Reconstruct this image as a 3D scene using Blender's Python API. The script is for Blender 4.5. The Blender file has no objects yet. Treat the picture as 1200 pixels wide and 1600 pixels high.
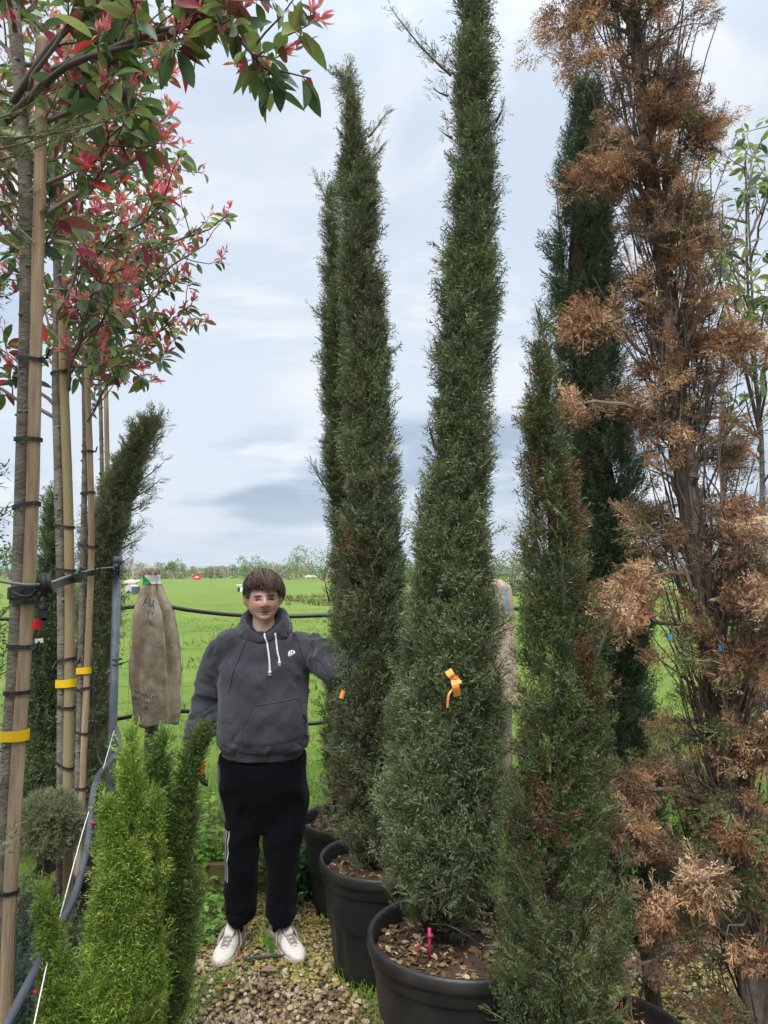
import bpy, bmesh, math, random
import numpy as np
from mathutils import Vector, Matrix, noise as mnoise
from mathutils.bvhtree import BVHTree

sc = bpy.context.scene
col = sc.collection
rng = np.random.default_rng(11)
random.seed(5)

# ------------------------------------------------------------------ camera
CAMZ, PITCH, FPX = 1.76, math.radians(4.3), 1202.0
cam_d = bpy.data.cameras.new('camera')
cam = bpy.data.objects.new('camera', cam_d)
col.objects.link(cam)
cam.location = (0, 0, CAMZ)
cam.rotation_euler = (math.pi / 2 + PITCH, 0, 0)
cam_d.sensor_fit = 'VERTICAL'
cam_d.sensor_height = 24.0
cam_d.lens = 24.0 * FPX / 1600.0
cam_d.clip_end = 6000
cam_d.clip_start = 0.05
sc.camera = cam

# ------------------------------------------------------------------ sky, sun, exposure
SUN_EL, SUN_AZ = math.radians(56), math.radians(186)     # azimuth clockwise from +Y (behind the camera, a little left)
w = bpy.data.worlds.new('World')
sc.world = w
w.use_nodes = True
nt = w.node_tree
nt.nodes.clear()
N, L = nt.nodes.new, nt.links.new
out = N('ShaderNodeOutputWorld'); bg = N('ShaderNodeBackground'); bg.inputs[1].default_value = 0.1
L(bg.outputs[0], out.inputs[0])
sky = N('ShaderNodeTexSky'); sky.sky_type = 'NISHITA'; sky.sun_disc = False
sky.sun_elevation = SUN_EL; sky.sun_rotation = SUN_AZ
sky.air_density = 1.2; sky.dust_density = 2.0
tc = N('ShaderNodeTexCoord'); sp = N('ShaderNodeSeparateXYZ'); L(tc.outputs['Generated'], sp.inputs[0])
def wmath(op, a, b=None, clamp=False):
    n = N('ShaderNodeMath'); n.operation = op; n.use_clamp = clamp
    for i, v in enumerate((a, b)):
        if v is None: continue
        if isinstance(v, (int, float)): n.inputs[i].default_value = v
        else: L(v, n.inputs[i])
    return n.outputs[0]
def wmix(f, a, b):
    n = N('ShaderNodeMix'); n.data_type = 'RGBA'
    if isinstance(f, (int, float)): n.inputs[0].default_value = f
    else: L(f, n.inputs[0])
    for i, v in ((6, a), (7, b)):
        if isinstance(v, tuple): n.inputs[i].default_value = v + (1,)
        else: L(v, n.inputs[i])
    return n.outputs[2]
zc = wmath('MAXIMUM', sp.outputs[2], 0.0)
den = wmath('ADD', zc, 0.16)
cx = wmath('DIVIDE', sp.outputs[0], den); cy = wmath('DIVIDE', sp.outputs[1], den)
cb = N('ShaderNodeCombineXYZ'); L(cx, cb.inputs[0]); L(cy, cb.inputs[1]); cb.inputs[2].default_value = 2.3
def wnoise(scale, detail, rough, dist, off, stretch=1.0):
    m = N('ShaderNodeMapping'); m.inputs['Location'].default_value = off; m.inputs['Scale'].default_value = (1, stretch, 1)
    L(cb.outputs[0], m.inputs[0])
    n = N('ShaderNodeTexNoise'); n.inputs['Scale'].default_value = scale; n.inputs['Detail'].default_value = detail
    n.inputs['Roughness'].default_value = rough; n.inputs['Distortion'].default_value = dist
    L(m.outputs[0], n.inputs['Vector'])
    return n.outputs[0]
def wramp(v, a, b):
    n = N('ShaderNodeMapRange'); n.interpolation_type = 'SMOOTHSTEP'
    L(v, n.inputs[0]); n.inputs[1].default_value = a; n.inputs[2].default_value = b
    return n.outputs[0]
n1 = wnoise(0.62, 6, 0.5, 0.25, (3.1, 0.4, 0))
n2 = wnoise(1.15, 8, 0.55, 0.5, (8.3, 5.1, 0))
n3 = wnoise(0.35, 4, 0.5, 0.1, (1.7, 9.4, 3))
thin = wmix(wramp(n3, 0.35, 0.65), (5.5, 6.45, 7.8), (6.6, 7.3, 8.2))         # bright high veil
veil = wmix(0.12, thin, sky.outputs[0])
dark = wmix(wramp(n2, 0.4, 0.62), (3.2, 4.1, 5.3), (5.2, 6.1, 7.3))         # blue grey undersides
cl = wmix(wmath('MULTIPLY', wramp(n1, 0.43, 0.55), wramp(zc, 0.66, 0.28)), veil, dark)
cl = wmix(wmath('MULTIPLY', wramp(n2, 0.52, 0.64), 0.85), cl, (7.8, 8.0, 8.35))   # bright rims
lowf = wramp(zc, 0.11, 0.0)
cl = wmix(wmath('MULTIPLY', lowf, 0.65), cl, (6.2, 6.8, 7.4))
# overcast sky is brighter overhead
zen = wramp(zc, 0.55, 1.0)
cl = wmix(wmath('MULTIPLY', zen, 0.7), cl, (11.5, 11.7, 12.0))
below = wramp(sp.outputs[2], -0.02, -0.06)
cl = wmix(below, cl, (1.0, 1.4, 0.6))
vm = N('ShaderNodeVectorMath'); vm.operation = 'SCALE'; L(cl, vm.inputs[0]); L(wmath('ADD', wmath('MULTIPLY', wramp(zc, 0.5, 1.0), 0.66), 0.445), vm.inputs['Scale']); L(vm.outputs[0], bg.inputs[0])

sun_d = bpy.data.lights.new('sun', 'SUN')
sun = bpy.data.objects.new('sun', sun_d); col.objects.link(sun)
sun_d.energy = 1.5; sun_d.angle = math.radians(35); sun_d.color = (1.0, 0.96, 0.9)
sdir = Vector((math.sin(SUN_AZ) * math.cos(SUN_EL), math.cos(SUN_AZ) * math.cos(SUN_EL), math.sin(SUN_EL)))
sun.rotation_euler = sdir.to_track_quat('Z', 'Y').to_euler()

vs = sc.view_settings
vs.view_transform = 'Standard'; vs.look = 'None'; vs.gamma = 1; vs.use_curve_mapping = False
vs.exposure = 1.45
try:
    sc.cycles.max_bounces = 6; sc.cycles.diffuse_bounces = 3; sc.cycles.glossy_bounces = 2
    sc.cycles.transmission_bounces = 3; sc.cycles.transparent_max_bounces = 6
except Exception:
    pass

# ------------------------------------------------------------------ helpers
def s(r, g, b):
    f = lambda c: (c / 255) / 12.92 if c / 255 <= 0.04045 else ((c / 255 + 0.055) / 1.055) ** 2.4
    return (f(r), f(g), f(b))
def W(px, py, Y):
    """the world point at distance Y that the photograph shows at pixel (px, py)"""
    x = (px - 600) / FPX; y = (800 - py) / FPX
    d = np.array([x, math.cos(PITCH) - y * math.sin(PITCH), math.sin(PITCH) + y * math.cos(PITCH)])
    p = d * (Y / d[1]); p[2] += CAMZ
    return p
def pxm(Y, z):
    return FPX / (Y * math.cos(PITCH) + (z - CAMZ) * math.sin(PITCH))

def tag(o, label=None, cat=None, group=None, kind=None):
    if label: o['label'] = label
    if cat: o['category'] = cat
    if group: o['group'] = group
    if kind: o['kind'] = kind
    return o
def thing(name, label, cat, loc=(0, 0, 0), group=None, rotz=0.0):
    o = bpy.data.objects.new(name, None); col.objects.link(o)
    o.location = tuple(float(v) for v in loc); o.rotation_euler = (0, 0, rotz); o.empty_display_size = 0.1
    return tag(o, label, cat, group)
def link(name, me, parent=None):
    o = bpy.data.objects.new(name, me); col.objects.link(o)
    if parent is not None:
        o.parent = parent
    return o

class Geo:
    """collects vertices, triangles and quads (numpy) and links them as one mesh object"""
    def __init__(g): g.V = []; g.T = []; g.Q = []; g.C = []; g.n = 0
    def add(g, V, T=None, Q=None, C=None):
        V = np.asarray(V, float).reshape(-1, 3)
        if T is not None and len(T): g.T.append(np.asarray(T, int) + g.n)
        if Q is not None and len(Q): g.Q.append(np.asarray(Q, int) + g.n)
        if C is None: C = (0.5, 0.5, 0.5)
        C = np.asarray(C, float)
        g.C.append(np.broadcast_to(C, (len(V), 3)) if C.ndim == 1 else C)
        g.V.append(V); g.n += len(V)
        return g
    def mesh(g, name, mat, smooth=False, origin=None, colors=True):
        V = np.concatenate(g.V)
        if origin is not None: V = V - np.asarray(origin)
        T = np.concatenate(g.T) if g.T else np.zeros((0, 3), int)
        Q = np.concatenate(g.Q) if g.Q else np.zeros((0, 4), int)
        me = bpy.data.meshes.new(name)
        me.vertices.add(len(V)); me.vertices.foreach_set('co', V.astype(np.float32).ravel())
        nl = T.size + Q.size
        me.loops.add(nl); me.loops.foreach_set('vertex_index', np.concatenate([T.ravel(), Q.ravel()]).astype(np.int32))
        me.polygons.add(len(T) + len(Q))
        st = np.concatenate([np.arange(len(T)) * 3, T.size + np.arange(len(Q)) * 4]).astype(np.int32)
        me.polygons.foreach_set('loop_start', st)
        me.update(calc_edges=True)
        me.polygons.foreach_set('use_smooth', np.full(len(T) + len(Q), bool(smooth)))
        if colors:
            a = me.color_attributes.new('tint', 'FLOAT_COLOR', 'POINT')
            C = np.concatenate(g.C); C4 = np.ones((len(V), 4), np.float32); C4[:, :3] = C
            a.data.foreach_set('color', C4.ravel())
        if mat: me.materials.append(mat)
        return me
    def build(g, name, mat, parent=None, smooth=False, colors=True):
        o = np.array(parent.matrix_basis.translation) if parent is not None and parent.parent is None else None
        if parent is not None and parent.parent is not None:
            q = parent; t = np.zeros(3)
            while q is not None: t += np.array(q.matrix_basis.translation); q = q.parent
            o = t
        return link(name, g.mesh(name, mat, smooth, o, colors), parent)

def frames(P):
    P = np.asarray(P, float)
    T = np.gradient(P, axis=0); T /= np.linalg.norm(T, axis=1)[:, None] + 1e-9
    a = np.array([1.0, 0, 0]) if abs(T[0, 0]) < 0.8 else np.array([0, 1.0, 0])
    X = np.zeros_like(P); x = a - T[0] * a.dot(T[0]); x /= np.linalg.norm(x); X[0] = x
    for i in range(1, len(P)):
        x = X[i - 1] - T[i] * X[i - 1].dot(T[i]); X[i] = x / (np.linalg.norm(x) + 1e-9)
    return T, X, np.cross(T, X)
def tube(P, R, n=8, cap=True, R2=None):
    P = np.asarray(P, float); m = len(P)
    R = np.broadcast_to(np.asarray(R, float), (m,)); R2 = R if R2 is None else np.broadcast_to(np.asarray(R2, float), (m,))
    T, X, Y = frames(P)
    a = np.arange(n) * 2 * math.pi / n
    V = P[:, None] + X[:, None] * (R[:, None] * np.cos(a))[..., None] + Y[:, None] * (R2[:, None] * np.sin(a))[..., None]
    V = V.reshape(-1, 3)
    i = np.arange(m - 1)[:, None] * n; j = np.arange(n)[None]; k = (j + 1) % n
    Q = np.stack([i + j, i + k, i + n + k, i + n + j], -1).reshape(-1, 4)
    Tn = None
    if cap:
        V = np.concatenate([V, P[:1], P[-1:]])
        jj = np.arange(n); kk = (jj + 1) % n; b = m * n
        Tn = np.concatenate([np.stack([kk, jj, np.full(n, b)], -1), np.stack([(m - 1) * n + jj, (m - 1) * n + kk, np.full(n, b + 1)], -1)])
    return V, Tn, Q
def spline(P, n):
    P = np.asarray(P, float); m = len(P)
    if m < 3: 
        t = np.linspace(0, 1, n)[:, None]; return P[0] + (P[-1] - P[0]) * t
    t = np.linspace(0, m - 1, n); i = np.clip(t.astype(int), 0, m - 2); f = (t - i)[:, None]
    g = lambda k: P[np.clip(k, 0, m - 1)]
    p0, p1, p2, p3 = g(i - 1), g(i), g(i + 1), g(i + 2)
    return 0.5 * (2 * p1 + (p2 - p0) * f + (2 * p0 - 5 * p1 + 4 * p2 - p3) * f * f + (3 * p1 - p0 - 3 * p2 + p3) * f ** 3)
def lathe(prof, n=48, rib=None):
    """prof: (r, z) pairs; rib(i, ang) multiplies the radius"""
    prof = np.asarray(prof, float); m = len(prof)
    a = np.arange(n) * 2 * math.pi / n
    r = np.broadcast_to(prof[:, 0][:, None], (m, n)).copy()
    if rib is not None: r *= rib(np.arange(m)[:, None], a[None])
    V = np.stack([r * np.cos(a), r * np.sin(a), np.broadcast_to(prof[:, 1][:, None], (m, n))], -1).reshape(-1, 3)
    i = np.arange(m - 1)[:, None] * n; j = np.arange(n)[None]; k = (j + 1) % n
    Q = np.stack([i + j, i + k, i + n + k, i + n + j], -1).reshape(-1, 4)
    return V, Q
def box(c, d, R=None):
    c = np.asarray(c, float); d = np.asarray(d, float) / 2
    V = np.array([[x, y, z] for x in (-1, 1) for y in (-1, 1) for z in (-1, 1)], float) * d
    if R is not None: V = V @ np.asarray(R).T
    Q = [[0, 1, 3, 2], [4, 6, 7, 5], [0, 4, 5, 1], [2, 3, 7, 6], [0, 2, 6, 4], [1, 5, 7, 3]]
    return V + c, None, Q
def fbm(p, o=4):
    return mnoise.fractal(Vector(p), 1.0, 2.0, o)

# ------------------------------------------------------------------ materials
def mat_new(name):
    m = bpy.data.materials.new(name); m.use_nodes = True
    return m, m.node_tree, m.node_tree.nodes['Principled BSDF']
def mat(name, c1, c2=None, scale=8.0, rough=0.7, bump=0.0, bscale=None, spec=0.3, stretch=(1, 1, 1), detail=5, lo=0.35, hi=0.65, metal=0.0, sheen=0.0):
    m, t, b = mat_new(name)
    b.inputs['Roughness'].default_value = rough; b.inputs['Specular IOR Level'].default_value = spec; b.inputs['Metallic'].default_value = metal
    b.inputs['Base Color'].default_value = tuple(c1) + (1,)
    if sheen: b.inputs['Sheen Weight'].default_value = sheen
    tcn = t.nodes.new('ShaderNodeTexCoord'); mp = t.nodes.new('ShaderNodeMapping'); mp.inputs['Scale'].default_value = stretch
    t.links.new(tcn.outputs['Object'], mp.inputs[0])
    if c2 is not None:
        n = t.nodes.new('ShaderNodeTexNoise'); n.inputs['Scale'].default_value = scale; n.inputs['Detail'].default_value = detail; n.inputs['Roughness'].default_value = 0.65
        t.links.new(mp.outputs[0], n.inputs['Vector'])
        r = t.nodes.new('ShaderNodeMapRange'); r.inputs[1].default_value = lo; r.inputs[2].default_value = hi
        t.links.new(n.outputs[0], r.inputs[0])
        x = t.nodes.new('ShaderNodeMix'); x.data_type = 'RGBA'; x.inputs[6].default_value = tuple(c1) + (1,); x.inputs[7].default_value = tuple(c2) + (1,)
        t.links.new(r.outputs[0], x.inputs[0]); t.links.new(x.outputs[2], b.inputs['Base Color'])
    if bump:
        n2 = t.nodes.new('ShaderNodeTexNoise'); n2.inputs['Scale'].default_value = bscale or scale * 3; n2.inputs['Detail'].default_value = 4
        t.links.new(mp.outputs[0], n2.inputs['Vector'])
        bp = t.nodes.new('ShaderNodeBump'); bp.inputs['Strength'].default_value = bump; bp.inputs['Distance'].default_value = 0.01
        t.links.new(n2.outputs[0], bp.inputs['Height']); t.links.new(bp.outputs[0], b.inputs['Normal'])
    return m
def mat_tint(name, rough=0.6, spec=0.3, trans=0.2, grain=0.0, gscale=60, tboost=1.3):
    """base colour comes from the mesh's own 'tint' attribute (the colour of each leaf, stone or strand)"""
    m, t, b = mat_new(name)
    a = t.nodes.new('ShaderNodeAttribute'); a.attribute_name = 'tint'
    src = a.outputs['Color']
    if grain:
        tcn = t.nodes.new('ShaderNodeTexCoord'); n = t.nodes.new('ShaderNodeTexNoise'); n.inputs['Scale'].default_value = gscale; n.inputs['Detail'].default_value = 4
        t.links.new(tcn.outputs['Object'], n.inputs['Vector'])
        r = t.nodes.new('ShaderNodeMapRange'); r.inputs[1].default_value = 0.3; r.inputs[2].default_value = 0.7; r.inputs[3].default_value = 1 - grain; r.inputs[4].default_value = 1 + grain
        t.links.new(n.outputs[0], r.inputs[0])
        x = t.nodes.new('ShaderNodeVectorMath'); x.operation = 'SCALE'
        t.links.new(src, x.inputs[0]); t.links.new(r.outputs[0], x.inputs['Scale']); src = x.outputs[0]
    t.links.new(src, b.inputs['Base Color'])
    b.inputs['Roughness'].default_value = rough; b.inputs['Specular IOR Level'].default_value = spec
    if trans:
        tr = t.nodes.new('ShaderNodeBsdfTranslucent'); sc_ = t.nodes.new('ShaderNodeVectorMath'); sc_.operation = 'SCALE'; sc_.inputs['Scale'].default_value = tboost
        t.links.new(src, sc_.inputs[0]); t.links.new(sc_.outputs[0], tr.inputs[0])
        mx = t.nodes.new('ShaderNodeMixShader'); mx.inputs[0].default_value = trans
        t.links.new(b.outputs[0], mx.inputs[1]); t.links.new(tr.outputs[0], mx.inputs[2])
        t.links.new(mx.outputs[0], t.nodes['Material Output'].inputs[0])
    return m

M = {}
M['conifer'] = mat_tint('conifer_foliage', 0.55, 0.35, 0.15)
M['needles'] = mat_tint('grass_blades', 0.6, 0.2, 0.3)
M['leafy'] = mat_tint('glossy_leaf', 0.38, 0.5, 0.34, 0.18, 40, 1.7)
M['dryleaf'] = mat_tint('dry_leaf', 0.7, 0.2, 0.15, 0.25, 60)
M['stone'] = mat_tint('stones', 0.75, 0.25, 0.0, 0.3, 120)
M['chips'] = mat_tint('bark_chips', 0.85, 0.15, 0.0, 0.3, 90)
M['plain'] = mat_tint('plain_tint', 0.6, 0.3, 0.0, 0.08, 50)
M['bark'] = mat('grey_brown_bark', (0.12, 0.105, 0.085), (0.26, 0.23, 0.19), 14, 0.85, 0.6, 60, 0.2, (1, 1, 2.2))
M['cypbark'] = mat('cypress_bark', (0.055, 0.04, 0.03), (0.17, 0.13, 0.10), 16, 0.9, 0.8, 60, 0.15, (2.2, 2.2, 0.5))
M['deadbark'] = mat('dead_cypress_bark', (0.07, 0.055, 0.045), (0.25, 0.20, 0.165), 12, 0.9, 0.8, 50, 0.15, (1.8, 1.8, 0.7))
M['stake'] = mat('stake_wood', (0.24, 0.165, 0.10), (0.48, 0.365, 0.245), 11, 0.8, 0.6, 45, 0.2, (4, 4, 0.30), detail=9)
M['stakeold'] = mat('stake_wood_mossy', (0.30, 0.20, 0.11), (0.27, 0.26, 0.13), 5, 0.8, 0.3, 50, 0.25, (2, 2, 0.5))
M['rubber'] = mat('black_rubber', (0.012, 0.012, 0.013), (0.03, 0.03, 0.032), 30, 0.5, 0.1, 80, 0.4)
M['yellow'] = mat('yellow_tape', (0.78, 0.50, 0.006), None, 8, 0.45, 0.05, 60, 0.4)
M['orange'] = mat('orange_ribbon', (0.85, 0.30, 0.06), (0.9, 0.40, 0.12), 30, 0.5, 0.1, 60, 0.3)
M['pot'] = mat('black_pot_plastic', (0.010, 0.011, 0.012), (0.050, 0.043, 0.035), 3.5, 0.45, 0.12, 120, 0.4, detail=9, lo=0.42, hi=0.80)
M['steel'] = mat('galvanised_steel', (0.13, 0.155, 0.185), (0.21, 0.235, 0.265), 10, 0.5, 0.05, 80, 0.4, metal=0.3)
M['hose'] = mat('grey_hose_plastic', (0.055, 0.063, 0.08), (0.085, 0.095, 0.11), 12, 0.5, 0.05, 60, 0.4)
M['blackpipe'] = mat('black_pipe', (0.012, 0.013, 0.015), (0.03, 0.032, 0.035), 8, 0.4, 0, 60, 0.45)
M['wire'] = mat('wire', (0.42, 0.44, 0.46), None, 8, 0.4, 0, 60, 0.5, metal=0.6)
M['timber'] = mat('mossy_timber', (0.10, 0.08, 0.032), (0.16, 0.14, 0.05), 7, 0.85, 0.4, 50, 0.2, (0.6, 2, 3))
M['post'] = mat('weathered_post', (0.15, 0.13, 0.09), (0.27, 0.24, 0.18), 9, 0.85, 0.5, 50, 0.2, (3, 3, 0.4))
M['soil'] = mat('dark_soil', (0.045, 0.030, 0.02), (0.10, 0.075, 0.05), 25, 0.95, 0.6, 90, 0.1)
M['burlap'] = mat('burlap', (0.32, 0.24, 0.165), (0.58, 0.49, 0.385), 13, 0.95, 0.9, 150, 0.1, detail=8)
M['ink'] = mat('faded_blue_ink', (0.02, 0.06, 0.10), (0.10, 0.14, 0.16), 60, 0.9, 0, 60, 0.1)
M['white'] = mat('white_paint', (0.75, 0.76, 0.77), None, 8, 0.5)
M['green'] = mat('green_tape', (0.01, 0.32, 0.06), None, 8, 0.45)
M['red'] = mat('red_plastic', (0.68, 0.02, 0.02), None, 8, 0.45)
M['blue'] = mat('blue_plastic', (0.02, 0.26, 0.70), None, 8, 0.45)
M['teal'] = mat('teal_plastic', (0.02, 0.45, 0.38), None, 8, 0.45)
M['pink'] = mat('pink_plastic', (0.36, 0.03, 0.10), None, 8, 0.45)

# ------------------------------------------------------------------ ground
def gz(x, y):
    """ground height: gravel yard at 0, the field beyond the timber edging 0.12 higher, easy swells far out"""
    x = np.asarray(x, float); y = np.asarray(y, float)
    t = np.clip((y - 4.32) / 0.12, 0, 1); t = t * t * (3 - 2 * t)
    f = np.clip((y - 9) / 40, 0, 1)
    return 0.12 * t + f * (0.25 * np.sin(x * 0.05 + 1.2) * np.sin(y * 0.045 + 0.4) + 0.12 * np.sin(x * 0.13 + y * 0.09))

def grid_sheet(xs, ys, z):
    X, Y = np.meshgrid(xs, ys); nx = len(xs)
    V = np.stack([X, Y, z(X, Y)], -1).reshape(-1, 3)
    i = np.arange(len(ys) - 1)[:, None] * nx; j = np.arange(nx - 1)[None]
    Q = np.stack([i + j, i + j + 1, i + nx + j + 1, i + nx + j], -1).reshape(-1, 4)
    return V, Q

m, t, b = mat_new('field_grass')
def tn(tree, scale, detail=5, rough=0.6, stretch=(1, 1, 1), coord='Object'):
    c = tree.nodes.new('ShaderNodeTexCoord'); mp = tree.nodes.new('ShaderNodeMapping'); mp.inputs['Scale'].default_value = stretch
    n = tree.nodes.new('ShaderNodeTexNoise'); n.inputs['Scale'].default_value = scale; n.inputs['Detail'].default_value = detail; n.inputs['Roughness'].default_value = rough
    tree.links.new(c.outputs[coord], mp.inputs[0]); tree.links.new(mp.outputs[0], n.inputs['Vector']); return n.outputs[0]
def tmr(tree, v, a, b_, c=0.0, d=1.0):
    r = tree.nodes.new('ShaderNodeMapRange'); r.inputs[1].default_value = a; r.inputs[2].default_value = b_; r.inputs[3].default_value = c; r.inputs[4].default_value = d
    tree.links.new(v, r.inputs[0]); return r.outputs[0]
def tmix(tree, f, a, b_):
    x = tree.nodes.new('ShaderNodeMix'); x.data_type = 'RGBA'
    tree.links.new(f, x.inputs[0])
    for i, v in ((6, a), (7, b_)):
        if isinstance(v, tuple): x.inputs[i].default_value = v + (1,)
        else: tree.links.new(v, x.inputs[i])
    return x.outputs[2]
c0 = tmix(t, tmr(t, tn(t, 0.22, 6, 0.65), 0.35, 0.65), (0.115, 0.185, 0.022), (0.17, 0.235, 0.042))
c1 = tmix(t, tmr(t, tn(t, 1.6, 6, 0.7, (0.6, 1, 1)), 0.45, 0.68, 0, 0.75), c0, (0.082, 0.14, 0.024))
c2 = tmix(t, tmr(t, tn(t, 9, 5, 0.7), 0.45, 0.75, 0, 0.5), c1, (0.055, 0.10, 0.02))
c3 = tmix(t, tmr(t, tn(t, 0.5, 7, 0.72), 0.64, 0.74, 0, 0.5), c2, (0.22, 0.19, 0.07))
t.links.new(c3, b.inputs['Base Color']); b.inputs['Roughness'].default_value = 0.8; b.inputs['Specular IOR Level'].default_value = 0.12
bp = t.nodes.new('ShaderNodeBump'); bp.inputs['Strength'].default_value = 0.9; bp.inputs['Distance'].default_value = 0.06
t.links.new(tn(t, 7, 7, 0.75), bp.inputs['Height']); t.links.new(bp.outputs[0], b.inputs['Normal'])
M['field'] = m

ys = np.concatenate([np.linspace(4.34, 5, 12), np.linspace(5.2, 14, 34), np.linspace(15, 60, 60), np.linspace(63, 200, 50), np.linspace(230, 3000, 26)])
xs = np.concatenate([-np.geomspace(3000, 12, 26), np.linspace(-11, 11, 80), np.geomspace(12, 3000, 26)])
g = Geo(); V, Q = grid_sheet(xs, ys, gz); V[:, 2] += 0.0
nz = np.array([0.03 * fbm((v[0] * 0.9, v[1] * 0.9, 0)) if 5 < v[1] < 60 and abs(v[0]) < 40 else 0 for v in V]); V[:, 2] += nz
g.add(V, Q=Q)
field = tag(g.build('grass_field', M['field'], smooth=True, colors=False), kind='structure')

g = Geo(); V, Q = grid_sheet(np.linspace(-8, 8, 90), np.linspace(-4, 4.335, 60), lambda X, Y: np.where(Y > 4.30, 0.0, 0.0))
V[:, 2] += np.array([0.012 * fbm((v[0] * 2.5, v[1] * 2.5, 1)) for v in V]) - 0.008
g.add(V, Q=Q)
m, t, b = mat_new('gravel_bed')
c0 = tmix(t, tmr(t, tn(t, 2.2, 5), 0.4, 0.62), (0.05, 0.034, 0.022), (0.11, 0.08, 0.05))
c1 = tmix(t, tmr(t, tn(t, 70, 3), 0.42, 0.6), c0, (0.17, 0.13, 0.08))
t.links.new(c1, b.inputs['Base Color']); b.inputs['Roughness'].default_value = 0.9
bp = t.nodes.new('ShaderNodeBump'); bp.inputs['Strength'].default_value = 0.8; bp.inputs['Distance'].default_value = 0.015
t.links.new(tn(t, 60, 4), bp.inputs['Height']); t.links.new(bp.outputs[0], b.inputs['Normal'])
yard = tag(g.build('gravel_yard', m, smooth=True, colors=False), kind='structure')

# ------------------------------------------------------------------ stones
def ico_np(sub=1):
    bm = bmesh.new(); bmesh.ops.create_icosphere(bm, subdivisions=sub, radius=1)
    V = np.array([v.co[:] for v in bm.verts]); T = np.array([[v.index for v in f.verts] for f in bm.faces]); bm.free()
    return V, T
ICO1, ICO1T = ico_np(1)
ICO2, ICO2T = ico_np(2)
def rotz_rand(n, tilt=0.35):
    a = rng.uniform(0, 2 * math.pi, n); tx = rng.normal(0, tilt, n); ty = rng.normal(0, tilt, n)
    R = np.zeros((n, 3, 3))
    ca, sa = np.cos(a), np.sin(a)
    Rz = np.stack([np.stack([ca, -sa, 0 * a], -1), np.stack([sa, ca, 0 * a], -1), np.stack([0 * a, 0 * a, 1 + 0 * a], -1)], 1)
    cx_, sx = np.cos(tx), np.sin(tx)
    Rx = np.stack([np.stack([1 + 0 * a, 0 * a, 0 * a], -1), np.stack([0 * a, cx_, -sx], -1), np.stack([0 * a, sx, cx_], -1)], 1)
    cy_, sy = np.cos(ty), np.sin(ty)
    Ry = np.stack([np.stack([cy_, 0 * a, sy], -1), np.stack([0 * a, 1 + 0 * a, 0 * a], -1), np.stack([-sy, 0 * a, cy_], -1)], 1)
    return Rz @ Rx @ Ry
STONE_SHAPES = []
for k in range(8):
    d = ICO1 * (1 + rng.normal(0, 0.13, (len(ICO1), 1)))
    STONE_SHAPES.append(d * np.array([1.0, rng.uniform(0.6, 0.9), rng.uniform(0.35, 0.6)]))
STONE_COL = np.array([(0.46, 0.36, 0.22), (0.40, 0.29, 0.15), (0.52, 0.44, 0.30), (0.30, 0.24, 0.17), (0.36, 0.31, 0.13), (0.27, 0.17, 0.10), (0.40, 0.37, 0.32), (0.58, 0.52, 0.42), (0.42, 0.27, 0.13), (0.16, 0.13, 0.10)])
STONE_W = np.array([.16, .15, .13, .12, .13, .08, .07, .06, .06, .04])
def stones_into(g, x, y, z, size):
    n = len(x); k = rng.integers(0, 8, n); R = rotz_rand(n, 0.4)
    c = STONE_COL[rng.choice(len(STONE_COL), n, p=STONE_W / STONE_W.sum())] * rng.uniform(0.45, 1.0, (n, 1))
    # damp, mossy and dirty zones of the yard keep their own colour
    ms = np.array([fbm((a * 1.7, b_ * 1.7, 4)) for a, b_ in zip(x, y)])
    c = np.where((ms > 0.05)[:, None], c * np.array([0.98, 1.0, 0.62]), c)
    c = np.where((ms < -0.25)[:, None], c * np.array([0.6, 0.52, 0.46]), c)
    for q in range(8):
        i = np.where(k == q)[0]
        if not len(i): continue
        Vt = STONE_SHAPES[q]
        V = np.einsum('nij,mj->nmi', R[i], Vt) * size[i][:, None, None] + np.stack([x[i], y[i], z[i]], -1)[:, None]
        T = ICO1T[None] + (np.arange(len(i)) * len(Vt))[:, None, None]
        g.add(V.reshape(-1, 3), T.reshape(-1, 3), C=np.repeat(c[i], len(Vt), 0))
g = Geo()
def yard_pts(n, x0, x1, y0, y1, patch=0.0):
    x = rng.uniform(x0, x1, n); y = rng.uniform(y0, y1, n)
    if patch:
        k = np.array([fbm((a * 1.3, b_ * 1.3, 9)) for a, b_ in zip(x, y)]) > -patch
        x, y = x[k], y[k]
    return x, y
for n_, x0, x1, y0, y1, s0, s1, zz in ((6800, -1.0, 0.15, 2.85, 4.31, 0.007, 0.0135, 0.004), (3400, -1.0, 0.15, 2.85, 4.31, 0.008, 0.016, 0.012), (1500, -2.4, -1.0, 2.4, 4.31, 0.009, 0.019, 0.006), (3300, 0.15, 2.6, 2.4, 4.31, 0.009, 0.02, 0.006), (3000, 0.6, 1.8, 2.4, 3.6, 0.008, 0.017, 0.008)):
    x, y = yard_pts(n_, x0, x1, y0, y1, 0.28 if zz > 0.01 else 0.0)
    stones_into(g, x, y, np.full(len(x), zz) + rng.uniform(-0.004, 0.006, len(x)), rng.uniform(s0, s1, len(x)))
tag(g.build('gravel', M['stone'], None), kind='stuff')
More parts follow.
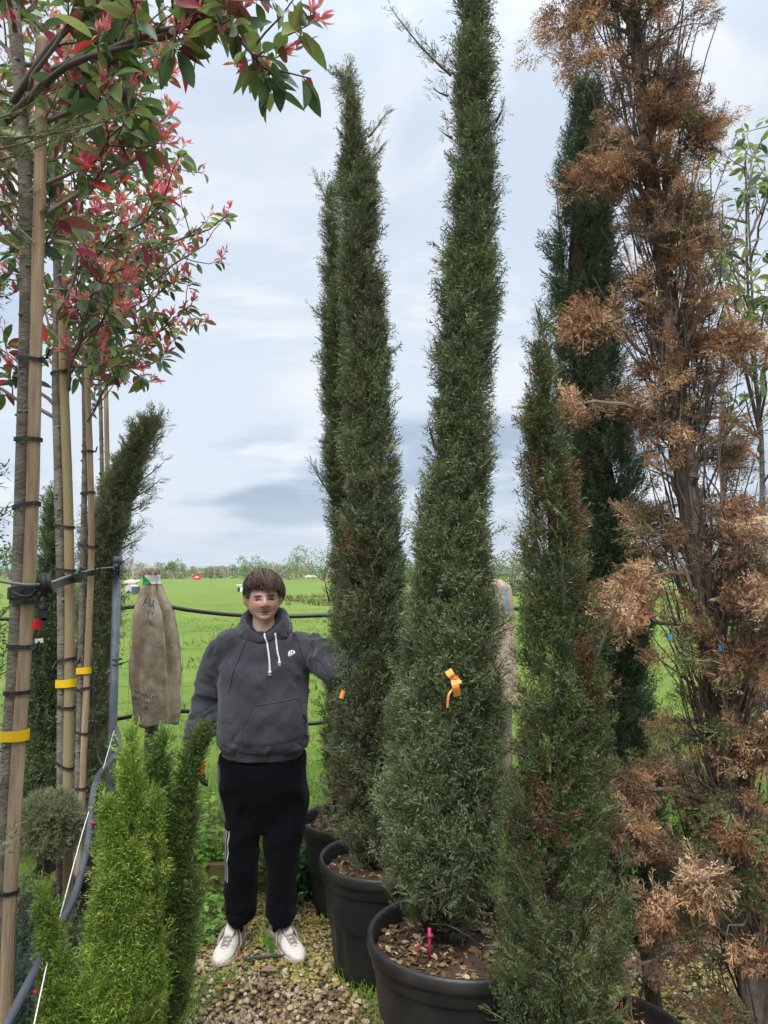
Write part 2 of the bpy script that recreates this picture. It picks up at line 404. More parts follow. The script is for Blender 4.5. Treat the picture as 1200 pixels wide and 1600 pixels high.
# the stones one can pick out near the camera: single parts of the yard
x, y = yard_pts(300, -0.85, 0.05, 2.9, 3.75)
shapes = []
for k in range(24):
    gg = Geo(); Vt = ICO2 * (1 + 0.10 * np.array([fbm(v * 1.3 + k * 7) for v in ICO2]))[:, None] * np.array([1.0, rng.uniform(0.62, 0.9), rng.uniform(0.38, 0.6)])
    if k % 2 == 0: Vt = STONE_SHAPES[(k // 2) % 8]; Tt = ICO1T
    else: Tt = ICO2T
    gg.add(Vt, Tt, C=STONE_COL[k % len(STONE_COL)] * rng.uniform(0.55, 0.95)); shapes.append(gg.mesh('stone', M['stone'], smooth=k % 2 == 1))
for i in range(len(x)):
    o = link('stone', shapes[int(rng.integers(0, 24))], yard)
    sz = rng.uniform(0.010, 0.0175) * (1.25 if rng.random() < 0.1 else 1)
    o.location = (x[i], y[i], 0.018 + rng.uniform(-0.004, 0.006)); o.scale = (sz, sz, sz); o.rotation_euler = (rng.normal(0, .3), rng.normal(0, .3), rng.uniform(0, 6.3))

# ------------------------------------------------------------------ grass and weeds
def blades(g, x, y, z, h, wd, colr, lean=0.5, seg=2):
    """one tapering bent blade per point"""
    n = len(x); a = rng.uniform(0, 2 * math.pi, n); l = np.abs(rng.normal(0, lean, n)) + 0.1
    d = np.stack([np.cos(a), np.sin(a), 0 * a], -1); sd = np.stack([-np.sin(a), np.cos(a), 0 * a], -1)
    sd = sd + rng.normal(0, 0.5, (n, 3)) * np.array([1, 1, 0]); sd /= np.linalg.norm(sd, axis=1)[:, None]
    P0 = np.stack([x, y, z], -1); up = np.array([0, 0, 1.0])
    P1 = P0 + h[:, None] * (0.55 * up + 0.25 * l[:, None] * d); P2 = P0 + h[:, None] * ((1 - 0.25 * l[:, None]) * up + l[:, None] * d)
    ww = wd[:, None] * sd / 2
    V = np.stack([P0 - ww, P0 + ww, P1 - ww * 0.8, P1 + ww * 0.8, P2], 1).reshape(-1, 3)
    b0 = (np.arange(n) * 5)[:, None]
    Q = np.concatenate([b0, b0 + 1, b0 + 3, b0 + 2], 1); T = np.concatenate([b0 + 2, b0 + 3, b0 + 4], 1)
    g.add(V, T, Q, np.repeat(colr, 5, 0))
def gcol(n, base, var=0.25, yellow=0.15):
    c = np.array(base)[None] * rng.uniform(1 - var, 1 + var, (n, 1)) * np.ones((n, 3))
    y_ = rng.random(n) < yellow
    c[y_] = np.array([0.28, 0.25, 0.09]) * rng.uniform(0.7, 1.2, (y_.sum(), 1))
    return c
g = Geo()
n = 26000; x = rng.uniform(-2.6, 2.8, n); y = 4.36 + rng.beta(1.0, 1.7, n) * 5.5
k = np.array([fbm((a * 1.1, b_ * 1.1, 2)) for a, b_ in zip(x, y)]); h = (0.05 + 0.07 * np.clip(k + 0.4, 0, 1)) * np.where(y < 5.3, 1.5, 0.75)
x = x * np.clip(y / 5.5, 1, 2)
blades(g, x, y, gz(x, y), h, rng.uniform(0.004, 0.009, n), gcol(n, (0.14, 0.25, 0.035)), 0.6)
n = 16000; y = rng.uniform(9, 26, n); x = rng.uniform(-0.62, 0.62, n) * y
k = np.array([fbm((a * 0.5, b_ * 0.5, 6)) for a, b_ in zip(x, y)]) > -0.1; x, y = x[k], y[k]; n = len(x)
blades(g, x, y, gz(x, y), rng.uniform(0.04, 0.10, n), rng.uniform(0.012, 0.03, n), gcol(n, (0.11, 0.19, 0.03)), 0.8)
n = 5000; y = rng.uniform(30, 46, n); x = rng.uniform(-0.13, 0.02, n) * y; k = np.array([fbm((a * 0.25, b_ * 0.5, 16)) for a, b_ in zip(x, y)]) > 0.15
x, y = x[k], y[k]; n = len(x)
blades(g, x, y, gz(x, y), rng.uniform(0.10, 0.32, n), rng.uniform(0.03, 0.07, n), gcol(n, (0.09, 0.13, 0.035), yellow=.4), 0.9)
tag(g.build('meadow_grass', M['needles'], None), kind='stuff')
# broad weeds and nettles on the verge behind the edging board
g = Geo()
def weed(g, x, y, z, h, n, base):
    a = rng.uniform(0, 6.3, n); hh = rng.uniform(0.15, 1, n) * h; r = rng.uniform(0.02, 0.075, n)
    P = np.stack([x + np.cos(a) * r, y + np.sin(a) * r, z + hh], -1); Ld = np.stack([np.cos(a), np.sin(a), rng.uniform(-0.5, 0.5, n)], -1); Ld /= np.linalg.norm(Ld, axis=1)[:, None]
    S = np.stack([-np.sin(a), np.cos(a), rng.normal(0, .2, n)], -1); ln = rng.uniform(0.03, 0.065, n)[:, None]
    up = np.array([0, 0, 1.0]) * 0.1
    V = np.stack([P, P + ln * (0.45 * Ld + 0.3 * S + up), P + ln * Ld, P + ln * (0.45 * Ld - 0.3 * S + up)], 1).reshape(-1, 3)
    b0 = (np.arange(n) * 4)[:, None]; T = np.concatenate([np.concatenate([b0, b0 + 1, b0 + 2], 1), np.concatenate([b0, b0 + 2, b0 + 3], 1)])
    g.add(V, T, C=np.repeat(np.array(base)[None] * rng.uniform(0.6, 1.3, (n, 1)), 4, 0))
    Vs, Ts, Qs = tube([(x, y, z), (x + rng.normal(0, .01), y, z + h)], 0.002, 3); g.add(Vs, Ts, Qs, (0.12, 0.2, 0.05))
for i in range(330):
    x_ = rng.uniform(-1.5, 0.6) if i < 240 else rng.uniform(0.4, 2.6); y_ = rng.uniform(4.37, 5.2)
    weed(g, x_, y_, 0.12, rng.uniform(0.06, 0.26), int(rng.integers(10, 26)), (0.13, 0.28, 0.04) if rng.random() < .7 else (0.22, 0.36, 0.06))
for i in range(60):   # dark leafy patch between the legs and behind the pots
    weed(g, rng.uniform(-0.62, -0.12), rng.uniform(4.2, 4.42), 0.0, rng.uniform(0.12, 0.34), 26, (0.06, 0.15, 0.03))
n = 900; x = rng.uniform(-1.5, 0.2, n); y = rng.uniform(4.36, 5.0, n)
blades(g, x, y, np.full(n, .12), rng.uniform(0.1, 0.32, n), rng.uniform(0.002, 0.004, n), gcol(n, (0.34, 0.30, 0.16), yellow=.3), 1.0)
tag(g.build('verge_weeds', M['needles'], None), kind='stuff')
# tufts pushing through the gravel
g = Geo()
for (cx_, cy_, r, n, hh) in ((-0.5, 3.74, .09, 260, .07), (-0.92, 3.9, .12, 260, .06), (-0.1, 3.45, .10, 240, .09), (-0.05, 3.3, .07, 120, .06), (-0.93, 3.05, .16, 700, .20), (-0.68, 3.43, .09, 120, .045), (-0.72, 3.35, .1, 90, .04), (-0.02, 3.15, .1, 100, .05), (-0.42, 3.52, .09, 80, .04), (-1.0, 2.85, .15, 500, .22), (-0.6, 4.1, .3, 200, .06), (-0.95, 4.15, .2, 200, .1)):
    x = rng.normal(cx_, r * .55, n); y = rng.normal(cy_, r * .55, n)
    blades(g, x, y, np.full(n, 0.005), rng.uniform(0.5, 1.1, n) * hh, rng.uniform(0.003, 0.006, n), gcol(n, (0.17, 0.33, 0.035)), 0.6)
for i in range(22):
    weed(g, rng.uniform(-1.15, -0.78), rng.uniform(3.7, 4.25), 0.0, rng.uniform(0.06, 0.2), 14, (0.15, 0.29, 0.06))
tag(g.build('grass_tufts', M['needles'], None), kind='stuff')

# ------------------------------------------------------------------ conifer sprays
def spray_template(n_side=8, fan=38, sub=1, flop=0.0, wd=0.05):
    """a flat forked cypress spray, one unit long along +Z, each twig a thin diamond"""
    bl = []
    def pt(t): return np.array([0.05 * math.sin(t * 2.5), flop * t * t, t])
    bl.append((pt(0), pt(1.0), wd))
    for i in range(n_side):
        t = 0.10 + 0.80 * i / (n_side - 1); sgn = 1 if i % 2 else -1
        a = math.radians(fan + rng.normal(0, 8)); l = (0.52 * (1 - t) ** 0.75 + 0.12) * rng.uniform(0.8, 1.2)
        tilt = rng.normal(0, 0.35)
        d = np.array([sgn * math.sin(a), math.sin(a) * tilt, math.cos(a)]); p = pt(t); q = p + d * l; q[1] += flop * l * .6
        bl.append((p, q, wd * 0.9))
        for k in range(sub if l > 0.18 else 0):
            u = (k + rng.uniform(0.5, 1.0)) / (sub + 0.6); a2 = a - math.radians((1 if k % 2 else -1) * rng.uniform(30, 50)); d2 = np.array([sgn * math.sin(a2), rng.normal(0, .35), math.cos(a2)])
            bl.append((p + (q - p) * u, p + (q - p) * u + d2 * (0.08 + 0.20 * l), wd * 0.85))
    V = []; T = []; U = []
    for p, q, w_ in bl:
        ax = q - p; nrm = np.cross(ax, rng.normal(0, 1, 3)); nrm = nrm / (np.linalg.norm(nrm) + 1e-9)
        b0 = len(V); m_ = p + ax * 0.25
        V += [m_ + nrm * w_ / 2, m_ - nrm * w_ / 2, q + ax * 0.05]; U += [0.25, 0.25, 1.0]
        T += [[b0, b0 + 1, b0 + 2]]
    return np.array(V), np.array(T), np.array(U)
SPR_FINE = [spray_template(9, 30, 3, 0.05, 0.052) for k in range(6)]
SPR_FAN = [spray_template(10, 42, 4, 0.15, 0.052) for k in range(6)]
SPR_DROOP = [spray_template(9, 46, 3, 0.35, 0.068) for k in range(6)]
SPR_WISP = [spray_template(7, 24, 1, 0.05, 0.055) for k in range(5)]

def nrmz(a): return a / (np.linalg.norm(a, axis=-1, keepdims=True) + 1e-9)
def place_sprays(g, tmpl, P, D, S, Cc, tipgain=0.25):
    P = np.asarray(P); D = nrmz(np.asarray(D)); n = len(P)
    if n == 0: return
    Rn = rng.normal(0, 1, (n, 3)); X = nrmz(np.cross(D, Rn)); Y = np.cross(D, X)
    k = rng.integers(0, len(tmpl), n)
    for q in range(len(tmpl)):
        i = np.where(k == q)[0]
        if not len(i): continue
        Vt, Tt, Ut = tmpl[q]
        V = P[i][:, None] + S[i][:, None, None] * (Vt[None, :, 0:1] * X[i][:, None] + Vt[None, :, 1:2] * Y[i][:, None] + Vt[None, :, 2:3] * D[i][:, None])
        T = Tt[None] + (np.arange(len(i)) * len(Vt))[:, None, None]
        c = Cc[i][:, None] * (1 + tipgain * (Ut[None, :, None] - 0.4))
        g.add(V.reshape(-1, 3), T.reshape(-1, 3), C=c.reshape(-1, 3))

def keys(kp, Y):
    """axis and half width in metres from what the photograph shows at distance Y"""
    o = []
    for px, py, hw in kp:
        p = W(px, py, Y); o.append((p[2], p[0], hw / pxm(Y, p[2])))
    o.sort(); return np.array(o)
def columnar(g, kp, Y, nb, per, size, base, tip, z0, sz_bias=0.0, wild=0.10, front=0.62, fine=0.75, brown=0.0, up=0.8, ybias=0.0, lenk=(0.28, 0.5), gaps=0.0, low_clear=0, lump=0.24):
    K = keys(kp, Y); zt = K[-1, 0]
    zb = z0
    axx = lambda z: np.interp(z, K[:, 0], K[:, 1]); rf = lambda z: np.interp(z, K[:, 0], K[:, 2])
    # branches are spread so that crown surface is covered evenly
    zz = np.linspace(zb, zt, 400); wgt = np.maximum(rf(zz), 0.03); cdf = np.cumsum(wgt) / wgt.sum()
    Ps = []; Ds = []; Ss = []; Cs = []
    for b_ in range(nb):
        h = np.interp(rng.random(), cdf, zz) - 0.14
        az = rng.normal(-math.pi / 2, 1.0) if rng.random() < front - 0.35 else rng.uniform(-math.pi, math.pi)
        Lb = rng.uniform(*lenk) * (0.55 + 0.45 * min(1, rf(h + .15) / 0.15))
        if low_clear and h < low_clear and abs(az + math.pi / 2) < 0.6 and rng.random() < .5: continue
        if gaps and fbm((math.cos(az) * 0.8, math.sin(az) * 0.8, h * 2.2)) > 0.45 - gaps: continue
        k = int(per * rng.uniform(0.7, 1.3)); sI = np.sqrt(rng.uniform(0.02, 1, k))
        kk = rng.uniform(0.78, 1.07) + (abs(rng.normal(0, 0.16)) if rng.random() < wild else 0)
        z = h + Lb * sI
        rz = rf(np.clip(z, zb + 0.03, zt)); r = np.maximum(rz - size * 0.42, rz * 0.35) * kk * (0.35 + 0.65 * np.minimum(1, sI * 1.7))
        r = r * (1 + lump * fbm((math.cos(az) * 1.3 + Y * 5, math.sin(az) * 1.3, h * 3.4), 2) * np.minimum(1, 2 * sI))
        a = az + rng.normal(0, 0.10) + rng.normal(0, 0.16, k) + 0.15 * sI * rng.normal()
        ok = (z > zb - 0.02) & (z < zt + 0.02)
        rad = np.stack([np.cos(a), np.sin(a), 0 * a], -1); tan = np.stack([-np.sin(a), np.cos(a), 0 * a], -1)
        P = np.stack([axx(z), np.full(k, Y + ybias), z], -1) + rad * r[:, None]
        out = rng.uniform(0.15, 0.65, k)[:, None] * (1.25 if kk > 1.1 else 1)
        D = np.array([0, 0, 1.0]) * up + rad * out + tan * rng.normal(0, 0.28, k)[:, None] + rng.normal(0, 0.16, (k, 3))
        c0 = np.array(base) * rng.uniform(0.62, 1.35); mixt = np.clip(rng.normal(0.35, 0.25, k), 0, 1)[:, None] * sI[:, None]
        C_ = c0 * (1 - mixt) + np.array(tip) * mixt
        C_ = C_ * rng.uniform(0.8, 1.2, (k, 1))
        if brown and fbm((axx(h) * 3 + math.cos(az), math.sin(az), h * 1.7)) > 0.55 - brown:
            bb = rng.random(k) < 0.6; C_[bb] = np.array([0.15, 0.085, 0.045]) * rng.uniform(0.6, 1.3, (bb.sum(), 1))
        S_ = size * np.clip(rng.lognormal(-0.06, 0.30, k), 0.5, 1.7)
        Ps.append(P[ok]); Ds.append(D[ok]); Ss.append(S_[ok]); Cs.append(C_[ok])
    P = np.concatenate(Ps); D = np.concatenate(Ds); S_ = np.concatenate(Ss); C_ = np.concatenate(Cs)
    f = rng.random(len(P)) < fine
    place_sprays(g, SPR_FINE, P[f], D[f], S_[f], C_[f]); place_sprays(g, SPR_FAN, P[~f], D[~f], S_[~f], C_[~f])
    return K
def plume(g, p0, p1, size, base, n, wig=0.02, spread=0.5, gw=None, tmpl=None):
    """a single feathery shoot that leaves the crown"""
    p0 = np.array(p0); p1 = np.array(p1); t = rng.uniform(0, 1, n); d = nrmz(p1 - p0)
    bend = np.array([0, 0, 1.0]) * np.linalg.norm(p1 - p0) * 0.06
    P = p0 + (p1 - p0) * t[:, None] - bend * np.sin(t * math.pi)[:, None] + rng.normal(0, wig, (n, 3)) * (1 - t[:, None] * .6)
    D = d + rng.normal(0, spread, (n, 3)) + np.array([0, 0, 0.25])
    place_sprays(g, tmpl or SPR_WISP, P, D, size * rng.uniform(0.6, 1.1, n) * (1.1 - 0.5 * t), np.array(base) * rng.uniform(0.7, 1.3, (n, 1)))
    if gw is not None:
        tt = np.linspace(0, 0.97, 7); gw.add(*tube(p0 + (p1 - p0) * tt[:, None] - bend * np.sin(tt * math.pi)[:, None], np.linspace(0.006, 0.0015, 7), 4), C=(0.16, 0.12, 0.08))
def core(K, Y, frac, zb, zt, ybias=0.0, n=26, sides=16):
    """the dry inside of the crown: a rough twig mass round the trunk, coloured dark for gap shade"""
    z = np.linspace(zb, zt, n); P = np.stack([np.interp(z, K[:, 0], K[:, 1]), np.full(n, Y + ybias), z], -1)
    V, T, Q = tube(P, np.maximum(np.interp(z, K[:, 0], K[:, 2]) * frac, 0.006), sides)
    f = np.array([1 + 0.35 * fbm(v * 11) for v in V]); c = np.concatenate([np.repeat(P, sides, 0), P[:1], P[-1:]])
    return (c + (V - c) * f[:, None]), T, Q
M['inner'] = mat('inner_twigs_gap_shade', (0.02, 0.022, 0.013), (0.05, 0.04, 0.025), 18, 0.95, 0.8, 50, 0.1, (2, 2, 0.6))  # twig brown darkened, the shade in the crown gaps put into the colour

def cypress(label, kp, Y, base_xyz, nb, per, size, base, tip, z0, group, frac=0.55, plumes=(), trunk_r=0.035, name='cypress_tree', cat='cypress tree', **kw):
    t = thing(name, label, cat, base_xyz, group)
    g = Geo(); gw = Geo()
    K = columnar(g, kp, Y, nb, per, size, base, tip, z0, **kw)
    for p0, p1, n, sz in plumes: plume(g, p0, p1, sz, base, n, gw=gw)
    zt = K[-1, 0]
    zz = np.linspace(base_xyz[2], zt - 0.05, 14)
    ax = np.interp(zz, K[:, 0], K[:, 1]); f = np.clip((zz - base_xyz[2]) / 0.5, 0, 1); ax = base_xyz[0] * (1 - f) + ax * f
    yb = kw.get('ybias', 0.0)
    tr = Geo(); tr.add(*tube(np.stack([ax, np.full(14, Y + yb), zz], -1), np.linspace(trunk_r, 0.006, 14), 9))
    tr.build('trunk', M['cypbark'], t, smooth=True)
    if frac:
        c_ = Geo(); c_.add(*core(K, Y, frac, z0 + 0.03, zt - 0.12, yb)); c_.build('inner_branches', M['inner'], t, smooth=True)
    g.build('crown', M['conifer'], t)
    if gw.n: tag(gw.build('shoots', M['plain'], t), kind='stuff')
    return t, K

GC = 'tall potted cypresses in the pot row'
T1 = [(690, 1455, 57), (690, 1400, 83), (690, 1330, 92), (693, 1200, 83), (708, 1000, 69), (703, 900, 54), (724, 700, 39), (734, 500, 37), (740, 300, 28), (740, 100, 23), (735, 0, 16), (733, -110, 2)]
cypress('tall grey green cypress in the nearest big black pot, orange ribbon on its front', T1, 2.8, (0.262, 2.8, 0.42), 520, 25, 0.072, (0.095, 0.128, 0.055), (0.25, 0.29, 0.15), W(690, 1460, 2.8)[2],
        GC, plumes=[(W(705, 118, 2.8), W(606, 6, 2.75), 70, 0.06), (W(700, 150, 2.8), W(676, 138, 2.78), 12, 0.05), (W(706, 215, 2.8), W(690, 205, 2.75), 14, .05), (W(775, 190, 2.8), W(787, 165, 2.75), 14, 0.05), (W(770, 320, 2.8), W(787, 290, 2.75), 12, .05), (W(690, 560, 2.8), W(676, 520, 2.75), 14, .05), (W(680, 700, 2.8), W(668, 655, 2.75), 10, .05), (W(770, 470, 2.8), W(784, 455, 2.75), 14, .05)], trunk_r=0.04, gaps=0.05)
T2 = [(585, 1345, 48), (582, 1290, 58), (580, 1200, 56), (585, 1050, 58), (580, 900, 45), (582, 750, 38), (574, 600, 34), (564, 450, 30), (559, 300, 23), (552, 225, 14), (543, 165, 4), (540, 118, 2)]
cypress('tall slim cypress the young man holds, topped by a thin pointed tip', T2, 3.55, (-0.03, 3.55, 0.40), 440, 23, 0.074, (0.10, 0.13, 0.057), (0.25, 0.285, 0.15), W(585, 1352, 3.55)[2], GC,
        plumes=[(W(575, 215, 3.55), W(606, 172, 3.5), 40, 0.06), (W(578, 250, 3.55), W(603, 222, 3.5), 24, 0.055), (W(580, 300, 3.55), W(600, 300, 3.5), 8, 0.05)], brown=0.12, trunk_r=0.035, gaps=0.05)
T3 = [(530, 1262, 18), (532, 1200, 25), (538, 1100, 27), (545, 900, 24), (540, 700, 30), (532, 500, 25), (527, 400, 14), (521, 350, 6), (517, 305, 2)]
cypress('thin cypress half hidden behind the one the young man holds', T3, 4.2, (-0.20, 4.2, 0.38), 250, 20, 0.08, (0.095, 0.12, 0.05), (0.22, 0.255, 0.125), W(530, 1268, 4.2)[2], GC,
        plumes=[(W(525, 330, 4.2), W(490, 272, 4.15), 46, 0.075), (W(512, 500, 4.2), W(482, 475, 4.15), 14, .06), (W(515, 770, 4.2), W(484, 718, 4.15), 34, .07), (W(515, 690, 4.2), W(497, 690, 4.15), 7, .05), (W(515, 940, 4.2), W(506, 900, 4.15), 10, .06)], trunk_r=0.03)
T4 = [(1003, 1480, 40), (985, 1340, 52), (962, 1150, 58), (945, 950, 62), (930, 750, 62), (920, 600, 56), (915, 500, 52), (910, 380, 45), (914, 270, 36), (916, 190, 22), (914, 150, 10), (912, 132, 3)]
cypress('dark blue green cypress crowded against the browned cypress', T4, 3.1, (1.05, 3.1, 0.0), 330, 24, 0.075, (0.062, 0.10, 0.048), (0.14, 0.19, 0.09), W(1003, 1490, 3.1)[2], 'cypresses crowded on the right',
        frac=0.5, plumes=[(W(880, 420, 3.1), W(868, 280, 3.08), 40, .06), (W(890, 330, 3.1), W(902, 190, 3.08), 40, .06), (W(1010, 1000, 3.1), W(990, 880, 3.0), 30, .07), (W(985, 1480, 3.1), W(945, 1300, 2.85), 70, .075), (W(1000, 1560, 3.1), W(1040, 1330, 2.8), 70, .075), (W(975, 1300, 3.1), W(955, 1080, 2.9), 70, .075)], trunk_r=0.032, gaps=0.05, lump=0.4)
T6 = [(875, 1640, 84), (875, 1560, 90), (872, 1400, 84), (876, 1200, 66), (876, 1000, 50), (868, 900, 40), (858, 750, 28), (850, 640, 18), (845, 560, 9), (841, 505, 2)]
cypress('thin patchy cypress with brown inside, standing low before the dark one', T6, 2.25, (0.50, 2.25, 0.40), 330, 21, 0.060, (0.058, 0.085, 0.032), (0.17, 0.195, 0.07), 0.46, 'cypresses crowded on the right',
        frac=0.22, wild=0.45, brown=0.42, fine=0.35, up=0.75, gaps=0.32, lump=0.65, trunk_r=0.024,
        plumes=[(W(850, 1300, 2.25), W(775, 1180, 2.05), 60, .06), (W(850, 1500, 2.25), W(760, 1370, 2.1), 80, .065), (W(880, 1450, 2.25), W(800, 1340, 2.0), 60, .06), (W(900, 1100, 2.25), W(965, 930, 2.1), 70, .06), (W(880, 1000, 2.25), W(880, 860, 2.05), 70, .055), (W(850, 900, 2.25), W(812, 700, 2.2), 60, .05), (W(850, 700, 2.25), W(825, 560, 2.2), 40, .045), (W(860, 560, 2.25), W(835, 470, 2.25), 26, .04)])
# left side
TA = [(88, 1330, 36), (78, 1250, 46), (76, 1100, 44), (80, 950, 30), (85, 850, 17), (86, 775, 3)]
cypress('dark narrow cypress standing behind the first two staked trunks', TA, 4.4, (-1.9, 4.4, 0.12), 190, 20, 0.085, (0.085, 0.125, 0.05), (0.18, 0.23, 0.095), W(88, 1335, 4.4)[2], 'dark cypresses behind the staked trees', trunk_r=0.025)
TB = [(138, 1275, 18), (140, 1150, 24), (146, 1000, 27), (160, 870, 27), (183, 785, 24), (210, 715, 15), (236, 672, 3)]
GB = 'dark cypresses behind the staked trees'
cypress('dark cypress with its top leaning right beside the grey steel post', TB, 4.2, (-1.55, 4.2, 0.12), 230, 21, 0.085, (0.16, 0.185, 0.085), (0.33, 0.35, 0.18), W(150, 1280, 4.2)[2], GB, wild=0.12, lump=0.4, trunk_r=0.028,
        plumes=[(W(x0, y0, 4.2), W(x1, y1, 4.1), n, .09) for x0, y0, x1, y1, n in ((205, 730, 262, 668, 40), (200, 760, 258, 720, 34), (200, 780, 255, 745, 26), (195, 800, 240, 775, 24), (190, 840, 228, 815, 24), (180, 860, 218, 838, 24), (225, 690, 250, 640, 26), (215, 700, 232, 640, 30), (205, 720, 246, 665, 30), (190, 760, 240, 705, 30), (185, 790, 236, 752, 26), (150, 960, 180, 890, 30))])
# young bright plants at the lower left, several leaders on one plant
def multi(label, leaders, Y, base_xyz, size, base, tip, group, name='young_cypress', nbk=1.0, **kw):
    t = thing(name, label, 'young cypress', base_xyz, group)
    g = Geo(); st = Geo(); cg = Geo()
    for kp, nb in leaders:
        zb = W(0, kp[-1][1], Y)[2]; yb = rng.uniform(-0.08, 0.08)
        vk = rng.uniform(0.72, 1.15); K = columnar(g, kp, Y, int(nb * nbk), 18, size, np.array(base) * vk, np.array(tip) * vk, max(zb, 0.05), ybias=yb, wild=0.22, front=0.7, fine=0.9, up=1.25, lenk=(0.18, 0.36), **kw)
        zz = np.linspace(max(zb, 0.0), K[-1, 0] - .08, 8); st.add(*tube(np.stack([np.interp(zz, K[:, 0], K[:, 1]), np.full(8, Y + yb), zz], -1), np.linspace(0.012, 0.003, 8), 6))
        cg.add(*core(K, Y, 0.45, max(zb, .05), K[-1, 0] - 0.1, yb, 14, 10))
    st.build('trunk', M['cypbark'], t, smooth=True); cg.build('inner_branches', M['inner'], t, smooth=True); g.build('crown', M['conifer'], t)
    return t
GY = 'young cypresses at the lower left'
multi('bright lime green young cypress with feathery tips beside the grey hose', [
    ([(206, 1165, 2), (207, 1220, 10), (208, 1300, 23), (207, 1400, 28), (201, 1500, 34), (192, 1640, 42)], 120),
    ([(231, 1225, 2), (231, 1290, 9), (230, 1380, 15), (227, 1480, 20), (220, 1640, 28)], 60),
    ([(182, 1250, 2), (182, 1310, 11), (182, 1400, 20), (176, 1480, 26), (170, 1640, 36)], 95),
    ([(160, 1352, 2), (158, 1410, 10), (152, 1500, 19), (144, 1640, 30)], 55),
    ([(82, 1362, 2), (88, 1410, 10), (100, 1470, 19), (108, 1560, 28), (118, 1660, 40)], 60),
    ([(214, 1330, 2), (215, 1400, 14), (212, 1500, 24), (200, 1640, 34)], 60)], 2.35, (-0.75, 2.35, 0.0), 0.052, (0.12, 0.20, 0.026), (0.33, 0.42, 0.08), GY, nbk=1.1)
multi('darker green young cypress with two leaning tips beside the gravel', [
    ([(261, 1150, 2), (257, 1190, 7), (252, 1260, 13), (250, 1350, 20), (248, 1480, 28), (240, 1590, 30)], 110),
    ([(325, 1150, 2), (306, 1190, 5), (290, 1240, 9), (284, 1290, 21), (270, 1380, 26), (258, 1500, 32), (255, 1600, 34)], 170),
    ([(300, 1385, 3), (290, 1430, 14), (278, 1500, 24), (262, 1580, 28)], 50)], 2.6, (-0.82, 2.6, 0.0), 0.058, (0.085, 0.145, 0.03), (0.20, 0.27, 0.07), GY, nbk=1.1)

# ball juniper and the low blue juniper under it
t = thing('juniper_ball', 'pale grey green juniper ball between the staked trunks', 'juniper', W(72, 1420, 3.1), None)
c_ = W(72, 1295, 3.1); g = Geo(); n = 1900
d = nrmz(rng.normal(0, 1, (n, 3))); d[:, 2] = np.where(d[:, 2] < -0.6, -d[:, 2], d[:, 2]); P = c_ + d * rng.uniform(0.05, 0.12, (n, 1)) * np.array([1, 1, 0.95])
place_sprays(g, SPR_FAN, P, d + np.array([0, 0, -0.15]) + rng.normal(0, .5, (n, 3)), rng.uniform(0.035, 0.06, n), np.array([0.20, 0.22, 0.11]) * rng.uniform(0.65, 1.2, (n, 1)))
gi = Geo(); gi.add(*[(ICO2 * 0.075 + c_), ICO2T]); gi.build('inner_branches', M['inner'], t)
gs = Geo(); gs.add(*tube([W(75, 1460, 3.1), W(73, 1300, 3.1)], 0.014, 7)); gs.build('trunk', M['cypbark'], t, smooth=True)
g.build('crown', M['conifer'], t)
def low_juniper(label, px, py, Y, rx, rz, n, cc):
    c_ = W(px, py, Y); t = thing('juniper_bush', label, 'juniper', (c_[0], c_[1], 0), 'low junipers on the left')
    d = nrmz(rng.normal(0, 1, (n, 3))); d[:, 2] = np.abs(d[:, 2]); g = Geo()
    P = np.array([c_[0], c_[1], 0.05]) + d * rng.uniform(0.35, 1, (n, 1)) * np.array([rx, rx, c_[2] - 0.05 + rz])
    place_sprays(g, SPR_FAN, P, d + np.array([0, 0, .3]) + rng.normal(0, .45, (n, 3)), rng.uniform(0.05, 0.085, n), np.array(cc) * rng.uniform(0.6, 1.3, (n, 1)))
    g.build('crown', M['conifer'], t)
    gs = Geo(); gs.add(*tube([(c_[0], c_[1], 0), (c_[0], c_[1], c_[2])], 0.012, 6)); gs.build('stem', M['cypbark'], t, smooth=True)
low_juniper('low blue green juniper in the bottom left corner', 40, 1540, 2.55, 0.2, 0.08, 1500, (0.07, 0.12, 0.085))
low_juniper('small grey green juniper below the pale juniper ball', 35, 1400, 3.2, 0.18, 0.06, 900, (0.09, 0.13, 0.08))
low_juniper('scruffy green juniper beside the grey hose', 105, 1440, 2.9, 0.1, 0.05, 500, (0.10, 0.13, 0.06))
# conifer whose side branches reach into the frame at the far left
t = thing('conifer_branch_tree', 'conifer at the left edge with thin bare green twigs reaching in', 'conifer', (-1.32, 1.95, 0), None)
g = Geo(); gw = Geo()
for (x0, y0, x1, y1, n) in ((-60, 215, 215, 172, 60), (-60, 240, 120, 190, 40), (-60, 200, 90, 140, 34), (-60, 260, 110, 205, 36), (-60, 330, 60, 300, 30), (-50, 250, 60, 385, 30), (-60, 320, 30, 245, 36), (-60, 300, 45, 400, 24)):
    plume(g, W(x0, y0, 1.95), W(x1, y1, 1.9), 0.055, (0.13, 0.17, 0.06), n, 0.008, 0.35, gw)
K = columnar(g, [(-95, 1500, 60), (-95, 900, 60), (-95, 300, 50), (-90, -100, 20)], 1.95, 120, 18, 0.08, (0.05, 0.085, 0.03), (0.12, 0.16, 0.06), 0.4, front=.5)
gs = Geo(); gs.add(*tube([(-1.32, 1.95, 0), W(-95, 900, 1.95), W(-92, 0, 1.95)], np.array([.04, .03, .01]), 8)); gs.build('trunk', M['cypbark'], t, smooth=True)
g.build('crown', M['conifer'], t); tag(gw.build('shoots', M['plain'], t), kind='stuff')

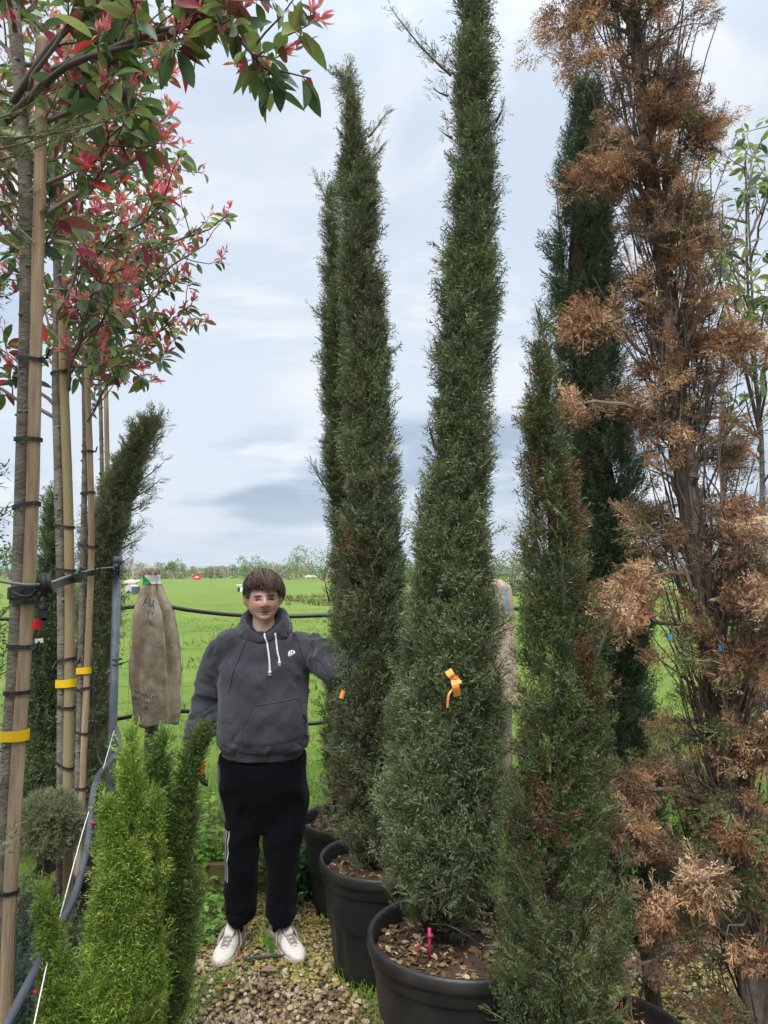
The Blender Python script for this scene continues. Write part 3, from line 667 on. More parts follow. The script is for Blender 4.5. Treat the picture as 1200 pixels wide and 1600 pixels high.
# ------------------------------------------------------------------ the browned cypress
t = thing('dead_cypress', 'browned dying cypress with a bare grey trunk, on the right', 'cypress tree', (1.24, 2.6, 0.0), 'cypresses crowded on the right')
YD = 2.6
tk = [(1192, 1680), (1180, 1560), (1160, 1390), (1138, 1230), (1118, 1060), (1095, 900), (1070, 740), (1055, 600), (1040, 440), (1018, 280), (1000, 130), (985, -20), (975, -150)]
TP = np.array([W(px, py, YD) for px, py in tk]); TP[0] = (TP[1][0] + 0.03, YD, 0.0); TPS = spline(TP, 50)
tr = Geo(); rr = np.interp(np.arange(50), [0, 8, 25, 40, 49], [0.05, 0.044, 0.036, 0.022, 0.008]) * np.array([1 + 0.10 * fbm((0, 0, i * .35)) for i in range(50)])
tr.add(*tube(TPS, rr, 14)); tr.build('trunk', M['deadbark'], t, smooth=True)
g = Geo(); gb = Geo(); Ps, Ds, Ss, Cs = [], [], [], []
BR = np.array([(0.29, 0.155, 0.078), (0.42, 0.25, 0.135), (0.20, 0.12, 0.072), (0.50, 0.345, 0.21), (0.13, 0.09, 0.06)])
KD = keys([(1170, 1640, 100), (1125, 1400, 105), (1105, 1200, 98), (1085, 1000, 84), (1066, 800, 72), (1044, 600, 50), (1016, 400, 36), (1000, 250, 27), (984, 120, 32), (972, 0, 32), (965, -130, 26)], YD)
def dead_branch(p0, az, L, upk, r0, clumps, cs, spread=1.0):
    d = np.array([math.cos(az), math.sin(az), 0.0]); n = 9; sI = np.linspace(0, 1, n)
    P = p0 + d * (L * (0.25 * sI + 0.5 * sI ** 2) * spread)[:, None] + np.array([0, 0, 1.0]) * (upk * L * (sI - 0.22 * sI ** 3))[:, None]
    P = P + np.cumsum(rng.normal(0, 0.010, (n, 3)), 0)
    gb.add(*tube(P, np.linspace(r0, 0.0022, n), 5, cap=False), C=np.array((0.19, 0.155, 0.13)) * rng.uniform(0.5, 1.15))
    for c in range(clumps):
        if fbm((P[-1][0] * 4.5, P[-1][1] * 4.5, P[-1][2] * 3.2)) < 0.0 and rng.random() < 0.72: continue
        u = rng.uniform(0.35, 1.0); i = min(int(u * (n - 1)), n - 2); q = P[i] + (P[i + 1] - P[i]) * (u * (n - 1) - i)
        a2 = az + rng.normal(0, 0.8); d2 = np.array([math.cos(a2), math.sin(a2), rng.uniform(-0.1, 0.7)]); l2 = rng.uniform(0.05, 0.16)
        e = q + d2 * l2 * 0.5; e2 = q + d2 * l2 + np.array([0, 0, -0.02])
        gb.add(*tube([q, e, e2], np.array([0.003, 0.0022, 0.0014]), 4, cap=False), C=np.array((0.20, 0.15, 0.115)) * rng.uniform(0.6, 1.1))
        k = int(rng.uniform(7, 15)); cc = BR[rng.choice(5, p=[.25, .2, .2, .12, .23])] * rng.uniform(0.7, 1.15)
        if rng.random() < 0.06 + 0.30 * (p0[2] < 1.4): cc = np.array((0.13, 0.15, 0.055))
        f = rng.uniform(0.2, 1.05, k)[:, None]
        Ps.append(q + (e2 - q) * f + rng.normal(0, 0.012, (k, 3)))
        Ds.append(d2 + np.array([0, 0, rng.uniform(-0.55, 0.35)]) + rng.normal(0, 0.5, (k, 3))); Ss.append(cs * rng.uniform(0.6, 1.2, k)); Cs.append(cc * rng.uniform(0.8, 1.2, (k, 1)))
NB = 235
for i in range(NB):
    f = (i + 0.5) / NB; j = 1.5 + f * 46; p0 = TPS[int(j)] + (TPS[int(j) + 1] - TPS[int(j)]) * (j % 1)
    rl = np.interp(p0[2], KD[:, 0], KD[:, 2]); az = rng.normal(-math.pi / 2, 1.1) if rng.random() < 0.45 else rng.uniform(-math.pi, math.pi)
    if p0[2] < 2.0 and abs(az + math.pi / 2) < 0.75 and rng.random() < 0.7: continue
    L_ = rl * rng.uniform(1.0, 1.65); dead_branch(p0, az, L_, rng.uniform(0.7, 1.7), rng.uniform(0.005, 0.012), int(rng.integers(3, 8)), 0.056 if p0[2] > 2.2 else 0.066, rng.uniform(0.6, 1.15))
for (x0, y0, x1, y1, cl) in ((985, 60, 868, 60, 14), (985, 110, 905, 100, 8), (1035, 660, 850, 655, 10), (1010, 560, 915, 520, 14), (1020, 320, 905, 290, 12), (1100, 900, 985, 925, 12), (1110, 1010, 930, 950, 16), (1120, 1250, 925, 1225, 20), (1140, 1400, 960, 1285, 24), (1150, 1500, 930, 1545, 16), (1160, 1450, 1075, 1380, 16), (1140, 1190, 1195, 960, 20), (1060, 550, 1150, 540, 14), (1020, 250, 1090, 215, 12), (990, 90, 1075, 140, 12), (1000, 10, 1050, -30, 10), (985, 30, 930, -20, 12), (1090, 800, 1165, 840, 12), (1150, 1330, 1200, 1150, 20), (1165, 1480, 1040, 1440, 16)):
    a_, b_ = W(x0, y0, YD), W(x1, y1, YD - rng.uniform(0.05, 0.3)); n = 9; sI = np.linspace(0, 1, n)[:, None]
    P = a_ + (b_ - a_) * sI + np.array([0, 0, 1]) * np.sin(sI * math.pi) * 0.05 + np.cumsum(rng.normal(0, .006, (n, 3)), 0)
    gb.add(*tube(P, np.linspace(0.008, 0.002, n), 5, cap=False), C=np.array((0.22, 0.18, 0.15)) * rng.uniform(0.6, 1.1))
    for c in range(cl):
        u = rng.uniform(0.5, 1.0); q = P[min(int(u * 8.99), 8)]; k = 12; dd = nrmz(b_ - a_) + rng.normal(0, .5, 3) + np.array([0, 0, -0.25]); cc = BR[rng.integers(0, 5)] * rng.uniform(0.9, 1.25)
        Ps.append(q + rng.normal(0, 0.02, (k, 3)) + dd * rng.uniform(0, .05, (k, 1))); Ds.append(dd + rng.normal(0, .5, (k, 3))); Ss.append(0.064 * rng.uniform(.6, 1.2, k)); Cs.append(cc * rng.uniform(.8, 1.2, (k, 1)))
for i in range(24):        # the lower skirt still holds some green
    j = rng.uniform(1.5, 15); p0 = TPS[int(j)]; dead_branch(p0, rng.normal(-math.pi / 2 - .5, 1.0), rng.uniform(.3, .52), rng.uniform(.5, 1.5), 0.008, int(rng.integers(3, 7)), 0.066, 0.9)
P, D, S_, C_ = np.concatenate(Ps), np.concatenate(Ds), np.concatenate(Ss), np.concatenate(Cs)
f = rng.random(len(P)) < 0.6
place_sprays(g, SPR_DROOP, P[f], D[f], S_[f], C_[f]); place_sprays(g, SPR_FAN, P[~f], D[~f], S_[~f], C_[~f])
# thin upright dead twigs packed round the trunk
TW = []
for i in range(380):
    j = rng.uniform(1, 46); p0 = TPS[int(j)]; a = rng.uniform(-math.pi, math.pi); l = rng.uniform(0.25, 0.6); r1 = rng.uniform(0.05, 0.24)
    d = np.array([math.cos(a), math.sin(a), 0]); sI = np.linspace(0, 1, 5)[:, None]
    PT = p0 + d * r1 * (0.3 + 0.7 * sI) + np.array([0, 0, 1.0]) * l * sI + np.cumsum(rng.normal(0, .013, (5, 3)), 0); TW.append(PT)
    gb.add(*tube(PT, np.linspace(0.0042, 0.0014, 5), 4, cap=False), C=np.array((0.14, 0.11, 0.09)) * rng.uniform(0.4, 1.3))
P, D, S_, C_ = [], [], [], []
for PT in TW:                      # dry sprays still holding to the upright twigs
    if rng.random() < 0.5: continue
    n = int(rng.integers(4, 11)); u = rng.uniform(1.2, 3.99, n); i = u.astype(int); q = PT[i] + (PT[np.minimum(i + 1, 4)] - PT[i]) * (u - i)[:, None]
    P.append(q); D.append(nrmz(PT[4] - PT[0]) * .8 + rng.normal(0, .45, (n, 3))); S_.append(rng.uniform(.035, .065, n)); C_.append(BR[rng.choice(5, p=[.2, .1, .3, .05, .35])] * rng.uniform(.5, 1.0, (n, 1)))
place_sprays(g, SPR_FAN, np.concatenate(P), np.concatenate(D), np.concatenate(S_), np.concatenate(C_))
gb.build('branches', M['plain'], t); g.build('crown', M['conifer'], t)

# ------------------------------------------------------------------ pots
CHIP = np.array([(0.10, 0.06, 0.035), (0.17, 0.10, 0.055), (0.28, 0.19, 0.11), (0.07, 0.045, 0.03), (0.40, 0.31, 0.21), (0.22, 0.13, 0.07)])
def pot(label, x, y, R, H, chips=500, fill=0.07, group='black nursery pots', z0=0.0):
    t = thing('plant_pot', label, 'plant pot', (x, y, z0), group)
    rb = R * 0.74
    off = np.array([x, y, z0])
    rib = lambda i, a: 1 + 0.012 * np.where((i >= 1) & (i <= 9), np.clip(np.sin(a * 16) * 3, -1, 1), 0)
    zs_ = np.linspace(0, H * 0.80, 10); rs = rb + (R * 0.93 - rb) * zs_ / H
    prof = [(0.001, 0.0)] + list(zip(rs, zs_)) + [(R * 0.945, H * 0.805), (R * 0.955, H * 0.815), (R * 0.962, H - 0.052)]
    V, Q = lathe(prof, 96, rib); g = Geo(); g.add(V + off, Q=Q); g.build('body', M['pot'], t, smooth=True)
    rim = [(R * 0.95, H - 0.054), (R * 0.992, H - 0.05), (R * 1.0, H - 0.035), (R * 1.0, H - 0.012), (R * 0.985, H - 0.002), (R * 0.965, H), (R * 0.945, H - 0.006), (R * 0.935, H - 0.02), (R * 0.91, H * 0.7), (R * 0.88, H * 0.5)]
    V, Q = lathe(rim, 80); g = Geo(); g.add(V + off, Q=Q); g.build('rim', M['pot'], t, smooth=True)
    # soil with bark chips on it
    n = 24; V, Q = lathe([(0.001, H - fill + 0.035)] + [(R * 0.915 * k / 8, H - fill + 0.035 * (1 - (k / 8) ** 2)) for k in range(1, 9)], 40)
    V = V + np.array([[0, 0, 0.012 * fbm((v[0] * 9 + x, v[1] * 9, 3))] for v in V]) + off
    g = Geo(); g.add(V, Q=Q); g.build('soil', M['soil'], t, smooth=True)
    if chips:
        a = rng.uniform(0, 6.3, chips); r = R * 0.9 * np.sqrt(rng.uniform(0.05, 1, chips)); k = rng.integers(0, 8, chips); Rm = rotz_rand(chips, 0.5); g = Geo()
        c = CHIP[rng.integers(0, 6, chips)] * rng.uniform(0.7, 1.3, (chips, 1)); sz = rng.uniform(0.006, 0.017, chips)
        P = np.stack([x + r * np.cos(a), y + r * np.sin(a), z0 + H - fill + 0.036 * (1 - (r / R) ** 2) + 0.004 + 0 * a], -1)
        for q in range(8):
            i = np.where(k == q)[0]; Vt = STONE_SHAPES[q] * np.array([1.2, 0.8, 0.55])
            Vv = np.einsum('nij,mj->nmi', Rm[i], Vt) * sz[i][:, None, None] + P[i][:, None]
            g.add(Vv.reshape(-1, 3), (ICO1T[None] + (np.arange(len(i)) * len(Vt))[:, None, None]).reshape(-1, 3), C=np.repeat(c[i], len(Vt), 0))
        tag(g.build('bark_chips', M['chips'], t), kind='stuff')
    return t
pot('largest black ribbed plastic pot, nearest the camera at the bottom centre', 0.275, 2.8, 0.335, 0.50, 650)
pot('black plastic pot second in the row, beside the young man', 0.005, 3.55, 0.295, 0.49, 450)
pot3 = pot('rear black plastic pot with a small blue tag on its rim', -0.15, 4.18, 0.29, 0.46, 450)
pot('black pot at the bottom edge under the patchy thin cypress', 0.58, 2.2, 0.27, 0.49, 120)
pot('small black pot holding the second staked tree on the left', -1.34, 3.22, 0.17, 0.30, 120)
pot('small black pot holding the third staked tree, by the hose', -1.55, 3.92, 0.17, 0.30, 80)
pot('low black pot near the grey hose bend', -1.08, 3.05, 0.13, 0.22, 60)
g = Geo(); p = W(533, 1282, 4.18); g.add(*box(W(496, 1281, 4.41), (0.018, 0.006, 0.055))); g.build('rim_tag', M['blue'], pot3)
def simple(name, label, cat, mt, parts, smooth=True, group=None, loc=None):
    g = Geo()
    for p_ in parts: g.add(*p_)
    V = np.concatenate(g.V); o_ = V.mean(0) if loc is None else np.array(loc)
    me = g.mesh(name, mt, smooth, o_, colors=False); o = link(name, me); o.location = o_
    return tag(o, label, cat, group)
simple('drip_stake', 'pink drip stake standing in the nearest big pot', 'drip stake', M['pink'], [tube([W(671, 1500, 2.60), W(671, 1450, 2.60)], [0.005, 0.006], 7), tube([W(668, 1462, 2.595), W(676, 1462, 2.595)], 0.007, 7)], group='pink drip stakes')
simple('drip_stake', 'pink drip stake in the rear pot, behind the second pot', 'drip stake', M['pink'], [tube([W(531, 1308, 4.0), W(531, 1278, 4.0)], 0.006, 7)], group='pink drip stakes')
simple('drip_tube', 'thin dark drip tube across the soil of the nearest pot', 'tube', M['blackpipe'], [tube(spline([W(672, 1444, 2.66), W(700, 1446, 2.62), W(730, 1462, 2.6), W(760, 1482, 2.6), W(800, 1480, 2.6)], 14), 0.0028, 6)])

# ------------------------------------------------------------------ broad leaves
def leaf_template(wd=0.36, curl=0.12, fold=0.06):
    sx = np.array([0, .12, .3, .5, .7, .88, 1.0]); hw = np.array([0.012, .10, .165, .18, .145, .075, 0.0]) * wd / 0.36
    V = []
    for u, h_ in zip(sx, hw):
        y = -curl * u * u
        V += [(-h_, y + fold * h_ / .18, u), (0, y, u), (h_, y + fold * h_ / .18, u)]
    V = np.array(V); V[:, 2] = V[:, 2] * 0.88 + 0.12
    Q = []
    for i in range(6):
        for j in range(2): Q.append([i * 3 + j, i * 3 + j + 1, i * 3 + 3 + j + 1, i * 3 + 3 + j])
    Vp = np.array([(-0.012, 0, 0), (0.012, 0, 0), (0.012, 0, .14), (-0.012, 0, .14)])
    Q.append([len(V), len(V) + 1, len(V) + 2, len(V) + 3])
    return np.concatenate([V, Vp]), np.array(Q)
LEAF = [leaf_template(0.36, c, f) for c, f in ((0.06, 0.06), (0.2, 0.08), (0.32, 0.03), (0.12, 0.13))]
LEAF_N = [leaf_template(0.26, c, f) for c, f in ((0.05, 0.05), (0.2, 0.05))]
LC = {'dark': (0.056, 0.106, 0.04), 'mid': (0.112, 0.175, 0.048), 'olive': (0.206, 0.237, 0.075), 'bronze': (0.213, 0.081, 0.056), 'purple': (0.237, 0.037, 0.062), 'red': (0.546, 0.047, 0.053), 'sage': (0.163, 0.225, 0.15), 'lime': (0.225, 0.325, 0.062)}
LEAF_MESH = {}
def leaf_mesh(kind, q):
    if (kind, q) not in LEAF_MESH:
        g = Geo(); V, Q = LEAF[q]; g.add(V, Q=Q, C=np.array(LC[kind])); LEAF_MESH[(kind, q)] = g.mesh('leaf', M['leafy'], True)
    return LEAF_MESH[(kind, q)]
def place_leaves(g, P, D, Nn, S_, C_, tmpl=LEAF):
    D = nrmz(D); Y = nrmz(Nn - D * (Nn * D).sum(1, keepdims=True)); X = np.cross(Y, D); k = rng.integers(0, len(tmpl), len(P))
    for q in range(len(tmpl)):
        i = np.where(k == q)[0]
        if not len(i): continue
        Vt, Qt = tmpl[q]
        V = P[i][:, None] + S_[i][:, None, None] * (Vt[None, :, 0:1] * X[i][:, None] + Vt[None, :, 1:2] * Y[i][:, None] + Vt[None, :, 2:3] * D[i][:, None])
        g.add(V.reshape(-1, 3), Q=(Qt[None] + (np.arange(len(i)) * len(Vt))[:, None, None]).reshape(-1, 4), C=np.repeat(C_[i], len(Vt), 0))
def to_px(P):
    x = P[:, 0]; y = P[:, 1]; z = P[:, 2] - CAMZ
    dep = y * math.cos(PITCH) + z * math.sin(PITCH); v = -y * math.sin(PITCH) + z * math.cos(PITCH)
    return 600 + FPX * x / dep, 800 - FPX * v / dep, dep

def broadleaf(t, trunk_path, z_lo, z_hi, nprim, ntwig, rad, leaf_size, mixw, n_single, shoots=0.6, extra=(), bias=(0, 0), shoot_col=(0.60, 0.12, 0.15), leafn=(4, 8), prim_col=(0.20, 0.17, 0.14), up=0.55, shoot_n=(6, 12)):
    TPs = np.asarray(trunk_path); gb = Geo(); tips = []; base_mid = []
    def limb(p0, d, L, r0, r1, col_, wig=0.03, n=7):
        sI = np.linspace(0, 1, n)[:, None]
        P = p0 + d * L * sI + np.array([0, 0, 1.0]) * (L * 0.18) * sI ** 2 + np.cumsum(rng.normal(0, wig * L, (n, 3)), 0) * (sI > 0)
        gb.add(*tube(P, np.linspace(r0, r1, n), 5, cap=False), C=col_); return P
    limbs = []
    for i in range(nprim):
        z = z_lo + (z_hi - z_lo) * (i + rng.random()) / nprim
        p0 = np.array([np.interp(z, TPs[:, 2], TPs[:, 0]), np.interp(z, TPs[:, 2], TPs[:, 1]), z])
        az = rng.uniform(-math.pi, math.pi); d = np.array([math.cos(az) + bias[0], math.sin(az) + bias[1], rng.uniform(0.2, 1.0) * up * 2]); d /= np.linalg.norm(d)
        limbs.append(limb(p0, d, rad * rng.uniform(0.55, 1.0), 0.009, 0.004, np.array(prim_col) * rng.uniform(.6, 1.1)))
    for ex in extra: 
        P = spline(ex, 16); gb.add(*tube(P, np.linspace(0.013, 0.004, 16), 7, cap=False), C=np.array((0.085, 0.07, 0.06))); limbs.append(P)
    for P in limbs:
        n = len(P); nt_ = ntwig if n < 10 else ntwig * 2
        for k in range(nt_):
            u = rng.uniform(0.3, 1.0); i = min(int(u * (n - 1)), n - 2); q = P[i] + (P[i + 1] - P[i]) * rng.random()
            d = nrmz(P[i + 1] - P[i]) * 0.6 + rng.normal(0, 0.6, 3) + np.array([0, 0, 0.25]); d = nrmz(d); L = rad * rng.uniform(0.14, 0.34)
            T_ = limb(q, d, L, 0.0035, 0.0018, np.array((0.17, 0.085, 0.07)) * rng.uniform(0.6, 1.2), 0.04, 4); tips.append((T_[-1], nrmz(T_[-1] - T_[-2]))); base_mid.append((T_[1], T_[2], nrmz(T_[2] - T_[1])))
        tips.append((P[-1], nrmz(P[-1] - P[-2])))
    LP, LD, LN, LS, LK = [], [], [], [], []
    names = list(mixw.keys()); pw = np.array(list(mixw.values())); pw = pw / pw.sum()
    gs = Geo(); SP, SD, SN, SS, SC = [], [], [], [], []
    def leaf_at(p, d, radial, sc_):
        dd = d * rng.uniform(0.1, 0.6) + radial * 0.9 + np.array([0, 0, rng.uniform(-0.75, 0.25)])
        LP.append(p); LD.append(dd); LN.append(np.array([0, 0, 1.0]) + rng.normal(0, 0.5, 3)); LS.append(leaf_size * rng.uniform(0.6, 1.15) * sc_); LK.append(rng.choice(len(names), p=pw))
    for p, d in tips:
        a0 = np.cross(d, rng.normal(0, 1, 3)); a0 /= np.linalg.norm(a0); b0 = np.cross(d, a0)
        for k in range(int(rng.integers(*leafn))):
            an = rng.uniform(0, 6.3); leaf_at(p - d * rng.uniform(0, 0.05), d, a0 * math.cos(an) + b0 * math.sin(an), 1)
        if rng.random() < shoots:
            for sh in range(int(rng.integers(1, 4))):
                sd = nrmz(d * .6 + np.array([0, 0, 0.7]) + rng.normal(0, 0.35, 3)); l = rng.uniform(0.03, 0.09); e = p + sd * l
                gs.add(*tube([p, e], np.array([0.0016, 0.001]), 3, cap=False), C=np.array(shoot_col) * 0.6)
                n = int(rng.integers(*shoot_n)); 
                for k in range(n):
                    u = rng.uniform(0.3, 1); SP.append(p + sd * l * u); SD.append(sd * rng.uniform(.5, 1.4) + rng.normal(0, .45, 3)); SN.append(rng.normal(0, 1, 3)); SS.append(rng.uniform(0.018, 0.048)); SC.append(np.array(shoot_col) * np.array([rng.uniform(.7, 1.25), rng.uniform(.5, 2.2), rng.uniform(.6, 1.6)]))
    for a, b_, d in base_mid:
        for k in range(int(rng.integers(1, 3))):
            r_ = nrmz(np.cross(d, rng.normal(0, 1, 3))); leaf_at(a + (b_ - a) * rng.random(), d, r_, 0.9)
    LP, LD, LN, LS, LK = map(np.array, (LP, LD, LN, LS, LK))
    gb.build('branches', M['plain'], t, smooth=True)
    x, y, dep = to_px(LP); score = LS / dep * ((x > -20) & (x < 1220) & (y > -20) & (y < 1600)); order = np.argsort(-score); single = order[:n_single]; single = single[score[single] > 0]
    rest = np.setdiff1d(np.arange(len(LP)), single); o3 = np.array(t.location); kinds = [names[k] for k in LK]
    cr = thing('crown', None, None); cr.parent = t
    for i in single:
        o = link('leaf', leaf_mesh(kinds[i], int(rng.integers(0, 4))), cr)
        D = nrmz(LD[i]); Y = nrmz(LN[i] - D * LN[i].dot(D)); X = np.cross(Y, D); mw = Matrix(np.stack([X, Y, D], 1).tolist()).to_4x4()
        o.matrix_local = Matrix.Translation((LP[i] - o3).tolist()) @ mw @ Matrix.Scale(float(LS[i]), 4)
    if len(rest):
        g = Geo(); cc = np.array([LC[k] for k in kinds]) * rng.uniform(0.75, 1.25, (len(kinds), 1)); place_leaves(g, LP[rest], LD[rest], LN[rest], LS[rest], cc[rest])
        tag(g.build('leaves', M['leafy'], cr), kind='stuff')
    if SP:
        place_leaves(gs, np.array(SP), np.array(SD), np.array(SN), np.array(SS), np.clip(np.array(SC), 0, 0.75), LEAF_N)
        tag(gs.build('young_shoots', M['leafy'], cr), kind='stuff')
    return LP

def band(t, name, mt, ca, cb, r, z, h, tilt=0.0, tail=0.0):
    """a strap round two poles: a flat stadium-shaped ring"""
    ca = np.array([ca[0], ca[1]]); cb = np.array([cb[0], cb[1]]); d = nrmz(cb - ca); nn = np.array([-d[1], d[0]]); pts = []
    ra, rb_ = r
    for k in range(9): a = math.pi / 2 + math.pi * k / 8; pts.append(ca + ra * (d * math.cos(a) + nn * math.sin(a)))
    for k in range(9): a = -math.pi / 2 + math.pi * k / 8; pts.append(cb + rb_ * (d * math.cos(a) + nn * math.sin(a)))
    pts = np.array(pts); n = len(pts); c = pts.mean(0)
    zt = z + tilt * ((pts - c) @ d); o_ = c + (pts - c) * (1 + 0.003 / np.linalg.norm(pts - c, axis=1, keepdims=True))
    V = np.concatenate([np.c_[pts, zt - h / 2], np.c_[pts, zt + h / 2], np.c_[o_, zt - h / 2], np.c_[o_, zt + h / 2]])
    Q = []
    for i in range(n):
        j = (i + 1) % n; Q += [[2 * n + i, 2 * n + j, 3 * n + j, 3 * n + i], [n + i, n + j, j, i], [n + i, 3 * n + i, 3 * n + j, n + j], [i, j, 2 * n + j, 2 * n + i]]
    g = Geo(); g.add(V, Q=Q)
    if tail:
        e = np.array([*(cb + d * rb_), z]); g.add(*tube([e, e + np.array([d[0] * tail, -0.02, -0.3 * tail]), e + np.array([d[0] * tail * 1.5, -0.03, 0.6 * tail])], np.array([0.006, 0.006, 0.004]), 5, R2=np.array([0.003] * 3)))
    return g.build(name, mt, t, colors=False)
def pole(path, r, mt, t, name, n=30, knots=0.0, sides=12):
    if name == 'stake': n = 110
    P = spline(path, n); R = np.interp(np.linspace(0, 1, n), np.linspace(0, 1, len(r)), r)
    if name == 'stake':                                # knots swell the wood in uneven rings
        for zk in np.cumsum(rng.uniform(.18, .42, 12)): R = R * (1 + rng.uniform(.02, .07) * np.exp(-((P[:, 2] - zk) / .013) ** 2))
    V, T, Q = tube(P, R, sides)
    if knots:
        C_ = np.concatenate([np.repeat(P, sides, 0), P[:1], P[-1:]]); f = np.array([1 + knots * fbm((v[0] * 30, v[1] * 30, v[2] * 4)) for v in V]); V = C_ + (V - C_) * f[:, None]
    g = Geo(); g.add(V, T, Q)
    if name == 'trunk':                                # pruned knots and leaf scars
        for k in range(int(len(P) * 1.6)):
            i = int(rng.integers(1, n - 2)); a = rng.uniform(-2.8, 0.4); g.add(ICO1 * np.array([0.008, 0.006, 0.006]) * rng.uniform(.6, 1.3) + P[i] + (P[i + 1] - P[i]) * rng.random() + np.array([math.cos(a), math.sin(a), 0]) * R[i] * 0.95, ICO1T)
    return g.build(name, mt, t, smooth=True, colors=False), P
def staked(label, Y, tpx, spx, ties, tapes, tr, sr, base, crown, ybk=0.02, smat='stake'):
    t = thing('photinia_tree', label, 'photinia tree', base, 'staked photinia standards on the left')
    tp = [W(px, py, Y + ybk) for px, py in tpx]; tp[0] = np.array([tp[0][0], Y + ybk, 0.0]); sp_ = [W(px, py, Y) for px, py in spx]; sp_[0] = np.array([sp_[0][0], Y, 0.0])
    _, TPl = pole(tp, [tr, tr * .92, tr * .8], M['bark'], t, 'trunk', 40, 0.05)
    _, SPl = pole(sp_, [sr, sr * .98, sr * .9], M[smat], t, 'stake', 30, 0.03)
    def at(P, z): return np.array([np.interp(z, P[:, 2], P[:, 0]), np.interp(z, P[:, 2], P[:, 1])])
    for k, py in enumerate(ties):
        z = W(0, py, Y)[2]; a, b_ = at(TPl, z), at(SPl, z); band(t, 'tree_tie', M['rubber'], a, b_, (tr * .98 + .002, sr + .003), z, 0.011, rng.normal(0, .12), 0.03 if k % 3 == 0 else 0)
    for py in tapes:
        z = W(0, py, Y)[2]; band(t, 'yellow_tape', M['yellow'], at(TPl, z), at(SPl, z), (tr + .004, sr + .006), z, 0.03 if Y < 2.5 else .032, 0.1)
    broadleaf(t, TPl, **crown)
    return t, TPl, SPl
PMIX = {'dark': 3.2, 'mid': 4, 'olive': 3.4, 'bronze': 1.0, 'purple': 1.1, 'red': 0.35, 'sage': 1.6}
ex1 = [[W(8, 190, 2.25), W(60, 140, 2.2), W(110, 100, 2.15), W(190, 75, 2.1), W(260, 58, 2.05), W(320, 20, 2.0), W(370, 2, 1.98), W(415, -40, 1.97)],
       [W(20, 160, 2.28), W(90, 60, 2.2), W(160, 10, 2.15), W(230, -40, 2.1)],
       [W(170, 80, 2.12), W(240, 50, 2.05), W(300, 40, 2.0)],
       [W(300, 20, 2.03), W(340, 40, 2.0), W(375, 62, 1.98), W(400, 92, 1.96)]]
staked('nearest staked photinia, pale smooth trunk with yellow tape at the left edge', 2.3, [(0, 1700), (3, 1400), (20, 1100), (31, 900), (38, 650), (42, 450), (38, 250), (25, 60), (10, -80)],
       [(10, 1700), (14, 1450), (27, 1200), (40, 1000), (50, 800), (57, 500), (63, 250), (66, 60)], [560, 686, 790, 1010, 1083, 1395], [1150], 0.0245, 0.0195, (-1.13, 2.32, 0),
       dict(z_lo=2.72, z_hi=3.5, nprim=15, ntwig=5, rad=0.52, leaf_size=0.105, mixw=PMIX, n_single=300, shoots=0.5, extra=ex1, bias=(0.25, -0.1)))
staked('second staked photinia, trunk and stake with yellow tape, mossy stake top', 3.2, [(98, 1480), (96, 1250), (97, 1000), (93, 800), (88, 600), (90, 450), (86, 300), (80, 150)],
       [(110, 1480), (106, 1250), (109, 1000), (107, 800), (100, 600), (97, 470)], [582, 822, 890, 1032, 1105, 1195], [1068], 0.02, 0.0205, (-1.34, 3.22, 0),
       dict(z_lo=2.36, z_hi=3.9, nprim=24, ntwig=8, rad=0.62, leaf_size=0.09, mixw=PMIX, n_single=280, shoots=0.95, bias=(0.25, -0.1)), smat='stakeold')
staked('third staked photinia, thinner pair beside the leaning dark cypress', 3.9, [(118, 1420), (121, 1250), (126, 1050), (130, 850), (133, 700), (131, 560), (128, 400), (125, 250)],
       [(121, 1420), (130, 1200), (138, 1000), (143, 850), (140, 700), (136, 580), (134, 480)], [705, 770, 853, 893, 1077, 1145, 1232], [1048], 0.016, 0.0165, (-1.55, 3.92, 0),
       dict(z_lo=2.5, z_hi=4.3, nprim=24, ntwig=8, rad=0.74, leaf_size=0.085, mixw=PMIX, n_single=200, shoots=1.0, bias=(0.3, 0)))
staked('fourth and rearmost staked photinia by the grey steel post', 4.75, [(162, 1300), (162, 1050), (160, 850), (159, 720), (155, 560), (150, 400)],
       [(170, 1300), (170, 1100), (169, 850), (167, 690), (165, 600)], [740, 1065, 1130], [], 0.014, 0.016, (-1.72, 4.77, 0.12),
       dict(z_lo=2.75, z_hi=4.2, nprim=16, ntwig=5, rad=0.55, leaf_size=0.085, mixw=PMIX, n_single=0, shoots=0.8, bias=(0.2, 0)))
# leafy young trees at the far right
t = thing('leafy_tree', 'young tree with green oval leaves and pinkish buds at the right edge', 'tree', (2.22, 4.5, 0.12), None)
_, P = pole([np.array([2.22, 4.5, .12]), W(1194, 1000, 4.5), W(1190, 700, 4.5), W(1180, 560, 4.5), W(1168, 300, 4.5)], [0.027, .018, .009, .005], M['bark'], t, 'trunk')
broadleaf(t, P, z_lo=2.2, z_hi=4.0, nprim=18, ntwig=6, rad=0.66, leaf_size=0.095, mixw={'dark': 3, 'mid': 4, 'olive': 2, 'sage': 2, 'lime': 1.5}, n_single=160, shoots=0.6, bias=(-0.45, 0), shoot_col=(0.30, 0.20, 0.15), leafn=(3, 6), up=0.9, shoot_n=(3, 6),
          extra=[[W(1190, 690, 4.5), W(1160, 560, 4.4), W(1120, 420, 4.35), W(1090, 290, 4.3)], [W(1188, 660, 4.5), W(1170, 480, 4.45), W(1165, 240, 4.4)]])
t = thing('bare_young_tree', 'young pale trunked tree with few leaves behind the browned cypress', 'tree', (2.35, 5.6, 0.12), None)
_, P = pole([np.array([2.4, 5.6, .12]), W(1133, 1040, 5.6), W(1130, 760, 5.6), W(1128, 500, 5.6)], [0.03, .026, .01], M['bark'], t, 'trunk')
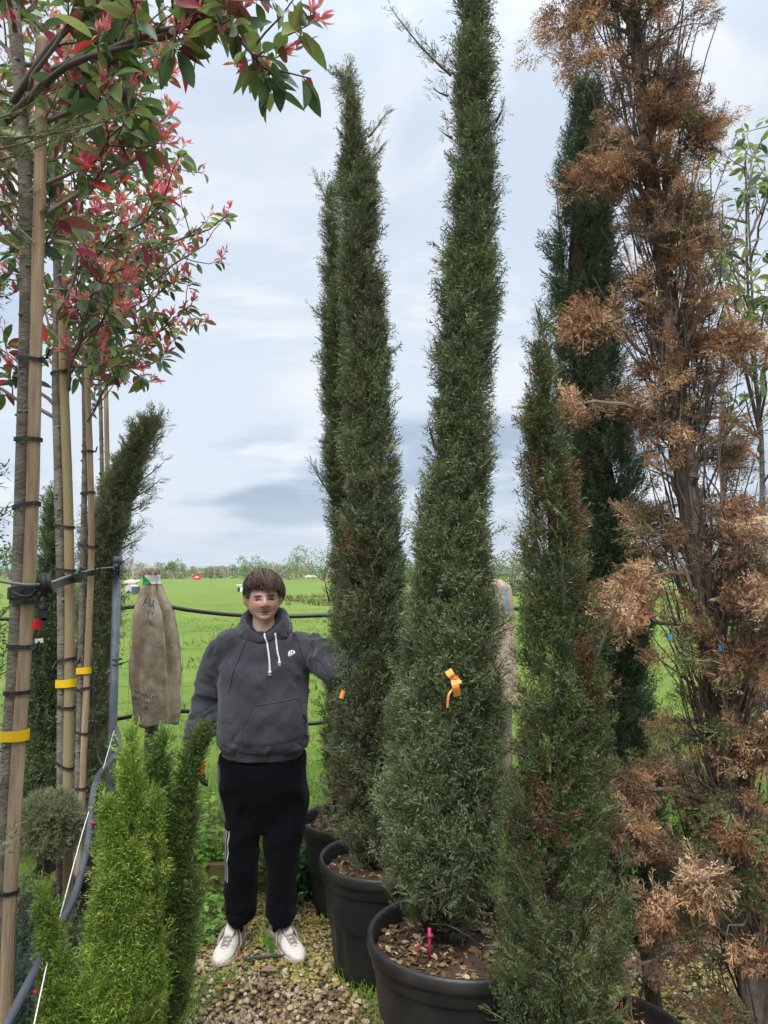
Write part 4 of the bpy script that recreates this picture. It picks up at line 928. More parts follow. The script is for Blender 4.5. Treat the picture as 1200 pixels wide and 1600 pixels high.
broadleaf(t, P, z_lo=2.0, z_hi=3.3, nprim=12, ntwig=4, rad=0.7, leaf_size=0.06, mixw={'olive': 2, 'sage': 2, 'bronze': 1}, n_single=0, shoots=0.5, shoot_col=(0.30, 0.20, 0.15), leafn=(0, 3), up=1.0, shoot_n=(2, 5))

# ------------------------------------------------------------------ wires, hose, straps on the left
def curve_thing(name, label, cat, mt, pts, r, n=24, sides=8, group=None):
    return simple(name, label, cat, mt, [tube(spline([W(*p_) for p_ in pts], n), r, sides)], group=group)
curve_thing('tension_wire', 'taut steel wire running back past the staked trunks', 'wire', M['wire'], [(-30, 903, 1.95), (58, 914, 2.24), (110, 899, 3.1), (150, 889, 3.9), (183, 886, 4.1)], 0.0042)
curve_thing('grey_hose', 'thick grey irrigation hose snaking beside the bright young cypress', 'hose', M['hose'], [(-10, 1640, 1.98), (40, 1545, 2.15), (78, 1472, 2.32), (112, 1412, 2.55), (128, 1360, 2.72), (138, 1310, 2.9), (143, 1255, 3.15), (152, 1215, 3.4), (172, 1190, 3.75), (186, 1170, 3.95), (185, 1150, 4.02), (180, 1138, 4.06)], 0.0125, 60, 12)
curve_thing('white_wire', 'thin pale wire slung along the grey hose', 'wire', M['white'], [(45, 1640, 2.0), (75, 1500, 2.25), (97, 1420, 2.5), (132, 1290, 2.95), (160, 1205, 3.5), (178, 1142, 4.0)], 0.0019, 40, 6)
for k, (pts, lab) in enumerate((([(134, 1330, 2.8), (146, 1370, 2.8), (150, 1410, 2.82)], 'black drip line hanging from the hose beside the bright cypress'), ([(84, 1470, 2.35), (76, 1530, 2.35), (74, 1600, 2.35)], 'black drip line hanging from the lowest bend of the hose'), ([(186, 1165, 4.1), (192, 1190, 4.05), (190, 1215, 4.0)], 'black drip line hanging at the top bend of the hose'), ([(143, 1010, 3.88), (150, 1160, 3.85), (165, 1200, 3.8), (200, 1210, 3.75)], 'black drip line hanging down from the third stake'))):
    curve_thing('drip_line', lab, 'drip line', M['blackpipe'], pts, 0.004, 14, 6, 'black drip lines')
for k, (px, py, Y, lab) in enumerate(((145, 1285, 3.0, 'pink dripper plug on the middle of the grey hose'), (53, 1549, 2.2, 'pink dripper plug low on the grey hose'), (182, 1184, 3.95, 'pink dripper plug at the upper bend of the grey hose'))):
    simple('dripper', lab, 'dripper', M['pink'], [tube([W(px - 4, py, Y - .02), W(px + 5, py + 2, Y - .02)], 0.006, 7)], group='pink drippers on the hose')
# black plastic wire tensioner strapped on the first pair
t = thing('wire_tensioner', 'black plastic wire tensioner and strap round the nearest trunk and stake', 'tensioner', W(66, 920, 2.26), None)
g = Geo(); a = np.linspace(0, 2 * math.pi, 20)
for k, (r_, off) in enumerate(((0.026, 0), (0.031, 0.012), (0.026, 0.024), (0.03, 0.036))):
    c = W(62 + off * 330, 912, 2.225); g.add(*tube([c, c + np.array([0.010, 0.004, 0.002])], r_, 16))
g.build('barrel', M['rubber'], t, smooth=True)
band(t, 'strap', M['rubber'], W(30, 925, 2.32)[:2], W(45, 925, 2.3)[:2], (0.030, 0.030), W(0, 925, 2.3)[2], 0.034, 0.12)
band(t, 'strap', M['rubber'], W(31, 937, 2.32)[:2], W(46, 937, 2.3)[:2], (0.027, 0.027), W(0, 940, 2.3)[2], 0.014, 0.0)
g = Geo(); g.add(*tube(spline([W(20, 925, 2.265), W(36, 932, 2.255), W(52, 930, 2.25), W(57, 922, 2.24)], 10), 0.008, 8, R2=0.005)); g.build('strap_loop', M['rubber'], t, smooth=True)
g = Geo(); q = W(67, 940, 2.24); ring = [q + np.array([0.016 * math.cos(x), 0, 0.022 * math.sin(x)]) for x in np.linspace(0, 2 * math.pi, 15)]
g.add(*tube(ring, 0.0055, 7)); g.add(*tube([W(65, 924, 2.24), W(67, 932, 2.24)], 0.012, 8)); g.build('hook', M['rubber'], t, smooth=True)
g = Geo(); g.add(*box(W(69, 962, 2.24), (0.024, 0.012, 0.026))); g.add(*box(W(69, 956, 2.24), (0.036, 0.010, 0.008))); g.add(*box(W(71, 969, 2.24), (0.016, 0.012, 0.012))); g.build('buckle', M['rubber'], t)
t = thing('long_strap', 'flat black strap pulled from the tensioner to the second and third stakes', 'strap', W(110, 905, 3.1), None)
def ribbon(g, P, h, th=0.003):
    P = np.asarray(P); n = len(P); up = np.array([0, 0, h / 2]); y = np.array([0, th, 0])
    V = np.concatenate([P - up, P + up, P - up + y, P + up + y]); Q = []
    for i in range(n - 1): Q += [[i, i + 1, n + i + 1, n + i], [2 * n + i, 3 * n + i, 3 * n + i + 1, 2 * n + i + 1], [n + i, n + i + 1, 3 * n + i + 1, 3 * n + i], [i, 2 * n + i, 2 * n + i + 1, i + 1]]
    Q += [[0, n, 3 * n, 2 * n], [n - 1, 3 * n - 1, 4 * n - 1, 2 * n - 1][::-1]]
    g.add(V, Q=Q)
g = Geo(); ribbon(g, spline([W(74, 918, 2.24), W(95, 912, 2.9), W(118, 905, 3.14)], 8), 0.026); ribbon(g, spline([W(88, 899, 3.14), W(104, 904, 3.13), W(128, 899, 3.6)], 8), 0.03); ribbon(g, spline([W(124, 890, 3.84), W(140, 896, 3.83), W(150, 891, 3.86)], 8), 0.03)
g.build('webbing', M['rubber'], t)
g = Geo(); g.add(*box(W(118, 903, 3.12), (0.05, 0.02, 0.036))); g.add(*box(W(127, 899, 3.12), (0.02, 0.022, 0.03))); g.build('buckle', M['rubber'], t)
def card(name, label, cat, mt, px, py, Y, wd, ht, rz=0.0, rx=0.0, bend=0.006, group=None):
    n = 5; V = []
    for j in range(n):
        for i in range(n): V.append(((i / (n - 1) - .5) * wd, -bend * math.cos((i / (n - 1) - .5) * 3) , (j / (n - 1) - .5) * ht))
    V = np.array(V); V2 = V + np.array([0, 0.0012, 0]); Q = []
    for j in range(n - 1):
        for i in range(n - 1): a_ = j * n + i; Q += [[a_, a_ + 1, a_ + n + 1, a_ + n], [n * n + a_ + n, n * n + a_ + n + 1, n * n + a_ + 1, n * n + a_]]
    R = np.array(Matrix.Rotation(rz, 3, 'Y') @ Matrix.Rotation(rx, 3, 'X')); c = W(px, py, Y)
    return simple(name, label, cat, mt, [(np.concatenate([V, V2]) @ R.T + c, None, Q)], group=group)
card('plant_label', 'bright red plastic label hanging by the nearest stake', 'label', M['red'], 58, 975, 2.27, 0.026, 0.030, 0.2, group='plant labels by the nearest stake')
card('plant_label', 'small white plastic label just below the red one', 'label', M['white'], 61, 1001, 2.27, 0.024, 0.013, -0.1, group='plant labels by the nearest stake')
card('tree_tag', 'small blue tag on the left in the browned cypress twigs', 'tag', M['blue'], 1048, 995, 2.35, 0.010, 0.014, 0.2, group='blue tags in the browned cypress')
card('tree_tag', 'small blue tag right of the browned cypress trunk', 'tag', M['blue'], 1127, 1012, 2.35, 0.013, 0.018, -0.2, group='blue tags in the browned cypress')
card('tree_tag', 'teal tag on the pale trunk behind the browned cypress', 'tag', M['teal'], 1131, 781, 5.5, 0.035, 0.016, 0.1)
# ribbons
t = thing('orange_ribbon', 'orange ribbon tied in a bow on the nearest tall cypress', 'ribbon', W(708, 1065, 2.55), 'orange ribbons')
def strip(g, P, wd, wv):
    P = np.asarray(P); n = len(P); wv = np.asarray(wv, float); sd = wv / np.linalg.norm(wv) * wd / 2; y = np.array([0, 0.0014, 0])
    V = np.concatenate([P - sd, P + sd, P - sd + y, P + sd + y]); Q = []
    for i in range(n - 1): Q += [[i, i + 1, n + i + 1, n + i], [2 * n + i, 3 * n + i, 3 * n + i + 1, 2 * n + i + 1], [n + i, n + i + 1, 3 * n + i + 1, 3 * n + i], [i, 2 * n + i, 2 * n + i + 1, i + 1]]
    g.add(V, Q=Q)
YR = 2.56
for nm, pts, wd, wv in (('loop', [(700, 1047, YR), (705, 1055, YR - .02), (712, 1062, YR)], 0.024, (1, 0, .6)), ('tail', [(709, 1058, YR - .005), (712, 1072, YR - .02), (715, 1088, YR)], 0.024, (1, 0, .25)), ('thin_tail', [(708, 1076, YR), (701, 1086, YR - .01), (699, 1106, YR)], 0.007, (1, 0, 0)), ('loop', [(712, 1060, YR - .004), (718, 1068, YR - .02), (716, 1072, YR)], 0.018, (1, 0, 0.3)), ('knot', [(706, 1057, YR - .012), (712, 1059, YR - .016), (716, 1058, YR - .01)], 0.008, (0, 0, 1))):
    g = Geo(); strip(g, spline([W(*p_) for p_ in pts], 8), wd, wv); g.build(nm, M['orange'], t)
card('orange_tag', 'orange tag on the cypress beside the young man\'s sleeve', 'tag', M['orange'], 535, 1085, 3.33, 0.018, 0.034, 0.3, group='orange ribbons')

# ------------------------------------------------------------------ fence, steel post, sacks
FY = 4.95
t = thing('wire_fence', 'stock fence of black rails and thin wire mesh along the field edge', 'fence', (0, FY, 0.12), None)
def rail(pts): 
    g = Geo(); g.add(*tube(spline([W(px, py, FY) for px, py in pts], 70), 0.0135, 10)); g.build('rail', M['blackpipe'], t, smooth=True, colors=False)
rail([(-160, 972), (0, 967), (60, 966), (183, 951), (245, 946), (300, 954), (370, 961), (450, 963), (520, 961), (640, 958), (785, 950), (900, 960), (1040, 974), (1150, 975), (1300, 972)])
rail([(-160, 1150), (0, 1142), (120, 1130), (190, 1122), (240, 1112), (310, 1112), (350, 1119), (420, 1131), (490, 1130), (560, 1122), (700, 1110), (785, 1104), (900, 1112), (1030, 1124), (1160, 1122), (1300, 1110)])
g = Geo(); x0, x1, zb, zt = -2.9, 3.0, 0.14, 1.36
for k, z in enumerate(np.linspace(zb, zt, 12)):
    xs_ = np.linspace(x0, x1, 40); g.add(*tube(np.stack([xs_, np.full(40, FY + .03) + rng.normal(0, .003, 40), z + 0.012 * np.sin(xs_ * 2.1 + k) + rng.normal(0, .003, 40)], -1), 0.0014, 3, cap=False))
for x in np.arange(x0, x1, 0.115):
    xx = x + rng.normal(0, 0.006); zz = np.linspace(zb, zt, 8); g.add(*tube(np.stack([xx + rng.normal(0, .004, 8), np.full(8, FY + .032), zz], -1), 0.0012, 3, cap=False))
tag(g.build('wire_mesh', M['wire'], t, colors=False), kind='stuff')
for px in (238, 787, 1290, -140): pass
def post_box(px, top_py, Y, wd, mt, tt, nm='post'):
    p = W(px, top_py, Y); g = Geo(); P = np.array([[p[0], Y, 0.0], [p[0], Y, p[2] * .5], [p[0], Y, p[2]]]); g.add(*tube(P, np.array([wd, wd * .97, wd * .95]) / 2 * 1.1, 10)); g.build(nm, M[mt], tt, smooth=True, colors=False)
post_box(239, 1040, FY + .02, 0.082, 'post', t); post_box(788, 1040, FY + .02, 0.085, 'post', t)
for px in (-150, 1330): post_box(px, 905, FY + .03, 0.09, 'post', t)
t = thing('steel_post', 'grey galvanised tube post left of the hanging sack', 'post', (W(183, 900, 4.12)[0], 4.12, 0.0), None)
g = Geo(); p = W(183, 878, 4.12); g.add(*tube([(p[0], 4.12, 0), (p[0], 4.12, p[2])], 0.0225, 16)); g.build('tube', M['steel'], t, smooth=True, colors=False)
g = Geo(); g.add(*tube([(p[0], 4.12, p[2] - .005), (p[0], 4.12, p[2] + .03)], np.array([0.026, 0.024]), 16)); g.build('cap', M['steel'], t, smooth=True, colors=False)
g = Geo()
for k in range(16):
    a_ = W(rng.uniform(174, 190), rng.uniform(886, 905), 4.09); g.add(*tube([a_, a_ + np.array([rng.normal(0, .03), -.01, rng.normal(0, .03)])], 0.004, 5))
for py in (1030, 1038): 
    c = W(183, py, 4.12); g.add(*tube([c + np.array([0.027 * math.cos(x), 0.027 * math.sin(x), 0]) for x in np.linspace(0, 6.28, 12)], 0.003, 5))
g.add(*tube([W(186, 1037, 4.09), W(200, 1034, 4.06)], 0.003, 5)); tag(g.build('ties', M['rubber'], t, colors=False), kind='stuff')
t = thing('short_stake', 'short weathered stake with black ties beside the steel post', 'stake', (W(170, 1200, 4.55)[0], 4.55, 0.12), None)
post_box(170, 1046, 4.55, 0.035, 'stake', t, 'shaft'); g = Geo()
for py in (1112, 1150): c = W(170, py, 4.55); g.add(*tube([c + np.array([0.022 * math.cos(x), 0.022 * math.sin(x), 0]) for x in np.linspace(0, 6.28, 12)], 0.003, 5))
g.build('tree_tie', M['rubber'], t, colors=False)

def sack(label, cx_px, Y, kp, folds, seed, group, depth=0.8):
    """kp: (py, left px, right px) from the top down"""
    z = np.array([W(0, k[0], Y)[2] for k in kp]); xl = np.array([W(k[1], k[0], Y)[0] for k in kp]); xr = np.array([W(k[2], k[0], Y)[0] for k in kp])
    o = z.argsort(); z, xl, xr = z[o], xl[o], xr[o]
    def f(a, zz):
        """surface point for angle a (0 = towards the camera) at height zz"""
        c = (np.interp(zz, z, xl) + np.interp(zz, z, xr)) / 2; r = (np.interp(zz, z, xr) - np.interp(zz, z, xl)) / 2
        u = (zz - z[0]) / (z[-1] - z[0])
        k = 1 + 0.0 * a
        amp = 0.30 * min(1, 0.5 + u * 1.2)
        for (fa, sl, wd, am) in folds:
            d_ = (a - fa - sl * (u - 0.5) + math.pi) % (2 * math.pi) - math.pi; k += am * amp * math.exp(-(d_ / wd) ** 2)
        k += 0.10 * fbm((a * 2.2 + seed, u * 2.0, seed)) + 0.09 * (0.5 - abs(fbm((a * 3.2 + u * 3 + seed, u * 3.5, seed + 3)))) + 0.05 * (0.5 - abs(fbm((a * 7 + u * 6, u * 9, seed), 3))) + 0.03 * fbm((a * 9, u * 18, seed))
        ks = 1 + (k - 1) * 0.45 * abs(math.sin(a)) + (k - 1) * abs(math.cos(a))
        return np.array([c + math.sin(a) * r * (1 + (k - 1) * (0.35 if abs(math.sin(a)) > .8 else 0.8)), Y - math.cos(a) * r * depth * ks, zz])
    return f, z[0], z[-1]
def build_sack(t, f, z0, z1, mt):
    na, nz_ = 90, 80; V = []
    for j in range(nz_):
        for i in range(na):
            a = 2 * math.pi * i / na; zz = z0 + (z1 - z0) * j / (nz_ - 1) + (0.012 * math.sin(a * 3) + 0.01 * fbm((a * 3, 0, 1)) if j == 0 else 0); V.append(f(a, zz))
    V = np.array(V); Q = []
    for j in range(nz_ - 1):
        for i in range(na): k = (i + 1) % na; Q.append([j * na + i, j * na + k, (j + 1) * na + k, (j + 1) * na + i])
    inner = V.copy(); c = V.reshape(nz_, na, 3).mean(1); inner = (c[:, None] + (V.reshape(nz_, na, 3) - c[:, None]) * 0.96).reshape(-1, 3); m_ = len(V)
    Q2 = [[m_ + q[0], m_ + q[3], m_ + q[2], m_ + q[1]] for q in Q] + [[i, m_ + i, m_ + (i + 1) % na, (i + 1) % na] for i in range(na)]
    top = [(nz_ - 1) * na + i for i in range(na)]
    g = Geo(); VV = np.concatenate([V, inner, V[-na:].mean(0)[None]]); g.add(VV, [[top[i], top[(i + 1) % na], len(VV) - 1] for i in range(na)], Q + Q2)
    g.build('cloth', mt, t, smooth=True, colors=False)
    return BVHTree.FromPolygons([tuple(v) for v in V], [tuple(q) for q in Q])
def text_mesh(body, size):
    cu = bpy.data.curves.new('lettering', 'FONT'); cu.body = body; cu.size = size; cu.align_x = 'LEFT'; cu.resolution_u = 2
    o = bpy.data.objects.new('lettering', cu); col.objects.link(o); dg = bpy.context.evaluated_depsgraph_get(); me = bpy.data.meshes.new_from_object(o.evaluated_get(dg))
    bpy.data.objects.remove(o); bpy.data.curves.remove(cu)
    bm = bmesh.new(); bm.from_mesh(me); bmesh.ops.triangulate(bm, faces=bm.faces[:])
    for _ in range(2):
        bmesh.ops.subdivide_edges(bm, edges=[e for e in bm.edges if e.calc_length() > size * 0.12], cuts=1); bmesh.ops.triangulate(bm, faces=bm.faces[:])
    V = np.array([v.co[:] for v in bm.verts]); T = np.array([[v.index for v in f.verts] for f in bm.faces]); bm.free(); bpy.data.meshes.remove(me); return V, T
def print_on(t, f, Y, lines, mt):
    for body, px, py, h, slant, sx in lines:
        p = W(px, py, Y); V, T = text_mesh(body, h); V = V.copy(); V[:, 0] *= sx
        out_ = []
        for v in V:
            tx = p[0] + v[0]; tz = p[2] + v[1] - slant * v[0]
            h = SB.ray_cast(Vector((tx, Y - 1, tz)), Vector((0, 1, 0))); out_.append((tx, (h[0].y if h[0] is not None else Y) - 0.003, tz))
        g = Geo(); g.add(out_, T); g.build('lettering', mt, t, colors=False)
SF = [(-1.15, 0.5, 0.16, -1.0), (-0.75, 0.8, 0.2, 0.9), (-0.35, 1.0, 0.18, -0.9), (0.1, 0.5, 0.3, 0.7), (0.62, -0.1, 0.12, 0.9), (0.85, -0.3, 0.2, -1.2), (1.3, -.2, .25, .6), (2.2, 0.1, 0.3, .8), (3.2, .2, .3, -.7), (4.2, -.1, .3, .8)]
t = thing('burlap_sack', 'hessian sack with faded blue print pulled over a post, left of the man', 'sack', (W(245, 1000, FY)[0], FY - .06, 0.95), 'hessian sacks over the fence posts')
SY = FY - 0.06
f, z0, z1 = sack('', 245, SY, [(893, 227, 248), (900, 225, 249), (908, 226, 249), (915, 223, 252), (930, 217, 256), (945, 212, 265), (960, 208, 271), (1000, 208, 276), (1050, 208, 279), (1090, 209, 280), (1110, 210, 280), (1129, 211, 278)], SF, 3.1, None)
SB = build_sack(t, f, z0, z1, M['burlap'])
print_on(t, f, SY, [('BANTOS RT', 217, 1080, 0.030, 0.22, 0.98), ('FIRST CORN', 212, 1089, 0.030, 0.2, 0.88), ('302/461  50', 209, 1097, 0.030, 0.18, 0.92), ('ABA', 230, 944, 0.07, 0.3, .6), ('V Y', 236, 958, 0.045, 0.3, .8), ('ASL', 236, 972, 0.04, 0.25, .85)], M['ink'])
# taped neck: green and white wrap
def wrap_piece(poly, nm, mt):
    """poly: (angle, py) corners on the neck"""
    V = []; n = 8
    for j in range(n):
        v = j / (n - 1)
        for i in range(n):
            u = i / (n - 1); a = (poly[0][0] * (1 - u) + poly[1][0] * u) * (1 - v) + (poly[3][0] * (1 - u) + poly[2][0] * u) * v
            py = (poly[0][1] * (1 - u) + poly[1][1] * u) * (1 - v) + (poly[3][1] * (1 - u) + poly[2][1] * u) * v
            q = f(a, W(0, py, SY)[2]); c = f(0, q[2])[1] + 0.04; d = np.array([q[0] - W(237, 905, SY)[0], q[1] - SY, 0]); V.append(q + d / np.linalg.norm(d) * 0.007)
    Q = [[j * n + i, j * n + i + 1, (j + 1) * n + i + 1, (j + 1) * n + i] for j in range(n - 1) for i in range(n - 1)]
    g = Geo(); g.add(V, Q=Q); g.build(nm, mt, t, smooth=True, colors=False)
wrap_piece([(-1.5, 912), (0.15, 912), (-0.55, 898.5), (-1.5, 898.5)], 'green_tape', M['green'])
wrap_piece([(0.15, 912), (1.5, 912), (1.5, 898.5), (-0.55, 898.5)], 'white_tape', M['white'])
g = Geo()      # ruffled top of the sack above the tape
V = []; na = 40
for j in range(7):
    for i in range(na):
        a = 2 * math.pi * i / na; r = (0.042, 0.048, 0.052, 0.050, 0.045, 0.03, 0.004)[j] * (1 + 0.12 * math.sin(a * 7 + j) + .1 * fbm((a * 2, j * .5, 5))); c = W(237, (898, 896, 893, 890, 887.5, 886.5, 887.5)[j], SY); V.append(c + np.array([r * math.cos(a), r * .8 * math.sin(a), 0]))
g.add(V, Q=[[j * na + i, j * na + (i + 1) % na, (j + 1) * na + (i + 1) % na, (j + 1) * na + i] for j in range(6) for i in range(na)]); g.build('gathered_top', M['burlap'], t, smooth=True, colors=False)
t = thing('burlap_sack', 'hessian sack with a blue stripe half hidden behind the nearest tall cypress', 'sack', (W(785, 1000, FY)[0], SY, 0.95), 'hessian sacks over the fence posts')
f2, a0, a1 = sack('', 785, SY, [(905, 772, 780), (910, 762, 790), (916, 756, 797), (940, 752, 800), (1000, 750, 803), (1060, 750, 806), (1095, 750, 808)], SF, 8.7, None)
build_sack(t, f2, a0, a1, M['burlap'])
M['stripeblue'] = mat('faded_stripe', (0.16, 0.26, 0.30), (0.28, 0.33, 0.34), 30, 0.95)
V = []; n = 8
for j in range(14):
    for i in range(n): V.append(f2(0.15 + 0.5 * i / (n - 1), W(0, 915 + 45 * j / 13, SY)[2]) + np.array([0.001, -0.003, 0]))
g = Geo(); g.add(V, Q=[[j * n + i, j * n + i + 1, (j + 1) * n + i + 1, (j + 1) * n + i] for j in range(13) for i in range(n - 1)]); g.build('blue_stripe', M['stripeblue'], t, smooth=True, colors=False)
# timber edging
simple('timber_edging', 'mossy timber edging board between gravel and grass verge', 'edging board', M['timber'], [box(((W(285, 1370, 4.33)[0] - 0.3 + W(415, 1370, 4.33)[0]) / 2, 4.335, 0.075), (1.0, 0.05, 0.17))], smooth=False)
# litter
DRY = np.array([(0.30, 0.19, 0.15), (0.34, 0.20, 0.11), (0.24, 0.14, 0.10), (0.30, 0.06, 0.06), (0.38, 0.28, 0.20)])
for k, (px, py, Y, L, c, lab) in enumerate(((418, 1515, 3.42, 0.09, 0, 'curled pinkish brown dead leaf in front of the shoes'), (370, 1488, 3.62, .05, 3, 'red fallen leaf beside the left shoe'), (358, 1532, 3.36, 0.07, 3, 'reddish fallen leaf nearest the camera on the gravel'), (465, 1385, 4.18, 0.10, 0, 'big brown dead leaf below the rear pot'), (305, 1450, 3.8, 0.10, 0, 'pale brown dead leaf at the left of the gravel'), (320, 1440, 3.85, 0.08, 2, 'dark brown dead leaf beside the pale one'), (545, 1425, 3.0, .07, 4, 'pale dead leaf against the second pot'), (440, 1508, 3.46, .05, 1, 'small tan dead leaf near the right shoe'))):
    p = W(px, py, Y); zg = 0.03; V, Q = LEAF[k % 4]; R = np.array(Matrix.Rotation(rng.uniform(0, 6.3), 3, 'Z') @ Matrix.Rotation(math.radians(78), 3, 'X')); gg = Geo(); gg.add((V * np.array([1.7, 1.6, 1]) - np.array([0, 0, .5])) @ R.T * L, Q=Q, C=DRY[c]); me = gg.mesh('dead_leaf', M['dryleaf'], True)
    t_ = (zg - CAMZ) / (p[2] - CAMZ); o = link('dead_leaf', me); o.location = (p[0] * t_, p[1] * t_, zg); tag(o, lab, 'dead leaf', 'fallen leaves')
for k, (dx, dy, c, lab) in enumerate(((-0.16, -0.10, 3, 'dark red leaf on the soil, left side of the nearest pot'), (0.12, -0.22, 1, 'orange brown leaf on the soil of the nearest pot, front'), (0.20, -0.12, 1, 'brown leaf on the soil of the nearest pot, right side'))):
    V, Q = LEAF[k]; R = np.array(Matrix.Rotation(rng.uniform(0, 6.3), 3, 'Z') @ Matrix.Rotation(math.radians(80), 3, 'X')); gg = Geo(); gg.add((V - np.array([0, 0, .5])) @ R.T * 0.06, Q=Q, C=DRY[c]); o = link('dead_leaf', gg.mesh('dead_leaf', M['dryleaf'], True)); o.location = (0.275 + dx, 2.8 + dy, 0.485); tag(o, lab, 'dead leaf', 'fallen leaves')
simple('irrigation_peg', 'dark peg lying on the gravel between the shoes', 'peg', M['hose'], [tube([W(385, 1488, 3.56) * np.array([1, 1, 0]) + np.array([0, 0, .035]), W(395, 1481, 3.58) * np.array([1, 1, 0]) + np.array([0, 0, .03]), W(445, 1481, 3.6) * np.array([1, 1, 0]) + np.array([0, 0, .03])], np.array([.012, .006, .005]), 7)])

# ------------------------------------------------------------------ the young man
PD = 3.72
PO = np.array([W(411, 1000, PD)[0], PD, 0.0])
man = thing('person', 'young man in charcoal hoodie and black joggers, one arm reaching into a cypress', 'person', PO, None)
def lp(px, py, dy=0.0): return W(px, py, PD + dy) - PO
M['skin'] = mat_tint('skin', 0.5, 0.35, 0.0, 0.05, 90)
_b = M['skin'].node_tree.nodes['Principled BSDF']; _b.inputs['Subsurface Weight'].default_value = 0.12; _b.inputs['Subsurface Radius'].default_value = (0.012, 0.005, 0.003)
M['hoodie'] = mat('charcoal_fleece', (0.026, 0.027, 0.034), (0.072, 0.074, 0.088), 5, 0.95, 0.25, 420, 0.1, detail=8, lo=0.3, hi=0.7, sheen=0.25)
M['hoodie_dark'] = mat('charcoal_seam', (0.018, 0.018, 0.022), None, 5, 0.95, sheen=0.1)
M['trousers'] = mat('black_jersey', (0.002, 0.0023, 0.0038), (0.0045, 0.005, 0.007), 4, 0.9, 0.2, 350, 0.08, sheen=0.03)
M['stripe'] = mat('pale_stripe', (0.42, 0.43, 0.46), None, 5, 0.8)
M['panel'] = mat('grey_panel', (0.16, 0.165, 0.17), None, 5, 0.85)
M['shoe'] = mat('scuffed_white_leather', (0.66, 0.63, 0.59), (0.45, 0.39, 0.33), 16, 0.6, 0.15, 60, 0.35, lo=0.55, hi=0.75)
M['sole'] = mat('dirty_rubber_sole', (0.55, 0.48, 0.42), (0.25, 0.17, 0.12), 20, 0.8, 0.1, 60, 0.2, lo=0.5, hi=0.75)
M['lace'] = mat('grey_lace', (0.34, 0.30, 0.29), None, 5, 0.9)
M['cord'] = mat('white_cord', (0.74, 0.73, 0.70), None, 5, 0.85)
M['hair'] = mat_tint('brown_hair', 0.55, 0.25, 0.0)
M['glove'] = mat('orange_glove', (0.75, 0.12, 0.02), (0.62, 0.09, 0.02), 20, 0.75, 0.3, 200, 0.2)
M['gloveblack'] = mat('black_glove_dip', (0.012, 0.012, 0.013), (0.03, 0.03, 0.03), 20, 0.6, 0.2, 90, 0.3)

def fuse(parts, vox, smooth=4):
    """one closed skin over overlapping closed pieces"""
    g = Geo()
    for p_ in parts: g.add(*p_)
    me = g.mesh('fuse', None, False, None, False); o = link('fuse', me)
    bm = bmesh.new(); bm.from_mesh(me); bmesh.ops.recalc_face_normals(bm, faces=bm.faces[:]); bm.to_mesh(me); bm.free()
    md = o.modifiers.new('r', 'REMESH'); md.mode = 'VOXEL'; md.voxel_size = vox
    dg = bpy.context.evaluated_depsgraph_get(); dg.update(); m2 = bpy.data.meshes.new_from_object(o.evaluated_get(dg))
    n = len(m2.vertices); V = np.zeros(n * 3, np.float32); m2.vertices.foreach_get('co', V); V = V.reshape(-1, 3).astype(float)
    E = np.zeros(len(m2.edges) * 2, np.int32); m2.edges.foreach_get('vertices', E); E = E.reshape(-1, 2)
    F = np.array([p_.vertices[:] for p_ in m2.polygons if len(p_.vertices) == 4])
    bpy.data.objects.remove(o); bpy.data.meshes.remove(me); bpy.data.meshes.remove(m2)
    deg = np.bincount(E.ravel(), minlength=n)[:, None]
    def lap(V, k, f=0.5):
        for _ in range(k):
            S_ = np.zeros_like(V); np.add.at(S_, E[:, 0], V[E[:, 1]]); np.add.at(S_, E[:, 1], V[E[:, 0]]); V = V + f * (S_ / np.maximum(deg, 1) - V)
        return V
    return lap(V, smooth), F, lap
def vnormals(V, F):
    fn = np.cross(V[F[:, 2]] - V[F[:, 0]], V[F[:, 3]] - V[F[:, 1]]); N_ = np.zeros_like(V)
    for k in range(4): np.add.at(N_, F[:, k], fn)
    return nrmz(N_)
def rings(rs, n=40, e=2.3):
    """closed loft of horizontal rings (cx, cy, cz, rx, ry)"""
    a = np.arange(n) * 2 * math.pi / n; ca, sa = np.cos(a), np.sin(a); V = []
    sx = np.sign(ca) * np.abs(ca) ** (2 / e); sy = np.sign(sa) * np.abs(sa) ** (2 / e)
    for (x, y, z, rx, ry) in rs: V.append(np.stack([x + rx * sx, y + ry * sy, np.full(n, z)], -1))
    m = len(rs); V = np.concatenate(V + [np.array([rs[0][:3]]), np.array([rs[-1][:3]])])
    i = np.arange(m - 1)[:, None] * n; j = np.arange(n)[None]; k = (j + 1) % n
    Q = np.stack([i + j, i + k, i + n + k, i + n + j], -1).reshape(-1, 4); jj = np.arange(n); kk = (jj + 1) % n; b = m * n
    return V, np.concatenate([np.stack([kk, jj, np.full(n, b)], -1), np.stack([(m - 1) * n + jj, (m - 1) * n + kk, np.full(n, b + 1)], -1)]), Q
def limb_t(P, R, n=24, m=24, R2=None):
    Ps = spline(P, m); Rs = np.interp(np.linspace(0, 1, m), np.linspace(0, 1, len(R)), R); R2s = None if R2 is None else np.interp(np.linspace(0, 1, m), np.linspace(0, 1, len(R2)), R2)
    return tube(Ps, Rs, n, True, R2s)
def ridged(p, o=3): return 1 - 2 * abs(fbm(p, o))

